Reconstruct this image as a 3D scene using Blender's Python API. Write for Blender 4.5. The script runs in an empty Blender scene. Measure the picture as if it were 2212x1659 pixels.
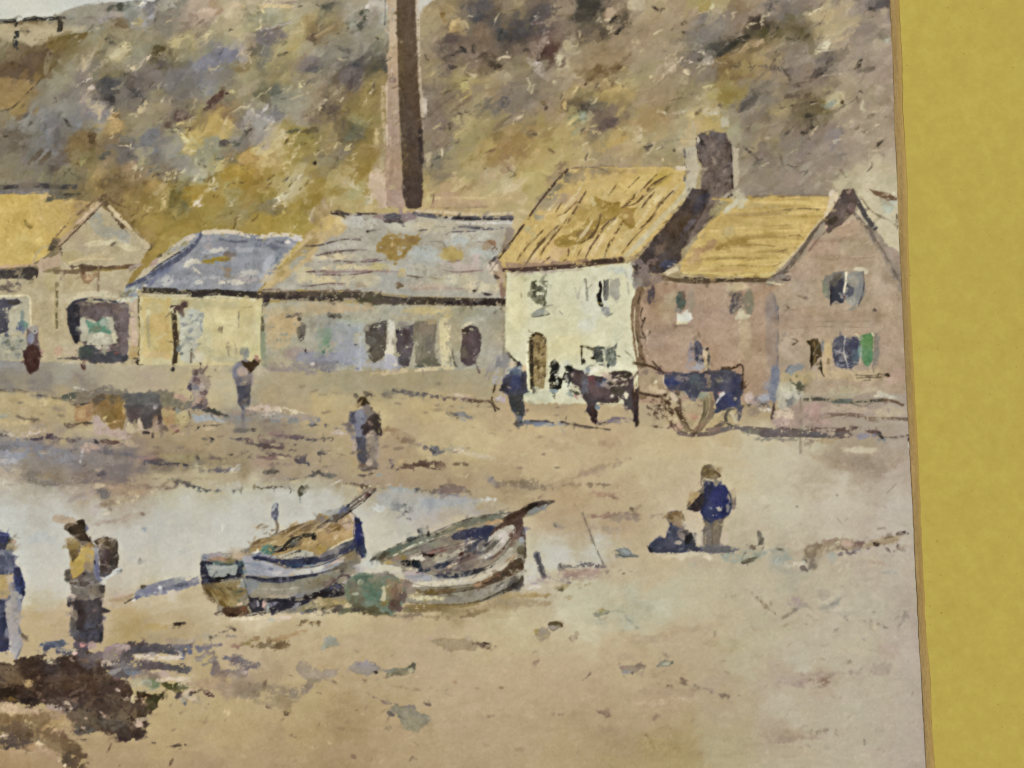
import math, random
import numpy as np

# ---------------------------------------------------------------------------
# A framed watercolour seen close up: the painted sheet lies flat, its gold
# mount lies on it along the right.  Every mark is a brush stroke laid on the
# sheet's own plane (units of the sheet: 1/4032 of 181 mm), mixed into pigment
# per vertex; each painted motif is then a mesh patch of that sheet.
# ---------------------------------------------------------------------------
K = 0.30                       # grid points per sheet unit
X0, X1, Y0, Y1 = -24, 3712, -24, 3048
W = int((X1 - X0) * K); H = int((Y1 - Y0) * K)
rng = np.random.default_rng(7)
random.seed(7)
C = np.zeros((H, W, 3), np.float32)
ID = np.zeros((H, W), np.int16)
YY, XX = np.mgrid[0:H, 0:W].astype(np.float32)

def lattice(cx, cy, seed):
    r = np.random.default_rng(seed)
    ny, nx = int(H / cy) + 3, int(W / cx) + 3
    L = r.standard_normal((ny, nx)).astype(np.float32)
    gy, gx = np.arange(H) / cy, np.arange(W) / cx
    iy, ix = gy.astype(int), gx.astype(int)
    fy, fx = (gy - iy).astype(np.float32), (gx - ix).astype(np.float32)
    fy, fx = fy * fy * (3 - 2 * fy), fx * fx * (3 - 2 * fx)
    A = L[iy] * (1 - fy[:, None]) + L[iy + 1] * fy[:, None]
    return A[:, ix] * (1 - fx) + A[:, ix + 1] * fx

def fbm(c, seed, octv=3, asp=1.0, gain=0.55):
    out = 0; a = 1.0
    for k in range(octv):
        out = out + a * lattice(max(1.0, c * asp / 2 ** k), max(1.0, c / 2 ** k), seed + 31 * k); a *= gain
    return out / out.std()

def blur(a, r):
    for _ in range(2):
        for ax in (0, 1):
            n = a.shape[ax]
            p = np.concatenate([np.take(a, [0], ax)] * (r + 1) + [a] + [np.take(a, [n - 1], ax)] * r, ax)
            cs = np.cumsum(p, ax, dtype=np.float64)
            hi = np.take(cs, np.arange(2 * r + 1, 2 * r + 1 + n), ax)
            lo = np.take(cs, np.arange(0, n), ax)
            a = ((hi - lo) / (2 * r + 1)).astype(np.float32)
    return a

def aniso(c, asp, ang, seed):
    """streaky noise along an angle (degrees, up to the right)"""
    a = math.radians(ang); ca, sa = math.cos(a), math.sin(a)
    u = (XX * ca - YY * sa) / (c * asp); v = (XX * sa + YY * ca) / c
    u -= u.min(); v -= v.min()
    r = np.random.default_rng(seed)
    L = r.standard_normal((int(v.max()) + 3, int(u.max()) + 3)).astype(np.float32)
    iu, iv = u.astype(int), v.astype(int); fu, fv = u - iu, v - iv
    fu, fv = fu * fu * (3 - 2 * fu), fv * fv * (3 - 2 * fv)
    o = (L[iv, iu] * (1 - fu) + L[iv, iu + 1] * fu) * (1 - fv) + (L[iv + 1, iu] * (1 - fu) + L[iv + 1, iu + 1] * fu) * fv
    return (o / o.std()).astype(np.float32)

G1 = rng.standard_normal((H, W)).astype(np.float32)
GR = fbm(2.2, 11, 2); GR /= GR.std()                 # paper tooth
N4, N10, N30, N90 = fbm(5, 21), fbm(12, 22), fbm(34, 23), fbm(90, 24)
NE = 0.55 * fbm(4, 41, 2) + 0.6 * fbm(11, 42, 3)      # ragged edges
ST = aniso(3.2, 5, 35, 51); SH = aniso(2.6, 8, 2, 52) # streaks
DXF, DYF = fbm(16, 61, 4), fbm(16, 62, 4)
DRY = 0.55 * GR + 0.75 * fbm(6, 71, 2, 1.6)
DRY = (DRY - DRY.mean()) / DRY.std()

OX = OY = 0.0; SC = 1.0
def T(c, r):
    global OX, OY, SC
    OX, OY, SC = 1008.0 * c, 756.0 * r, 1008 / 2212
def Z(x, y, w=740):
    global OX, OY, SC
    OX, OY, SC = float(x), float(y), w / 2212
def NAT():
    global OX, OY, SC
    OX, OY, SC = 0.0, 0.0, 1.0

def pts(s):
    if isinstance(s, str):
        v = [float(t) for t in s.replace(',', ' ').split()]
        s = list(zip(v[0::2], v[1::2]))
    a = np.array(s, np.float32)
    return (a * SC + np.array([OX - X0, OY - Y0], np.float32)) * K

def smooth(p, n=6):
    if len(p) < 3: return p
    q = np.vstack([2 * p[0] - p[1], p, 2 * p[-1] - p[-2]])
    out = []
    for i in range(1, len(q) - 2):
        for t in np.linspace(0, 1, n, endpoint=False):
            a, b, c, d = q[i - 1], q[i], q[i + 1], q[i + 2]
            out.append(0.5 * (2 * b + (c - a) * t + (2 * a - 5 * b + 4 * c - d) * t * t + (3 * b - a - 3 * c + d) * t ** 3))
    out.append(q[-2]); return np.array(out, np.float32)

def box(p, m):
    x0 = max(0, int(p[:, 0].min() - m)); x1 = min(W, int(p[:, 0].max() + m) + 2)
    y0 = max(0, int(p[:, 1].min() - m)); y1 = min(H, int(p[:, 1].max() + m) + 2)
    return (x0, x1, y0, y1) if x1 > x0 and y1 > y0 else None

def segdist(px, py, a, b):
    d = b - a; L2 = float(d @ d) + 1e-9
    t = np.clip(((px - a[0]) * d[0] + (py - a[1]) * d[1]) / L2, 0, 1)
    return np.hypot(px - a[0] - t * d[0], py - a[1] - t * d[1]), t

PARTS = ['']; TREE = {}
ONE_EACH = {'window', 'doorway', 'shutter', 'window_sill', 'post', 'rail', 'stone', 'basket', 'shaft', 'strake', 'bargeboard', 'corner_post', 'sky'}
def pid(part):
    if part.split('/')[-1] in ONE_EACH:            # each one a patch of its own
        PARTS.append(part); return len(PARTS) - 1
    if part not in TREE:
        TREE[part] = len(PARTS); PARTS.append(part)
    return TREE[part]

def col(c):
    if isinstance(c, str): c = [float(t) for t in c.split()]
    return np.array(c, np.float32) / 255

def lay(bx, sd, c, a, soft, rough, dry, var, edge, part, streak=0.0, grad=None):
    x0, x1, y0, y1 = bx; s = np.s_[y0:y1, x0:x1]
    r = sd + 0.75 * rough * NE[s]
    m = np.clip(r / (2 * max(soft, .95)) + 0.5, 0, 1); m = m * m * (3 - 2 * m)
    al = m * a
    if dry:
        al = al * np.clip((DRY[s] + 1.9 - 2.9 * dry) / 0.9 + 0.5, 0, 1)
    base = col(c)
    cc = np.broadcast_to(base, al.shape + (3,))
    if grad is not None:
        (gx0, gy0, gx1, gy1), c2 = grad
        g = pts([(gx0, gy0), (gx1, gy1)]); d = g[1] - g[0]
        t = np.clip(((XX[s] - g[0, 0]) * d[0] + (YY[s] - g[0, 1]) * d[1]) / float(d @ d) + 0.10 * N10[s], 0, 1)[..., None]
        cc = cc * (1 - t) + col(c2) * t
    v = (0.42 * N10[s] + 0.26 * N4[s] + 0.2 * GR[s]) * var
    if streak: v = v + streak * SH[s]
    if edge: v = v - edge * np.exp(-np.clip(r, 0, None) / 1.6)
    warm = (N30[s] * var * 0.2)
    cc = cc + v[..., None] / 255 + np.stack([warm, 0.2 * warm, -warm], -1) / 255
    C[s] = C[s] * (1 - al[..., None]) + cc * al[..., None]
    if part:
        q = ID[s]; q[sd > 0] = pid(part)

def poly(p, c, a=1.0, soft=0.95, rough=0.9, dry=0, var=9, edge=0, part=None, curve=False, streak=0.0, grad=None):
    p = pts(p)
    if curve: p = smooth(np.vstack([p, p[:1]]), 5)[:-1]
    bx = box(p, 3 + soft + 3 * rough)
    if not bx: return
    x0, x1, y0, y1 = bx; px, py = XX[y0:y1, x0:x1], YY[y0:y1, x0:x1]
    dist = np.full(px.shape, 1e9, np.float32); ins = np.zeros(px.shape, bool)
    n = len(p)
    for i in range(n):
        A, B = p[i], p[(i + 1) % n]
        d, _ = segdist(px, py, A, B); np.minimum(dist, d, out=dist)
        if A[1] != B[1]:
            cr = ((A[1] > py) != (B[1] > py)) & (px < (B[0] - A[0]) * (py - A[1]) / (B[1] - A[1]) + A[0])
            ins ^= cr
    lay(bx, np.where(ins, dist, -dist), c, a, soft, rough, dry, var, edge, part, streak, grad)

def line(p, w, c, a=1.0, soft=0.6, rough=0.5, dry=0, var=8, part=None, taper=0.0, curve=True, streak=0.0):
    p = pts(p)
    if curve: p = smooth(p, 5)
    w = w * SC * K / 2
    bx = box(p, w + 3 + 3 * rough)
    if not bx: return
    x0, x1, y0, y1 = bx; px, py = XX[y0:y1, x0:x1], YY[y0:y1, x0:x1]
    L = np.r_[0, np.cumsum(np.hypot(*(p[1:] - p[:-1]).T))]; tot = L[-1] + 1e-6
    sd = np.full(px.shape, -1e9, np.float32)
    for i in range(len(p) - 1):
        d, t = segdist(px, py, p[i], p[i + 1])
        u = (L[i] + t * (L[i + 1] - L[i])) / tot
        ww = w * (1 - taper * np.abs(2 * u - 1) ** 2) if taper >= 0 else w * (1 + taper * u)
        np.maximum(sd, ww - d, out=sd)
    lay(bx, sd, c, a, soft, rough, dry, var, 0, part, streak)

def blob(x, y, rx, ry, c, ang=0, a=1.0, soft=0.8, rough=1.0, dry=0, var=9, edge=0, part=None):
    q = pts([(x, y)])[0]; rx *= SC * K; ry *= SC * K
    R = max(rx, ry); bx = box(np.array([q]), R + 3 + 3 * rough)
    if not bx: return
    x0, x1, y0, y1 = bx; dx, dy = XX[y0:y1, x0:x1] - q[0], YY[y0:y1, x0:x1] - q[1]
    t = math.radians(ang); u = dx * math.cos(t) - dy * math.sin(t); v = dx * math.sin(t) + dy * math.cos(t)
    k = np.sqrt((u / rx) ** 2 + (v / ry) ** 2)
    soft = max(soft, 0.26 * min(rx, ry))
    lay(bx, (1 - k) * min(rx, ry), c, a, soft, rough, dry, var, edge, part)

def blobs(txt, **kw):
    """x y rx ry angle r g b [alpha]"""
    for ln in txt.strip().splitlines():
        for it in ln.split(';'):
            v = [float(t) for t in it.split()]
            if v: blob(v[0], v[1], v[2], v[3], v[5:8], v[4], **({**kw, 'a': v[8]} if len(v) > 8 else kw))

def flecks(region, n, cols, size, asp=2.0, ang=0, spread=25, a=0.8, dry=0.2, rough=0.5):
    """n small touches of the brush scattered over a rectangle x0 y0 x1 y1"""
    x0, y0, x1, y1 = region
    for _ in range(n):
        s = size * random.uniform(0.5, 1.5)
        blob(random.uniform(x0, x1), random.uniform(y0, y1), s * asp, s, random.choice(cols), ang + random.uniform(-spread, spread), a=a * random.uniform(0.5, 1), soft=0.5, rough=rough, dry=dry, var=6)

def wash(samples, power=4.0, warp=5.0, q=3):
    """pigment spread between wet touches: (x, y, colour) in sheet units -> field"""
    P_ = np.array([(s[0], s[1]) for s in samples], np.float32); Cc = np.array([s[2] for s in samples], np.float32) / 255
    gx = ((XX + warp * DXF)[::q, ::q]); gy = ((YY + warp * DYF)[::q, ::q])
    num = np.zeros(gx.shape + (3,), np.float32); den = np.zeros(gx.shape, np.float32)
    for (x, y), c in zip(P_, Cc):
        d2 = ((gx - (x - X0) * K) ** 2 + (gy - (y - Y0) * K) ** 2) / 900 + 0.02
        w = d2 ** (-power / 2); den += w; num += w[..., None] * c
    f = num / den[..., None]
    f = np.repeat(np.repeat(f, q, 0), q, 1)[:H, :W]
    return blur(f, 2)

def restroke(mask, n, l0, l1, w0, w1, ang, spread, jit, off, a=0.6, grey=0.82):
    """go over the wash again with short touches picked up from its own colours"""
    ys, xs = np.nonzero(mask); src = C.copy()
    for k in rng.integers(0, len(ys), n):
        y, x = int(ys[k]), int(xs[k])
        sy = min(H - 1, max(0, y + int(rng.normal(0, off)))); sx = min(W - 1, max(0, x + int(rng.normal(0, off))))
        if not mask[sy, sx]: sy, sx = y, x
        j = rng.normal(0, jit); c = src[sy, sx] * 255 + j + rng.normal(0, jit * (1 - grey), 3)
        L = rng.uniform(l0, l1); w = rng.uniform(w0, w1); t = math.radians(ang + rng.normal(0, spread))
        R = L + 3; x0, x1, y0, y1 = max(0, int(x - R)), min(W, int(x + R) + 1), max(0, int(y - R)), min(H, int(y + R) + 1)
        dx, dy = XX[y0:y1, x0:x1] - x, YY[y0:y1, x0:x1] - y
        u = dx * math.cos(t) - dy * math.sin(t); v = dx * math.sin(t) + dy * math.cos(t)
        sd = (1 - np.sqrt((u / L) ** 2 + (v / w) ** 2)) * min(L, w)
        s = np.s_[y0:y1, x0:x1]
        m = np.clip((sd + 0.8 * NE[s]) / 1.3 + 0.5, 0, 1) * a * np.clip(0.9 + 0.35 * DRY[s], 0, 1) * mask[s]
        C[s] = C[s] * (1 - m[..., None]) + (np.asarray(c, np.float32) / 255) * m[..., None]
# --------------------------------------------------------------- the washes
def samples(c, r, txt, out):
    for ln in txt.strip().splitlines():
        y, rest = ln.split('|')
        for it in rest.split(';'):
            v = [float(t) for t in it.split()]
            if v: out.append((1008 * c + v[0] * 1008 / 2212, 756 * r + float(y) * 1008 / 2212, v[1:4]))
HILL = []
samples(0, 0, '''
60|1250 150 152 150;1500 130 128 118;1800 170 155 135;2100 195 180 150
130|650 150 145 130;900 138 133 123;1100 128 128 120;1250 160 160 165;1450 118 116 106;1700 195 170 150;1950 200 185 150;2150 130 122 100
220|800 130 125 112;1020 125 110 85;1230 150 142 115;1420 122 116 104;1600 135 122 105;1900 160 152 120;2150 180 172 130
320|900 148 140 112;1050 140 132 104;1250 138 132 112;1450 150 140 112;1600 175 162 120;1800 150 142 115;2000 180 168 125;2180 165 152 135
430|60 125 115 90;300 108 90 62;550 118 106 72;820 140 128 98;1010 192 180 136;1180 150 146 125;1380 100 92 66;1600 165 155 118;1800 128 126 132;2000 126 126 136;2160 130 112 80
560|80 105 85 58;280 95 76 52;430 108 98 68;600 150 142 112;800 125 120 112;950 128 120 88;1150 140 136 120;1380 110 100 84;1600 122 120 118;1780 128 130 142;1980 132 128 112;2150 140 130 98
680|100 98 72 50;260 112 88 60;380 125 118 100;520 150 146 120;720 130 122 112;850 118 108 84;980 92 92 90;1160 118 108 100;1330 110 104 98;1500 122 118 116;1720 118 120 128;1950 124 118 104;2150 158 150 116
800|100 150 120 70;250 130 112 75;400 140 134 118;600 138 134 126;780 150 132 115;930 80 80 82;1050 110 104 100;1180 92 88 88;1320 130 122 100;1500 118 112 106;1680 118 114 110;1850 140 134 110;2050 150 140 112
920|90 150 122 68;300 136 134 126;520 138 136 130;700 136 128 126;850 128 126 132;960 100 96 90;1150 130 122 108;1350 150 138 108;1560 112 104 90;1760 140 132 100;1900 110 84 70;2100 142 134 108
1040|60 130 124 108;250 124 122 118;450 122 122 124;680 122 124 128;860 142 136 120;1000 176 148 96;1250 145 136 108;1420 116 104 88;1590 92 74 66;1760 150 130 80;1920 180 152 88;2130 130 122 112
1150|100 104 96 84;320 112 106 98;400 122 126 134;560 108 104 100;740 126 112 90;980 178 148 88;1150 148 140 112;1350 128 124 114;1500 150 144 116;1680 176 156 92;1880 184 160 92;2100 124 118 110
1260|120 106 96 82;360 120 122 128;520 116 102 78;680 128 104 62;820 106 84 52;980 122 116 110;1120 112 110 112;1300 112 112 116;1480 138 138 130;1640 182 166 108;1830 145 142 116;2050 122 116 106
1380|120 128 124 104;300 112 106 98;480 106 96 90;640 122 98 58;780 130 122 84;940 116 106 86;1080 110 104 98;1250 118 114 112;1500 142 140 132;1720 150 150 124;1850 138 136 116;2040 128 116 92;2170 168 130 55
1500|100 128 118 96;320 132 128 100;520 126 122 92;700 104 94 74;850 166 138 84;1000 128 110 72;1140 158 134 98;1280 150 130 92;1440 116 106 88;1600 138 136 128;1740 172 166 134;1860 160 142 80;2000 172 140 52;2160 160 124 30
1620|150 118 110 95;420 96 94 92;700 118 104 72;850 160 136 86;1000 108 86 52;1180 112 90 52;1330 158 132 68;1520 108 98 58;1700 164 136 58;1880 158 136 62;2050 160 148 92;2180 150 120 48''', HILL)
samples(1, 0, '''
40|150 190 172 140;400 170 160 135;650 122 116 100;850 160 152 135;1050 190 184 172
120|150 168 166 140;350 172 166 132;600 160 150 112;800 155 150 135;950 170 162 150;1080 172 168 158
200|60 148 148 118;250 170 160 112;450 160 140 96;640 140 122 84;820 150 148 138;930 118 114 104;1050 150 148 138;1480 160 144 110;1650 158 136 96;1830 120 110 94;1960 85 78 76;2130 100 88 74
310|100 116 112 112;260 150 138 100;400 172 158 104;540 120 100 70;720 140 132 112;900 138 132 116;1060 148 144 118;1480 152 136 108;1640 116 104 92;1800 108 94 82;1960 120 100 80;2130 84 76 72
420|40 104 104 98;200 162 152 116;340 178 164 106;520 160 156 138;700 130 128 116;900 126 122 108;1060 124 120 106;1480 148 130 102;1640 104 92 82;1800 122 104 88;1960 130 110 88;2120 96 86 76
540|60 118 116 104;200 166 154 100;380 142 126 108;520 112 108 108;680 128 122 112;860 88 86 84;1000 112 106 88;1090 80 78 74;1480 145 128 102;1660 112 98 84;1820 128 108 88;1980 112 96 78;2140 118 108 88
660|80 128 120 92;240 150 138 98;420 132 124 100;580 120 114 96;740 104 96 96;850 88 80 82;980 118 106 72;1060 140 122 80;1480 154 136 104;1700 158 144 104;1860 168 154 98;2000 158 140 100;2150 182 166 128
780|60 112 106 78;160 96 100 92;320 148 144 122;500 160 146 114;680 128 106 74;820 120 104 70;960 142 124 72;1060 150 130 80;1470 120 108 92;1620 124 110 92;1760 172 158 98;1900 146 128 98;2060 156 134 98;2170 140 124 100
900|60 110 104 84;200 146 146 130;380 158 156 136;520 150 136 110;640 100 86 72;800 124 108 66;940 140 122 72;1060 152 132 88;1500 116 104 88;1640 142 126 96;1820 150 136 108;1960 108 104 94;2130 112 106 104
1010|60 150 148 146;190 118 116 118;360 158 150 132;480 118 102 82;620 108 94 70;780 116 100 62;940 130 118 68;1060 154 136 92;1500 122 108 92;1680 142 128 104;1840 168 152 108;2000 150 134 92;2160 140 126 100
1130|70 162 158 152;200 186 172 136;320 150 134 66;450 110 100 66;600 158 140 92;740 108 96 70;860 96 96 78;960 134 116 62;1060 152 136 94;1500 126 110 92;1660 140 126 98;1840 160 146 98;1990 140 128 84;2150 160 134 86
1250|70 158 152 140;190 192 174 128;320 156 136 66;460 150 134 72;600 148 128 88;720 120 112 96;850 142 122 70;960 142 120 62;1050 150 132 92;1500 132 116 94;1640 126 120 104;1800 150 138 98;1980 168 142 84;2150 160 122 66
1370|60 178 150 92;180 180 152 80;320 152 134 64;480 150 134 84;600 134 126 102;740 128 122 98;860 150 130 74;960 140 118 56;1060 164 148 116;1540 118 112 98;1680 142 132 102;1820 162 146 92;2000 158 134 82;2160 148 118 78
1490|60 160 126 48;200 166 144 78;340 172 156 100;480 128 122 104;640 148 134 96;780 158 138 80;920 148 124 58;1050 172 150 116;1540 132 120 96;1700 160 146 102;1850 172 158 112;2010 182 166 130;2160 170 156 116
1600|60 142 116 48;220 178 164 112;340 190 178 140;480 160 134 66;620 150 128 56;780 176 164 124;920 150 128 58;1060 186 166 134;1500 158 142 98;1680 172 156 104;1840 156 134 90;2000 178 162 118;2160 190 178 140''', HILL)
samples(2, 0, '''
60|60 150 134 102;180 110 94 80;300 92 84 78;430 158 138 112;600 70 68 60;760 82 76 66;880 150 130 106;1060 180 166 138;1240 178 160 124;1480 164 142 112;1660 150 138 86;1760 178 164 120;1900 132 112 80;2060 168 150 122;2170 172 152 128
160|100 100 86 78;280 92 84 80;420 130 112 92;580 74 72 64;740 96 86 72;860 140 118 88;960 96 86 70;1080 170 148 116;1280 160 138 108;1480 158 138 108;1640 140 128 114;1780 128 120 108;1960 152 130 108;2100 84 70 60
280|80 76 74 76;240 90 80 80;400 124 104 88;520 126 112 92;680 96 86 72;800 92 82 64;880 158 136 104;1060 162 142 110;1280 160 142 112;1480 146 132 108;1620 124 118 112;1780 132 124 112;1960 150 132 112;2080 84 76 60;2170 90 84 56
390|60 96 82 76;160 110 90 76;300 112 82 66;440 150 138 118;560 150 134 100;720 150 130 98;900 162 140 106;1100 164 142 110;1300 162 142 112;1480 140 126 104;1600 112 106 92;1720 100 96 86;1860 62 60 52;1980 92 86 58;2120 150 128 90
500|80 140 128 96;260 100 78 64;400 186 174 142;520 150 132 102;700 160 138 102;860 150 126 86;1000 158 138 108;1200 160 144 116;1400 160 146 118;1560 122 112 98;1680 150 140 128;1820 124 102 62;1980 138 116 70;2150 160 138 92
600|80 138 126 98;240 124 112 94;400 188 176 144;520 158 136 104;660 130 106 70;800 106 84 48;900 120 100 66;1020 158 146 116;1200 158 144 118;1400 160 142 114;1560 132 120 102;1700 122 110 92;1860 120 98 58;2020 150 130 86;2160 164 144 112
700|60 126 118 100;240 132 122 104;400 178 164 130;560 160 138 108;700 142 118 82;850 128 108 76;960 176 162 114;1120 160 148 110;1280 162 142 112;1480 158 142 112;1660 150 140 112;1840 146 132 86;2020 150 132 96;2160 128 114 100
800|60 112 108 108;200 128 118 100;380 156 136 106;540 172 148 94;680 138 128 92;820 176 152 92;960 172 148 92;1140 158 140 106;1320 160 138 104;1480 134 122 92;1640 164 152 116;1800 148 136 76;1960 144 130 94;2120 112 106 98
900|60 124 112 98;260 148 126 104;420 140 120 90;540 96 84 64;640 108 102 92;780 122 114 86;900 150 132 90;1060 150 132 98;1240 158 136 100;1400 142 130 96;1540 172 160 126;1700 178 166 130;1840 134 120 72;1980 126 118 104;2140 116 108 98
1000|80 138 122 96;280 150 130 98;440 166 144 94;560 130 136 104;700 108 96 82;840 124 108 88;960 138 124 98;1120 160 136 88;1300 158 134 88;1460 176 162 126;1600 184 166 116;1720 176 154 88;1860 166 156 128;2000 124 114 100;2150 130 116 98
1090|80 140 124 88;260 162 142 92;420 168 148 96;600 150 132 94;720 112 96 80;850 112 94 78;980 158 136 92;1140 170 144 92;1320 160 144 106;1480 166 156 124;1620 186 162 100;1760 172 152 92;1880 160 152 124;2040 120 112 98;2160 134 118 98
1200|70 160 128 66;240 168 142 84;420 172 150 96;600 166 148 98;760 150 136 98;900 178 152 90;1080 186 170 128;1220 160 148 116;1380 156 148 116;1530 184 170 136;1980 138 128 110;2130 150 134 104
1310|70 150 120 66;240 176 150 90;440 176 158 100;640 172 152 110;820 164 146 108;1000 170 150 104;1180 160 146 110;1380 158 146 112;1980 144 132 112;2120 128 114 98
1420|70 172 150 92;240 178 158 100;440 184 164 112;640 174 154 112;800 158 140 108;980 164 144 112;1160 168 150 114;1360 160 144 104;1990 148 136 116;2130 122 110 98
1540|70 188 172 114;240 188 170 100;460 150 130 96;640 160 140 110;840 176 150 92;1040 172 148 86;1990 150 138 120;2150 140 128 112''', HILL)
samples(3, 0, '''
60|60 122 112 104;200 122 112 104;360 142 128 114;520 160 146 124;680 168 152 128;820 140 128 116;940 98 92 94;1020 110 100 96
160|80 112 104 98;240 128 116 98;400 178 162 124;560 174 158 118;720 170 154 122;880 158 146 126;1000 168 150 132
260|60 100 90 70;200 98 88 60;320 106 96 74;440 160 144 108;600 166 150 112;760 140 126 114;900 128 116 106;1010 150 136 118
360|60 150 134 106;200 128 118 98;360 138 126 110;480 200 190 158;620 170 152 124;780 142 128 114;920 154 142 124;1020 168 152 134
480|60 150 130 104;200 128 118 106;360 148 134 116;480 108 100 94;620 146 132 116;780 150 136 120;920 160 146 126;1030 168 148 130
600|80 118 108 98;240 128 114 104;400 140 120 104;520 118 108 98;660 152 136 118;820 156 142 124;960 164 146 128
720|80 120 110 98;240 124 108 94;400 134 118 98;540 146 130 104;660 170 154 126;820 158 140 120;980 160 142 120
840|80 138 124 98;240 112 98 74;360 100 86 58;480 120 106 70;580 186 174 136;720 164 146 120;880 160 146 122;1030 162 144 120
960|70 160 144 106;240 122 108 80;360 88 80 60;480 116 106 80;620 162 146 120;800 158 142 120;980 164 148 124
1080|60 150 134 106;220 126 112 94;360 118 104 86;500 148 132 112;680 162 146 124;860 160 144 122;1040 162 146 124
1200|60 146 134 104;220 124 112 102;380 124 110 100;540 128 116 112;700 160 142 122;880 160 144 122;1050 166 148 126
1320|60 140 128 106;240 132 120 110;420 144 128 114;600 140 126 112;760 156 140 120;940 158 144 124;1060 166 150 132
1440|60 138 124 106;240 138 126 110;420 148 134 118;600 146 134 114;760 184 172 142;920 194 184 154;1060 190 178 148
1580|60 142 128 110;260 140 128 114;460 152 138 118;640 188 178 148;850 196 186 158;1050 192 184 156''', HILL)
samples(0, 1, '''
60|950 130 108 70;1150 150 126 70;1350 140 116 60;1480 150 132 70;1600 110 104 70;1760 172 140 50;1900 168 140 60;2080 160 148 95
160|1100 136 112 62;1300 158 134 68;1450 136 120 66;1600 150 130 62;1800 156 138 62;2000 150 136 84;2150 142 130 96
260|1150 138 114 60;1350 160 134 58;1550 158 132 56;1750 150 130 60;1950 152 138 82;2150 146 132 84
400|1250 140 116 58;1400 162 138 60;1550 156 134 62;1700 158 136 66;2000 160 136 54;2180 160 134 52''', HILL)
samples(1, 1, '''
60|100 150 132 62;300 190 178 138;480 146 124 54;700 176 160 108;900 172 158 108;1500 182 158 108;1700 178 150 104;1900 186 164 116;2150 188 166 122
140|60 132 118 70;220 140 122 72;420 164 138 56;560 158 134 88;760 180 164 112;940 178 160 112;1500 188 164 116;1800 176 156 116;2150 186 170 126
260|100 162 134 48;300 162 140 54;450 172 148 66
340|100 160 136 54;300 164 142 58''', HILL)
GND = []
def gs(txt):
    for ln in txt.strip().splitlines():
        y, rest = ln.split('|')
        for it in rest.split(';'):
            v = [float(t) for t in it.split()]
            if v: GND.append((v[0], float(y), v[1:4]))
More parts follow.
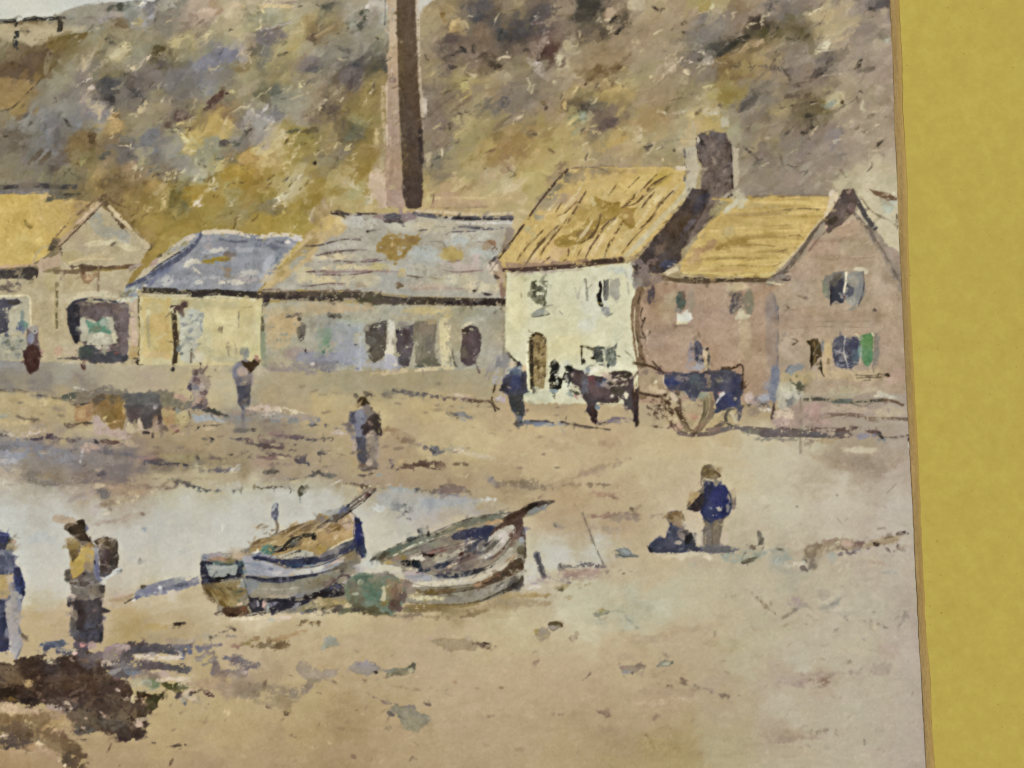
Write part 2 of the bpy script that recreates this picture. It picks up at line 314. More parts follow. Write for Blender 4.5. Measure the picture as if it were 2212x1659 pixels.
gs('''
1380|1500 168 156 120;3200 186 170 140;3500 172 156 132
1440|0 148 148 138;300 165 160 135;700 178 168 130;1000 186 176 142;1400 166 156 124;1800 166 158 122;2050 200 196 160;2600 170 150 116;3200 188 174 140;3500 172 154 132
1480|0 138 134 120;250 158 154 132;480 176 166 132;760 186 172 130;1000 176 168 134;1300 160 152 114;1700 158 148 110;1900 168 158 122;3200 178 168 136;3500 168 152 130
1520|0 128 122 106;150 132 126 112;300 140 130 112;560 178 164 134;760 190 174 130;860 188 178 138;1000 160 150 118;1200 172 160 122;1500 160 150 112;1800 170 158 120;2100 166 148 108;2500 172 156 120;2800 158 140 108;3150 170 160 130;3350 162 154 122;3500 168 152 130
1570|0 184 170 122;150 180 164 116;280 168 152 112;800 190 176 132;960 166 158 134;1060 176 160 118;1250 194 176 122;1500 184 168 120;1800 178 160 116;2000 172 154 112;2250 172 152 112;2600 176 160 122;2950 164 144 106;3200 168 150 122;3400 160 146 120;3520 168 156 134
1620|0 182 166 118;120 172 154 112;280 170 152 106;760 164 150 116;950 134 128 114;1060 140 130 112;1200 178 160 120;1450 196 178 126;1700 192 172 120;2000 182 160 116;2300 184 166 120;2700 184 166 122;3000 176 158 116;3180 166 140 116;3400 164 144 122;3530 170 160 138
1670|0 186 170 122;160 176 158 116;300 188 174 130;700 170 152 112;900 166 150 116;1050 140 128 106;1250 178 162 120;1500 196 180 130;1750 196 180 132;2050 196 176 128;2400 188 168 122;2800 190 172 126;3200 150 130 112;3400 168 158 136;3540 174 164 140
1720|0 160 152 132;200 150 136 116;400 180 164 128;600 160 142 102;800 168 150 110;1000 158 146 114;1200 162 148 116;1350 178 160 118;1560 172 152 112;1800 200 184 134;2100 196 176 128;2400 190 168 124;2700 194 176 130;3000 196 184 146;3200 190 180 146;3400 166 152 120;3540 170 158 138
1765|0 132 128 120;180 122 118 112;360 132 124 116;560 152 132 106;760 156 138 96;950 156 140 104;1150 154 140 106;1350 176 160 118;1500 170 150 112;1700 186 170 124;1900 200 184 134;2200 196 178 132;2600 198 182 136;3000 198 190 154;3200 194 186 150;3330 168 152 122;3540 172 158 134
1820|0 150 148 142;180 140 136 126;300 124 120 114;480 118 110 100;620 124 112 88;760 138 122 88;950 150 134 98;1150 160 144 110;1400 174 156 112;1600 172 152 110;1850 184 166 120;2100 192 174 128;2500 196 180 136;2800 200 186 144;3100 198 190 158;3300 164 148 118;3450 156 140 114;3550 176 162 138
1870|0 170 158 130;120 140 128 106;200 130 120 96;350 136 124 110;480 126 114 102;620 184 172 130;780 186 176 134;920 176 164 128;1100 160 146 116;1300 160 142 110;1500 168 148 114;1750 166 146 108;2000 180 160 116;2300 190 170 126;2600 194 178 136;2900 198 186 146;3200 186 174 144;3360 172 158 130;3550 184 172 148
1915|0 186 176 150;120 176 162 136;300 160 146 122;420 148 130 104;560 152 136 104;700 192 182 146;860 186 174 136;1000 188 180 146;1200 178 168 134;1360 168 154 116;1600 166 146 108;1800 164 144 104;2030 158 140 102;2200 178 158 116;2450 184 164 122;2700 194 178 140;3000 198 190 156;3300 198 190 162;3550 192 182 160
1960|0 194 190 174;200 190 182 162;320 176 160 132;480 160 138 102;600 178 164 134;760 196 190 166;950 192 188 162;1100 198 196 178;1300 194 190 172;1420 180 168 138;1650 164 144 106;1850 172 154 112;2050 178 160 118;2250 182 158 112;2450 184 166 124;2700 194 180 142;3000 200 192 160;3300 200 192 166;3560 192 184 164
2010|0 198 196 182;240 196 190 174;400 188 176 152;520 178 160 132;700 196 192 172;1000 198 194 178;1200 200 196 180;1400 192 188 176;1650 170 168 162;1850 168 164 152;2000 184 172 140;2200 182 160 118;2450 186 168 126;2750 194 180 144;3100 200 192 162;3560 192 184 164
2060|0 200 198 186;240 196 192 178;400 194 184 164;600 194 190 174;900 202 198 182;1200 200 196 180;1400 198 190 170;1650 190 184 166;1850 196 184 148;2050 194 178 138;2300 182 162 122;2450 178 156 116;2750 194 180 144;3100 198 190 160;3560 190 182 160
2120|0 202 200 186;240 200 194 180;500 200 194 176;850 204 198 180;1150 202 198 180;1500 202 194 166;1700 198 188 158;2000 196 184 146;2250 178 160 122;2450 184 166 126;2750 192 178 144;3000 194 184 150;3300 196 188 160;3570 188 178 156
2170|0 204 202 188;300 204 198 180;700 204 198 180;1000 206 200 184;1500 200 196 178;1700 204 196 178;2050 196 186 152;2200 196 192 176;2350 194 190 172;2500 186 172 134;2750 186 174 142;2950 178 168 136;3150 180 168 138;3400 184 172 148;3580 186 178 156
2220|0 206 202 188;300 206 200 182;700 206 198 178;1000 206 202 186;1500 200 192 168;2050 202 196 178;2200 198 194 178;2400 182 170 136;2600 190 176 138;2900 186 176 142;3100 168 166 140;3300 184 172 142;3580 186 176 152
2270|100 206 202 186;300 206 200 182;500 204 192 166;700 206 198 174;950 194 182 146;2080 198 194 178;2200 192 180 146;2450 192 180 142;2800 192 182 146;3000 192 182 148;3300 188 180 150;3590 186 176 152
2320|90 208 202 184;250 206 198 178;430 186 168 138;600 190 178 142;760 190 176 136;850 188 172 134;2100 190 180 146;2350 194 188 152;2650 194 188 150;3000 190 182 150;3300 188 180 150;3600 182 172 148
2370|90 206 196 168;220 196 178 138;450 192 178 146;620 194 182 146;850 194 182 142;1000 200 188 152;1200 202 190 152;1500 176 158 114;1800 160 144 100;2000 160 142 98;2300 194 190 150;2600 194 192 156;3000 188 178 146;3150 184 174 144;3400 186 180 152;3600 178 170 146
2420|100 190 172 126;230 186 166 122;480 186 166 116;640 186 168 124;860 196 184 146;1060 208 196 160;1350 198 184 138;1700 192 176 130;2000 200 190 146;2250 202 196 158;2500 182 184 150;2750 194 184 148;3000 186 178 142;3300 190 182 154;3610 178 168 146
2480|150 186 168 120;240 184 164 122;520 172 152 98;700 176 158 114;900 190 174 132;1100 186 170 126;1300 194 178 134;1600 188 170 128;1850 192 176 134;2050 194 182 138;2300 200 192 154;2550 196 186 146;2800 186 172 134;3050 186 178 142;3300 188 180 152;3610 182 170 148
2540|240 180 162 122;600 160 146 108;760 180 164 122;900 190 172 132;1150 190 172 128;1400 186 168 126;1700 184 166 126;1950 190 174 130;2200 192 178 138;2450 190 172 132;2650 184 168 130;2900 186 176 138;3100 190 182 154;3350 188 180 150;3610 184 174 154
2600|650 190 172 128;800 182 164 120;950 186 168 128;1200 186 168 124;1450 184 166 122;1700 186 168 128;2000 190 172 130;2250 188 170 130;2500 186 170 128;2750 184 168 130;2950 186 178 142;3150 188 182 154;3350 186 178 150;3620 184 174 154
2670|700 186 170 122;850 176 158 112;1010 168 150 112;1300 182 162 116;1500 182 164 122;1750 190 172 130;2050 188 168 126;2300 182 164 124;2600 176 158 118;2850 180 164 130;3050 178 164 136;3250 178 164 134;3450 184 176 148;3630 180 172 150
2740|620 186 168 118;800 184 168 122;1000 184 166 118;1250 182 164 114;1500 178 158 112;1750 186 168 126;2050 186 166 124;2300 184 164 122;2600 176 156 116;2850 178 162 124;3080 186 178 150;3350 188 180 154;3640 182 174 152
2810|350 184 164 116;600 184 166 114;850 184 166 114;1100 184 164 116;1350 168 146 98;1550 180 160 114;1800 184 164 122;2100 182 164 122;2350 176 158 116;2600 178 160 118;2850 180 166 130;3080 186 178 150;3350 184 178 150;3640 184 174 152
2880|60 178 158 114;300 172 150 104;600 182 162 112;900 182 162 112;1150 176 156 106;1350 164 142 94;1550 178 156 112;1800 180 160 118;2100 180 160 118;2350 172 152 108;2600 168 150 104;2850 176 164 124;3050 176 162 132;3300 184 176 148;3640 182 172 152
2950|40 176 148 98;200 166 142 98;500 176 152 106;800 180 158 112;1100 172 150 104;1350 170 148 104;1600 178 158 114;1900 180 160 118;2200 178 160 114;2450 164 146 102;2650 164 148 100;2850 176 166 126;3100 180 168 136;3350 184 176 148;3640 180 170 148
3030|40 168 140 88;200 166 140 94;500 170 146 100;800 172 148 104;1100 172 146 100;1350 166 142 94;1600 174 152 106;1900 178 158 116;2200 176 158 112;2450 168 152 104;2650 172 156 104;2850 182 172 130;3100 186 178 146;3350 186 178 148;3640 178 168 148''')
hill_w = wash(HILL, 5.0, 3.2)
gnd_w = wash(GND, 4.0, 6.0)
gm = np.clip((YY - ((1395 - Y0) * K)) / 6 + 0.5, 0, 1)[..., None]
C[:] = hill_w * (1 - gm) + gnd_w * gm
ID[:] = pid('hillside')
NAT()
q = YY > (1395 - Y0) * K
ID[q] = pid('beach')
C += ((0.4 * N10 + 0.25 * N4 + 0.22 * GR) * np.where(q, 4.5, 8))[..., None] / 255
hm = (~q)
restroke(hm, 5200, 5, 17, 2.5, 6.5, 32, 24, 9, 7, 0.62)
restroke(hm, 5200, 2.5, 8, 1.0, 2.8, 34, 30, 13, 6, 0.6)
gmask = q
restroke(gmask, 2600, 8, 26, 1.5, 4.5, 4, 9, 4.0, 7, 0.4)
restroke(gmask, 2600, 2, 7, 0.8, 2.0, 8, 30, 5, 5, 0.4)
# sky above the hill
T(0, 0)
poly('-60,-60 1420,-60 1330,15 1180,0 1050,18 960,10 860,40 720,55 600,85 480,130 430,165 300,160 130,185 -60,192', (206, 206, 192), soft=1.6, rough=1.6, var=5, part='sky', grad=((200, 0, 1100, 60), (196, 198, 192)))
T(1, 0)
poly('1388,-60 1640,-60 1520,20 1440,80 1395,190', (196, 192, 180), soft=1.2, rough=1.2, var=5, part='sky')
# ------------------------------------------------- hillside: particular marks
BK = (52, 48, 44)
T(0, 0)
poly('-60,215 130,205 480,205 600,225 740,232 700,275 560,300 430,335 350,385 280,400 180,350 60,350 -60,365', (190, 176, 142), a=.8, soft=4, rough=2.2, var=7)
poly('760,280 640,285 500,320 400,400 430,445 560,440 680,380 745,320', (112, 96, 54), soft=1.2, rough=1.4)
poly('170,520 300,440 430,420 440,470 380,560 330,640 250,690 60,650 140,600', (98, 78, 56), soft=1.3, rough=2)
poly('-60,690 60,650 160,690 230,700 300,640 420,560 470,545 420,620 320,720 230,810 130,900 -60,965', (150, 122, 72), soft=1.2, rough=1.3, a=.85)
line('480,545 400,630 310,730 230,810 140,905 60,950 -60,972', 16, (70, 62, 48), a=.75, dry=.35)
line('480,545 430,590 370,660', 40, (96, 80, 46), a=.8, dry=.2)
line('-60,192 120,180 250,164 400,162 500,158 640,150', 34, (62, 60, 54), dry=.35, part='fence/rail')
line('-60,176 150,172 300,150', 10, (120, 115, 104), dry=.3)
line('142,190 146,260 132,380', 44, (62, 60, 52), dry=.35, part='fence/post')
line('520,165 522,215 516,275', 52, (70, 62, 50), dry=.4, part='fence/post')
line('560,160 700,150 900,150 1010,160', 22, (92, 84, 78), a=.6, dry=.4)
blobs('''
720 100 190 55 14 148 143 128; 950 130 130 45 8 165 155 142 .8; 1050 60 90 30 8 76 78 70 .9; 940 170 70 30 10 156 150 150 .8
1290 90 75 80 60 166 166 172; 1370 50 28 14 -40 70 68 64; 1350 150 12 70 -10 84 80 70 .8; 1220 30 80 22 10 206 202 186
1490 40 45 12 -35 200 196 182; 1540 110 60 9 45 186 172 132; 1860 70 55 70 40 165 128 88 .8; 2000 45 90 26 4 206 186 152
1780 110 110 45 20 200 176 150;2100 50 60 22 40 200 180 140;1740 185 40 10 35 76 66 56;1680 150 50 35 0 110 92 76 .7
1020 210 70 55 0 120 102 72 .8;1200 190 50 45 30 160 148 110 .9;920 335 40 12 25 90 84 68;960 375 36 12 -20 92 88 72
860 455 80 24 10 120 108 76;980 465 70 60 45 196 182 140;1070 410 60 50 20 198 184 140;900 540 60 20 45 190 174 132
725 515 22 60 10 196 176 140 .8;800 620 90 10 42 196 176 150;760 690 40 10 30 205 190 175;790 760 36 26 10 196 180 168;740 820 60 12 48 205 185 165
1180 570 60 14 35 206 186 150;1250 520 50 12 35 208 192 165;1380 440 70 60 20 92 82 56;1400 540 34 60 -20 102 96 90 .7
1560 360 110 60 10 182 168 124;1790 300 50 18 40 192 178 136;1730 345 30 30 0 112 104 86 .7;1960 410 90 12 0 198 182 172;2080 430 50 14 -60 196 176 152
1960 460 110 70 10 126 126 144;1820 520 150 60 20 124 124 142 .8;2080 580 80 55 10 128 112 78 .8;2060 680 30 9 -45 90 82 72
960 620 120 80 20 118 108 80 .8;930 730 110 70 10 84 84 86 .9;950 860 60 34 -40 66 66 70;1020 790 22 16 0 66 66 64
1180 800 70 26 -30 76 74 74;1170 665 60 12 -15 76 72 68;1250 620 100 60 20 126 114 104 .8;1220 720 110 40 10 118 106 98 .7
1500 700 120 100 20 118 114 112 .6;1880 845 95 36 40 96 68 58;1960 810 28 18 0 74 56 54;2000 795 26 18 0 186 176 130;1800 925 50 12 40 86 66 56
1570 1000 62 52 20 94 70 64;1460 1080 50 34 10 110 94 80;1500 1125 40 28 20 84 80 74 .8;1240 920 70 18 55 196 178 138
1560 1070 40 14 10 186 170 120;1640 1120 12 50 10 96 78 60 .7
980 960 30 14 40 205 178 130;970 1010 60 20 25 200 168 110;1000 1090 60 60 0 180 148 90;858 990 12 50 0 200 184 146;1010 1000 46 14 0 134 108 70
1840 1080 110 90 30 180 152 82;1700 1200 80 70 -30 184 160 92;1590 1190 80 16 -42 206 194 140;1720 1270 110 14 -55 200 186 120;1760 1260 90 10 45 196 184 124;1650 1290 60 50 0 178 158 90
1935 1115 34 26 50 178 160 108;1830 1240 90 60 40 146 144 118;1930 1235 46 26 10 90 84 80;2045 1240 34 28 10 86 88 78;2190 1265 40 11 10 76 66 54;1600 1100 40 12 0 66 60 54 .7
1100 1195 66 40 0 116 116 116;1310 1180 110 60 30 112 112 116;1280 1320 70 26 30 112 114 120 .8
270 1060 34 9 50 64 62 56;570 1035 26 8 -40 64 60 56;600 1085 20 8 -30 70 66 60;50 1180 26 9 40 64 60 52;120 1222 22 10 30 62 60 50;300 1360 80 16 45 92 84 74;380 1380 70 16 50 96 84 66
700 1220 130 95 15 126 104 66 .8;800 1200 40 60 0 92 72 46;590 1390 28 20 0 82 70 50;580 1490 60 12 45 92 78 52;650 1520 60 11 -30 88 74 56;720 1400 60 16 45 158 148 96
910 1350 60 32 30 88 86 74;1120 1340 40 26 10 84 82 76;1360 1510 50 12 20 88 76 60;1440 1530 50 38 40 184 168 130;1130 1450 60 50 40 176 142 106;820 1510 64 60 0 178 150 92
1240 1400 60 50 30 168 158 118 .8;1880 1380 50 22 10 76 80 66;1690 1400 14 60 -10 186 178 140;1740 1480 60 20 35 206 196 158;1690 1540 60 14 50 202 192 158;1760 1530 60 40 30 150 146 112
1870 1430 80 60 10 186 168 100 .9;2130 1370 90 60 10 178 142 66;2000 1480 100 60 30 166 134 44;2130 1480 80 60 0 170 138 40;1820 1590 30 60 -30 200 190 150;1860 1620 14 60 -20 200 196 172
2010 1580 70 36 20 176 160 90;1640 1630 50 30 0 150 120 40;960 1560 150 60 20 102 84 54 .8;1360 1600 80 40 0 168 138 74''', soft=.9, rough=1.5, dry=.18)
flecks((600, 100, 2200, 1300), 30, [(196, 186, 150), (74, 70, 64), (200, 188, 160)], 9, 3, 40, 25, .7, .4)
flecks((0, 900, 1500, 1600), 20, [(74, 70, 60), (84, 74, 58)], 9, 2.6, 40, 25, .7, .4)
line('-60,1625 150,1612 330,1600 480,1615 650,1612', 40, (70, 68, 70), dry=.35)
T(1, 0)
blobs('''
180 50 160 22 0 206 186 142;60 95 20 30 50 200 190 150;640 30 110 26 0 92 90 78;230 20 100 10 0 120 108 96;370 60 26 12 20 82 76 62
620 62 60 20 0 84 84 72;860 55 90 12 6 150 140 124;760 12 160 14 0 160 146 116;980 60 80 40 30 200 196 188;900 120 40 10 60 180 172 156
120 310 140 75 0 112 106 108 .9;150 235 120 10 14 170 164 156;500 330 60 34 30 104 84 62;590 290 110 22 30 138 116 80;640 240 90 8 30 180 152 104
920 190 60 22 45 88 90 80;905 240 36 20 60 84 84 78;910 115 34 12 40 70 68 58;880 160 34 24 0 176 160 146 .8;800 315 14 9 0 66 64 58;1060 335 28 11 -30 74 70 60
860 560 50 34 -30 74 74 78;880 600 46 26 -50 80 78 80;500 595 80 28 10 94 92 92 .8;470 540 90 50 10 126 114 108 .8;1095 525 50 36 0 74 74 68;800 640 110 60 20 112 102 102 .7
400 740 34 50 -20 206 196 140;400 780 12 36 0 208 200 150;460 690 10 7 0 76 74 66;180 800 60 34 10 92 96 86;30 810 60 40 0 104 100 78;840 700 70 40 60 90 80 80
640 930 120 55 28 96 84 72;740 860 90 30 30 116 100 74;560 900 150 10 36 176 160 136;450 1010 90 9 36 206 190 150;430 1040 60 12 30 150 130 110;600 870 50 10 35 180 166 140
60 960 70 20 50 190 184 178;70 1020 90 20 -20 180 174 168;130 1020 30 14 60 196 190 184;190 990 60 50 10 118 116 118 .8
230 1160 50 46 -20 196 182 140;180 1240 36 70 -30 196 182 136;100 1320 70 26 30 198 180 124;60 1370 50 20 10 200 176 110;340 1130 60 18 10 92 92 70;450 1130 80 26 5 100 90 64 .9
260 1230 34 10 60 84 72 44;430 1240 26 11 20 92 80 50;800 1160 60 34 40 88 84 72;870 1110 90 34 30 104 100 70 .8;830 1110 26 12 30 74 72 66;800 1200 50 16 -10 110 116 96;540 1300 14 11 0 68 62 48;505 1410 14 18 -20 66 62 50
820 1250 50 12 40 206 196 150;780 1290 34 12 20 186 172 120;560 1330 40 40 10 116 108 84 .8;700 1455 90 10 5 112 100 70 .8;600 1410 60 50 30 150 142 110 .7;330 1590 80 14 50 208 200 166;370 1560 60 16 20 176 168 138
380 1520 70 20 30 128 124 108;520 1590 90 60 20 144 120 52 .9;930 1480 60 40 40 142 116 50;780 1560 60 34 10 178 162 120;850 1620 70 14 -35 196 190 150;480 1570 26 16 0 206 192 150
1040 1190 9 60 0 190 170 120;1110 1200 9 110 2 206 190 150 .8;1040 1560 50 110 0 200 178 148 .7;1080 1460 26 120 0 190 176 136 .6
1500 120 90 70 30 168 148 108 .8;1620 130 20 60 10 142 112 60;1710 230 36 70 -20 196 170 110 .9;1800 210 40 50 30 192 172 130 .7;1760 260 20 60 30 150 130 96
1900 110 80 90 0 80 76 78;1960 60 60 60 0 84 80 80;2060 190 60 46 0 82 78 80;2120 300 60 70 0 70 70 70;1950 260 80 70 30 130 104 80 .8;1700 330 70 50 10 98 86 84
1710 470 90 11 25 56 54 54;1790 420 12 40 40 58 56 56;1650 500 40 26 0 92 82 72;1860 390 50 40 0 110 94 80 .8;1700 580 36 18 0 80 72 66;2020 500 60 40 0 96 84 72
2040 560 36 20 -40 64 58 54;2110 575 18 10 20 62 58 48;1880 420 14 40 0 70 62 54;1940 490 50 16 30 76 68 60
1820 800 40 46 30 182 166 100;1770 740 70 20 35 178 164 104;1650 795 40 8 25 74 64 50;1860 680 60 14 40 190 176 122;1920 920 60 22 10 96 92 84;1940 950 90 14 10 110 102 92 .8
1820 970 40 8 10 70 66 56;2140 880 60 50 20 90 88 92;1560 940 60 70 30 122 106 94 .8;1700 870 150 20 33 128 108 84;1620 900 170 16 36 116 100 82;1780 900 120 12 36 120 100 78
1460 960 22 110 3 190 180 166;1440 1080 16 40 0 196 176 166;1580 1220 100 70 20 134 116 98;1680 1240 60 14 60 112 108 98;2000 900 140 12 30 150 124 92;2080 1180 70 50 20 124 106 70 .7
1520 1440 12 50 -20 62 58 46;1545 1360 50 30 10 96 94 84;1490 1370 26 60 0 180 168 136 .8;1600 1520 80 30 0 122 110 92 .8;2140 1360 60 22 10 140 108 76;1980 1450 14 12 0 80 70 50
1780 1160 90 36 35 170 156 112;1600 1080 60 40 30 120 104 96 .8;2050 1300 110 16 30 170 130 70 .8;2080 1090 70 30 40 120 106 78 .7''', soft=.9, rough=1.5, dry=.18)
flecks((20, 100, 1080, 1600), 23, [(190, 182, 140), (84, 80, 70), (200, 190, 160)], 9, 3, 40, 25, .7, .4)
flecks((1450, 550, 2200, 1600), 26, [(186, 172, 130), (96, 86, 72), (196, 180, 130)], 9, 4, 35, 20, .7, .4)
T(2, 0)
blobs('''
620 80 110 100 0 66 64 58;560 170 40 26 0 64 60 56;720 60 60 50 20 70 68 62;250 110 110 60 40 84 76 74;300 90 40 60 0 92 86 84 .8;130 230 120 60 20 72 70 72
330 170 60 60 0 104 88 80;60 340 110 60 10 72 68 68;100 440 70 12 10 62 58 54;360 60 26 60 0 160 138 112;210 130 20 9 45 196 180 165;225 200 26 8 0 200 186 180;500 60 60 70 20 150 130 108 .8
320 430 80 50 20 94 66 56;250 480 50 20 60 80 60 52;200 430 40 80 20 150 128 110 .8;300 360 20 40 60 170 148 132;480 400 40 60 30 176 164 134;400 510 34 50 0 200 192 164;240 550 36 14 0 190 178 170;40 420 40 40 0 140 120 104
640 310 90 60 20 98 86 72;750 290 60 60 40 88 76 62;900 170 60 34 50 66 60 50;940 240 40 14 50 66 60 54;930 190 12 26 0 196 188 180;850 240 14 30 -40 180 160 126;960 80 40 14 60 104 84 66
780 185 34 9 20 190 172 140;880 90 70 40 30 176 150 120;1080 40 80 60 20 184 170 140;1230 65 22 9 -40 74 64 52;1660 50 60 60 20 160 144 86;1720 70 60 16 55 196 190 150;1560 120 60 10 50 180 158 126
1690 230 170 120 10 126 120 114 .8;1600 120 90 12 12 180 154 124;1830 140 60 12 -40 190 166 136;1730 420 90 46 0 92 90 84 .9;1500 195 26 10 20 74 66 56;1500 285 22 8 0 78 70 60
2120 210 60 60 0 70 58 48;2090 180 50 16 30 62 52 46;2180 280 50 50 40 86 80 52;1960 360 130 36 30 62 60 52;1850 430 70 30 30 64 62 54;1780 470 80 14 30 66 64 56;1880 350 22 18 0 74 66 56
2030 440 30 14 40 62 56 44;2120 380 60 18 40 180 152 112;1950 440 90 16 35 176 150 108;1960 330 40 8 30 76 70 60
1560 510 110 40 20 118 108 100 .9;1680 520 50 22 20 178 164 150;1640 500 30 10 40 84 78 72;1710 540 44 16 20 196 186 168;1420 500 30 10 50 200 186 150;1530 545 30 12 0 206 190 170;1510 620 36 22 -20 204 188 154;1600 580 26 8 30 200 184 150
1400 570 60 7 45 200 178 150;1290 680 60 9 50 206 184 150;1210 680 40 14 -60 196 182 140;1340 620 50 6 45 196 174 146;1250 735 60 6 40 110 92 72;1660 460 24 7 -40 206 190 176
1820 560 120 46 20 122 98 58 .9;1900 560 60 34 10 112 90 52 .7;1860 620 10 40 10 180 160 110;1920 530 8 40 -10 180 160 106
840 600 120 46 12 112 88 52;720 650 110 20 36 104 80 50;920 590 40 22 30 100 78 50;960 520 90 10 40 120 96 62;640 720 60 12 35 92 74 50;910 690 34 14 -50 80 64 44;740 590 40 40 0 112 92 60 .7
820 430 60 24 0 138 118 88 .8;930 700 34 22 30 190 178 126;800 720 60 50 40 180 160 110 .8;560 760 60 8 55 196 180 126;440 900 20 60 -10 120 92 58;450 900 20 40 0 180 156 100
640 830 110 20 30 110 98 68 .9;860 790 120 34 20 182 154 92;960 780 40 20 40 196 166 104;600 940 90 26 30 84 76 64;680 1000 90 36 20 106 90 76;850 960 70 34 10 130 112 94;820 1070 110 46 20 108 90 80;900 1040 60 12 45 100 84 74
760 900 60 40 0 118 108 90 .7;600 1000 40 40 20 134 146 118;600 1060 70 14 25 206 196 150;560 1010 40 12 20 150 160 130;520 1050 50 16 40 196 178 118
300 930 14 18 -20 56 46 38;275 900 20 5 -40 84 72 60;340 1300 26 9 -30 106 86 60;230 1290 26 30 -30 190 158 90;750 1150 60 9 -20 200 178 126;200 1160 30 8 0 100 84 64
1430 850 90 16 16 116 100 74;1440 970 90 12 10 196 186 156;1330 980 40 12 -20 198 182 150;1620 960 40 16 40 120 102 66;1700 960 50 46 20 192 184 150;1750 980 26 20 0 206 196 170
1100 1190 34 30 -60 206 188 150;1120 1170 12 46 0 208 192 154;1400 1300 10 14 0 80 68 48;1190 1265 30 12 10 96 86 70;900 1365 34 8 25 202 182 130;1300 1380 16 18 0 198 176 130;1080 1060 120 22 -6 168 136 88 .8;1260 1030 160 20 10 168 138 90 .8;880 1240 130 26 25 186 156 86 .8
1890 830 120 70 20 138 122 64 .8;1800 800 14 8 40 200 186 120;1700 740 60 14 10 186 176 120;1720 830 40 40 0 172 158 100 .8;2060 870 30 9 -45 70 66 62;2080 790 16 46 20 80 76 72;1990 940 60 14 50 84 80 76;2120 680 90 12 45 110 98 88
1540 1000 34 40 0 196 176 120;1580 1090 50 60 -20 196 162 100;1840 1050 40 50 0 186 178 150;1560 1180 26 120 0 190 174 140
2160 1260 40 40 0 112 100 90;2060 1320 80 9 -42 88 80 72;2120 1400 60 14 30 104 96 86
790 1470 50 20 -5 84 70 50;850 1480 60 12 -15 96 80 56;1130 1450 16 8 0 110 100 80;1340 1440 80 9 5 110 98 64;420 1450 60 6 45 130 104 76''', soft=.9, rough=1.5, dry=.18)
flecks((0, 500, 1500, 1500), 30, [(196, 180, 130), (110, 96, 76), (200, 188, 150)], 9, 4, 30, 20, .7, .4)
T(3, 0)
blobs('''
60 240 34 40 40 66 62 50;20 270 30 50 20 72 66 56;30 60 30 60 0 72 68 70 .8;200 280 150 60 10 100 90 62 .9;460 45 40 9 45 84 74 62;690 60 50 7 -50 208 196 170
960 40 110 36 6 90 84 88;880 70 40 16 -30 84 78 74;500 130 150 60 8 176 160 122 .8;420 90 60 16 30 200 190 158;650 260 100 10 32 200 184 150;560 300 60 10 10 186 168 132
480 400 90 36 35 204 196 168;420 440 60 20 50 200 190 158;640 330 110 18 30 184 162 126 .8;860 120 40 12 0 172 148 116;1040 90 20 60 10 86 76 66;1000 110 60 50 30 178 162 142 .8
540 520 50 11 35 74 70 66;480 490 70 30 40 108 98 92 .8;780 560 50 9 55 88 78 66;470 630 30 12 30 66 60 56;420 660 50 9 60 70 62 54;400 700 26 7 0 84 72 60;300 715 90 6 8 96 84 66
160 640 50 8 -55 80 70 62;90 900 40 8 -45 82 72 56;60 580 36 14 -20 58 54 50;60 520 10 50 -30 76 70 64;70 440 12 60 -25 84 74 66;200 730 40 9 -10 88 78 64
360 890 60 12 12 62 56 42;380 900 40 8 10 190 180 150;420 940 80 40 10 108 94 64;240 910 130 10 8 96 80 60;370 1000 34 20 0 62 56 42;370 1060 14 40 10 56 52 42;340 1130 10 60 -12 74 66 54;380 1095 34 8 -20 60 54 44;330 1180 40 12 -40 70 62 54;140 1180 60 9 45 88 80 72;210 830 90 20 5 106 90 72
590 850 80 50 40 192 182 144;640 880 14 26 10 92 74 50;700 820 40 14 50 200 172 136;560 880 40 12 40 150 158 140 .8;760 890 40 9 40 98 84 68;520 800 40 8 40 100 92 80
960 380 60 60 30 176 160 136;990 300 50 60 0 120 112 98 .7;1020 350 40 12 20 160 164 150;930 280 60 20 -30 112 102 92;570 1240 26 60 -20 118 110 116;640 1340 90 14 10 124 114 104;120 1400 14 60 0 100 90 76 .7
960 1245 30 6 40 90 82 70;880 1010 30 6 30 110 98 82;1030 1000 40 6 40 110 98 84;960 1115 12 9 0 100 90 78;350 1330 20 10 0 90 82 74''', soft=1, rough=1.5, dry=.2)
flecks((0, 300, 1050, 1500), 30, [(184, 168, 140), (104, 94, 84), (192, 178, 150)], 9, 3, 30, 40, .55, .45)
T(0, 1)
blobs('''
1060 80 60 30 20 112 88 54 .8;1420 70 14 60 0 196 176 120;1400 150 20 14 0 176 150 80;1500 60 60 70 0 104 96 54 .9;1650 60 90 60 -40 166 134 40 .9;1720 60 90 20 50 206 196 172;1700 110 50 22 10 210 200 184
1340 230 14 10 0 206 180 100;1180 85 18 9 0 200 180 110;1560 190 60 16 40 110 96 48;1500 220 40 14 -40 104 94 54;1480 270 40 8 10 160 146 76;1940 200 60 10 20 106 92 56;1860 30 20 12 0 92 76 36;1760 285 20 14 0 196 176 90
1290 480 40 20 40 96 78 44;1240 410 60 12 -50 104 84 50;1300 400 50 40 0 150 122 56''', soft=.9, rough=1.3, dry=.15)
T(1, 1)
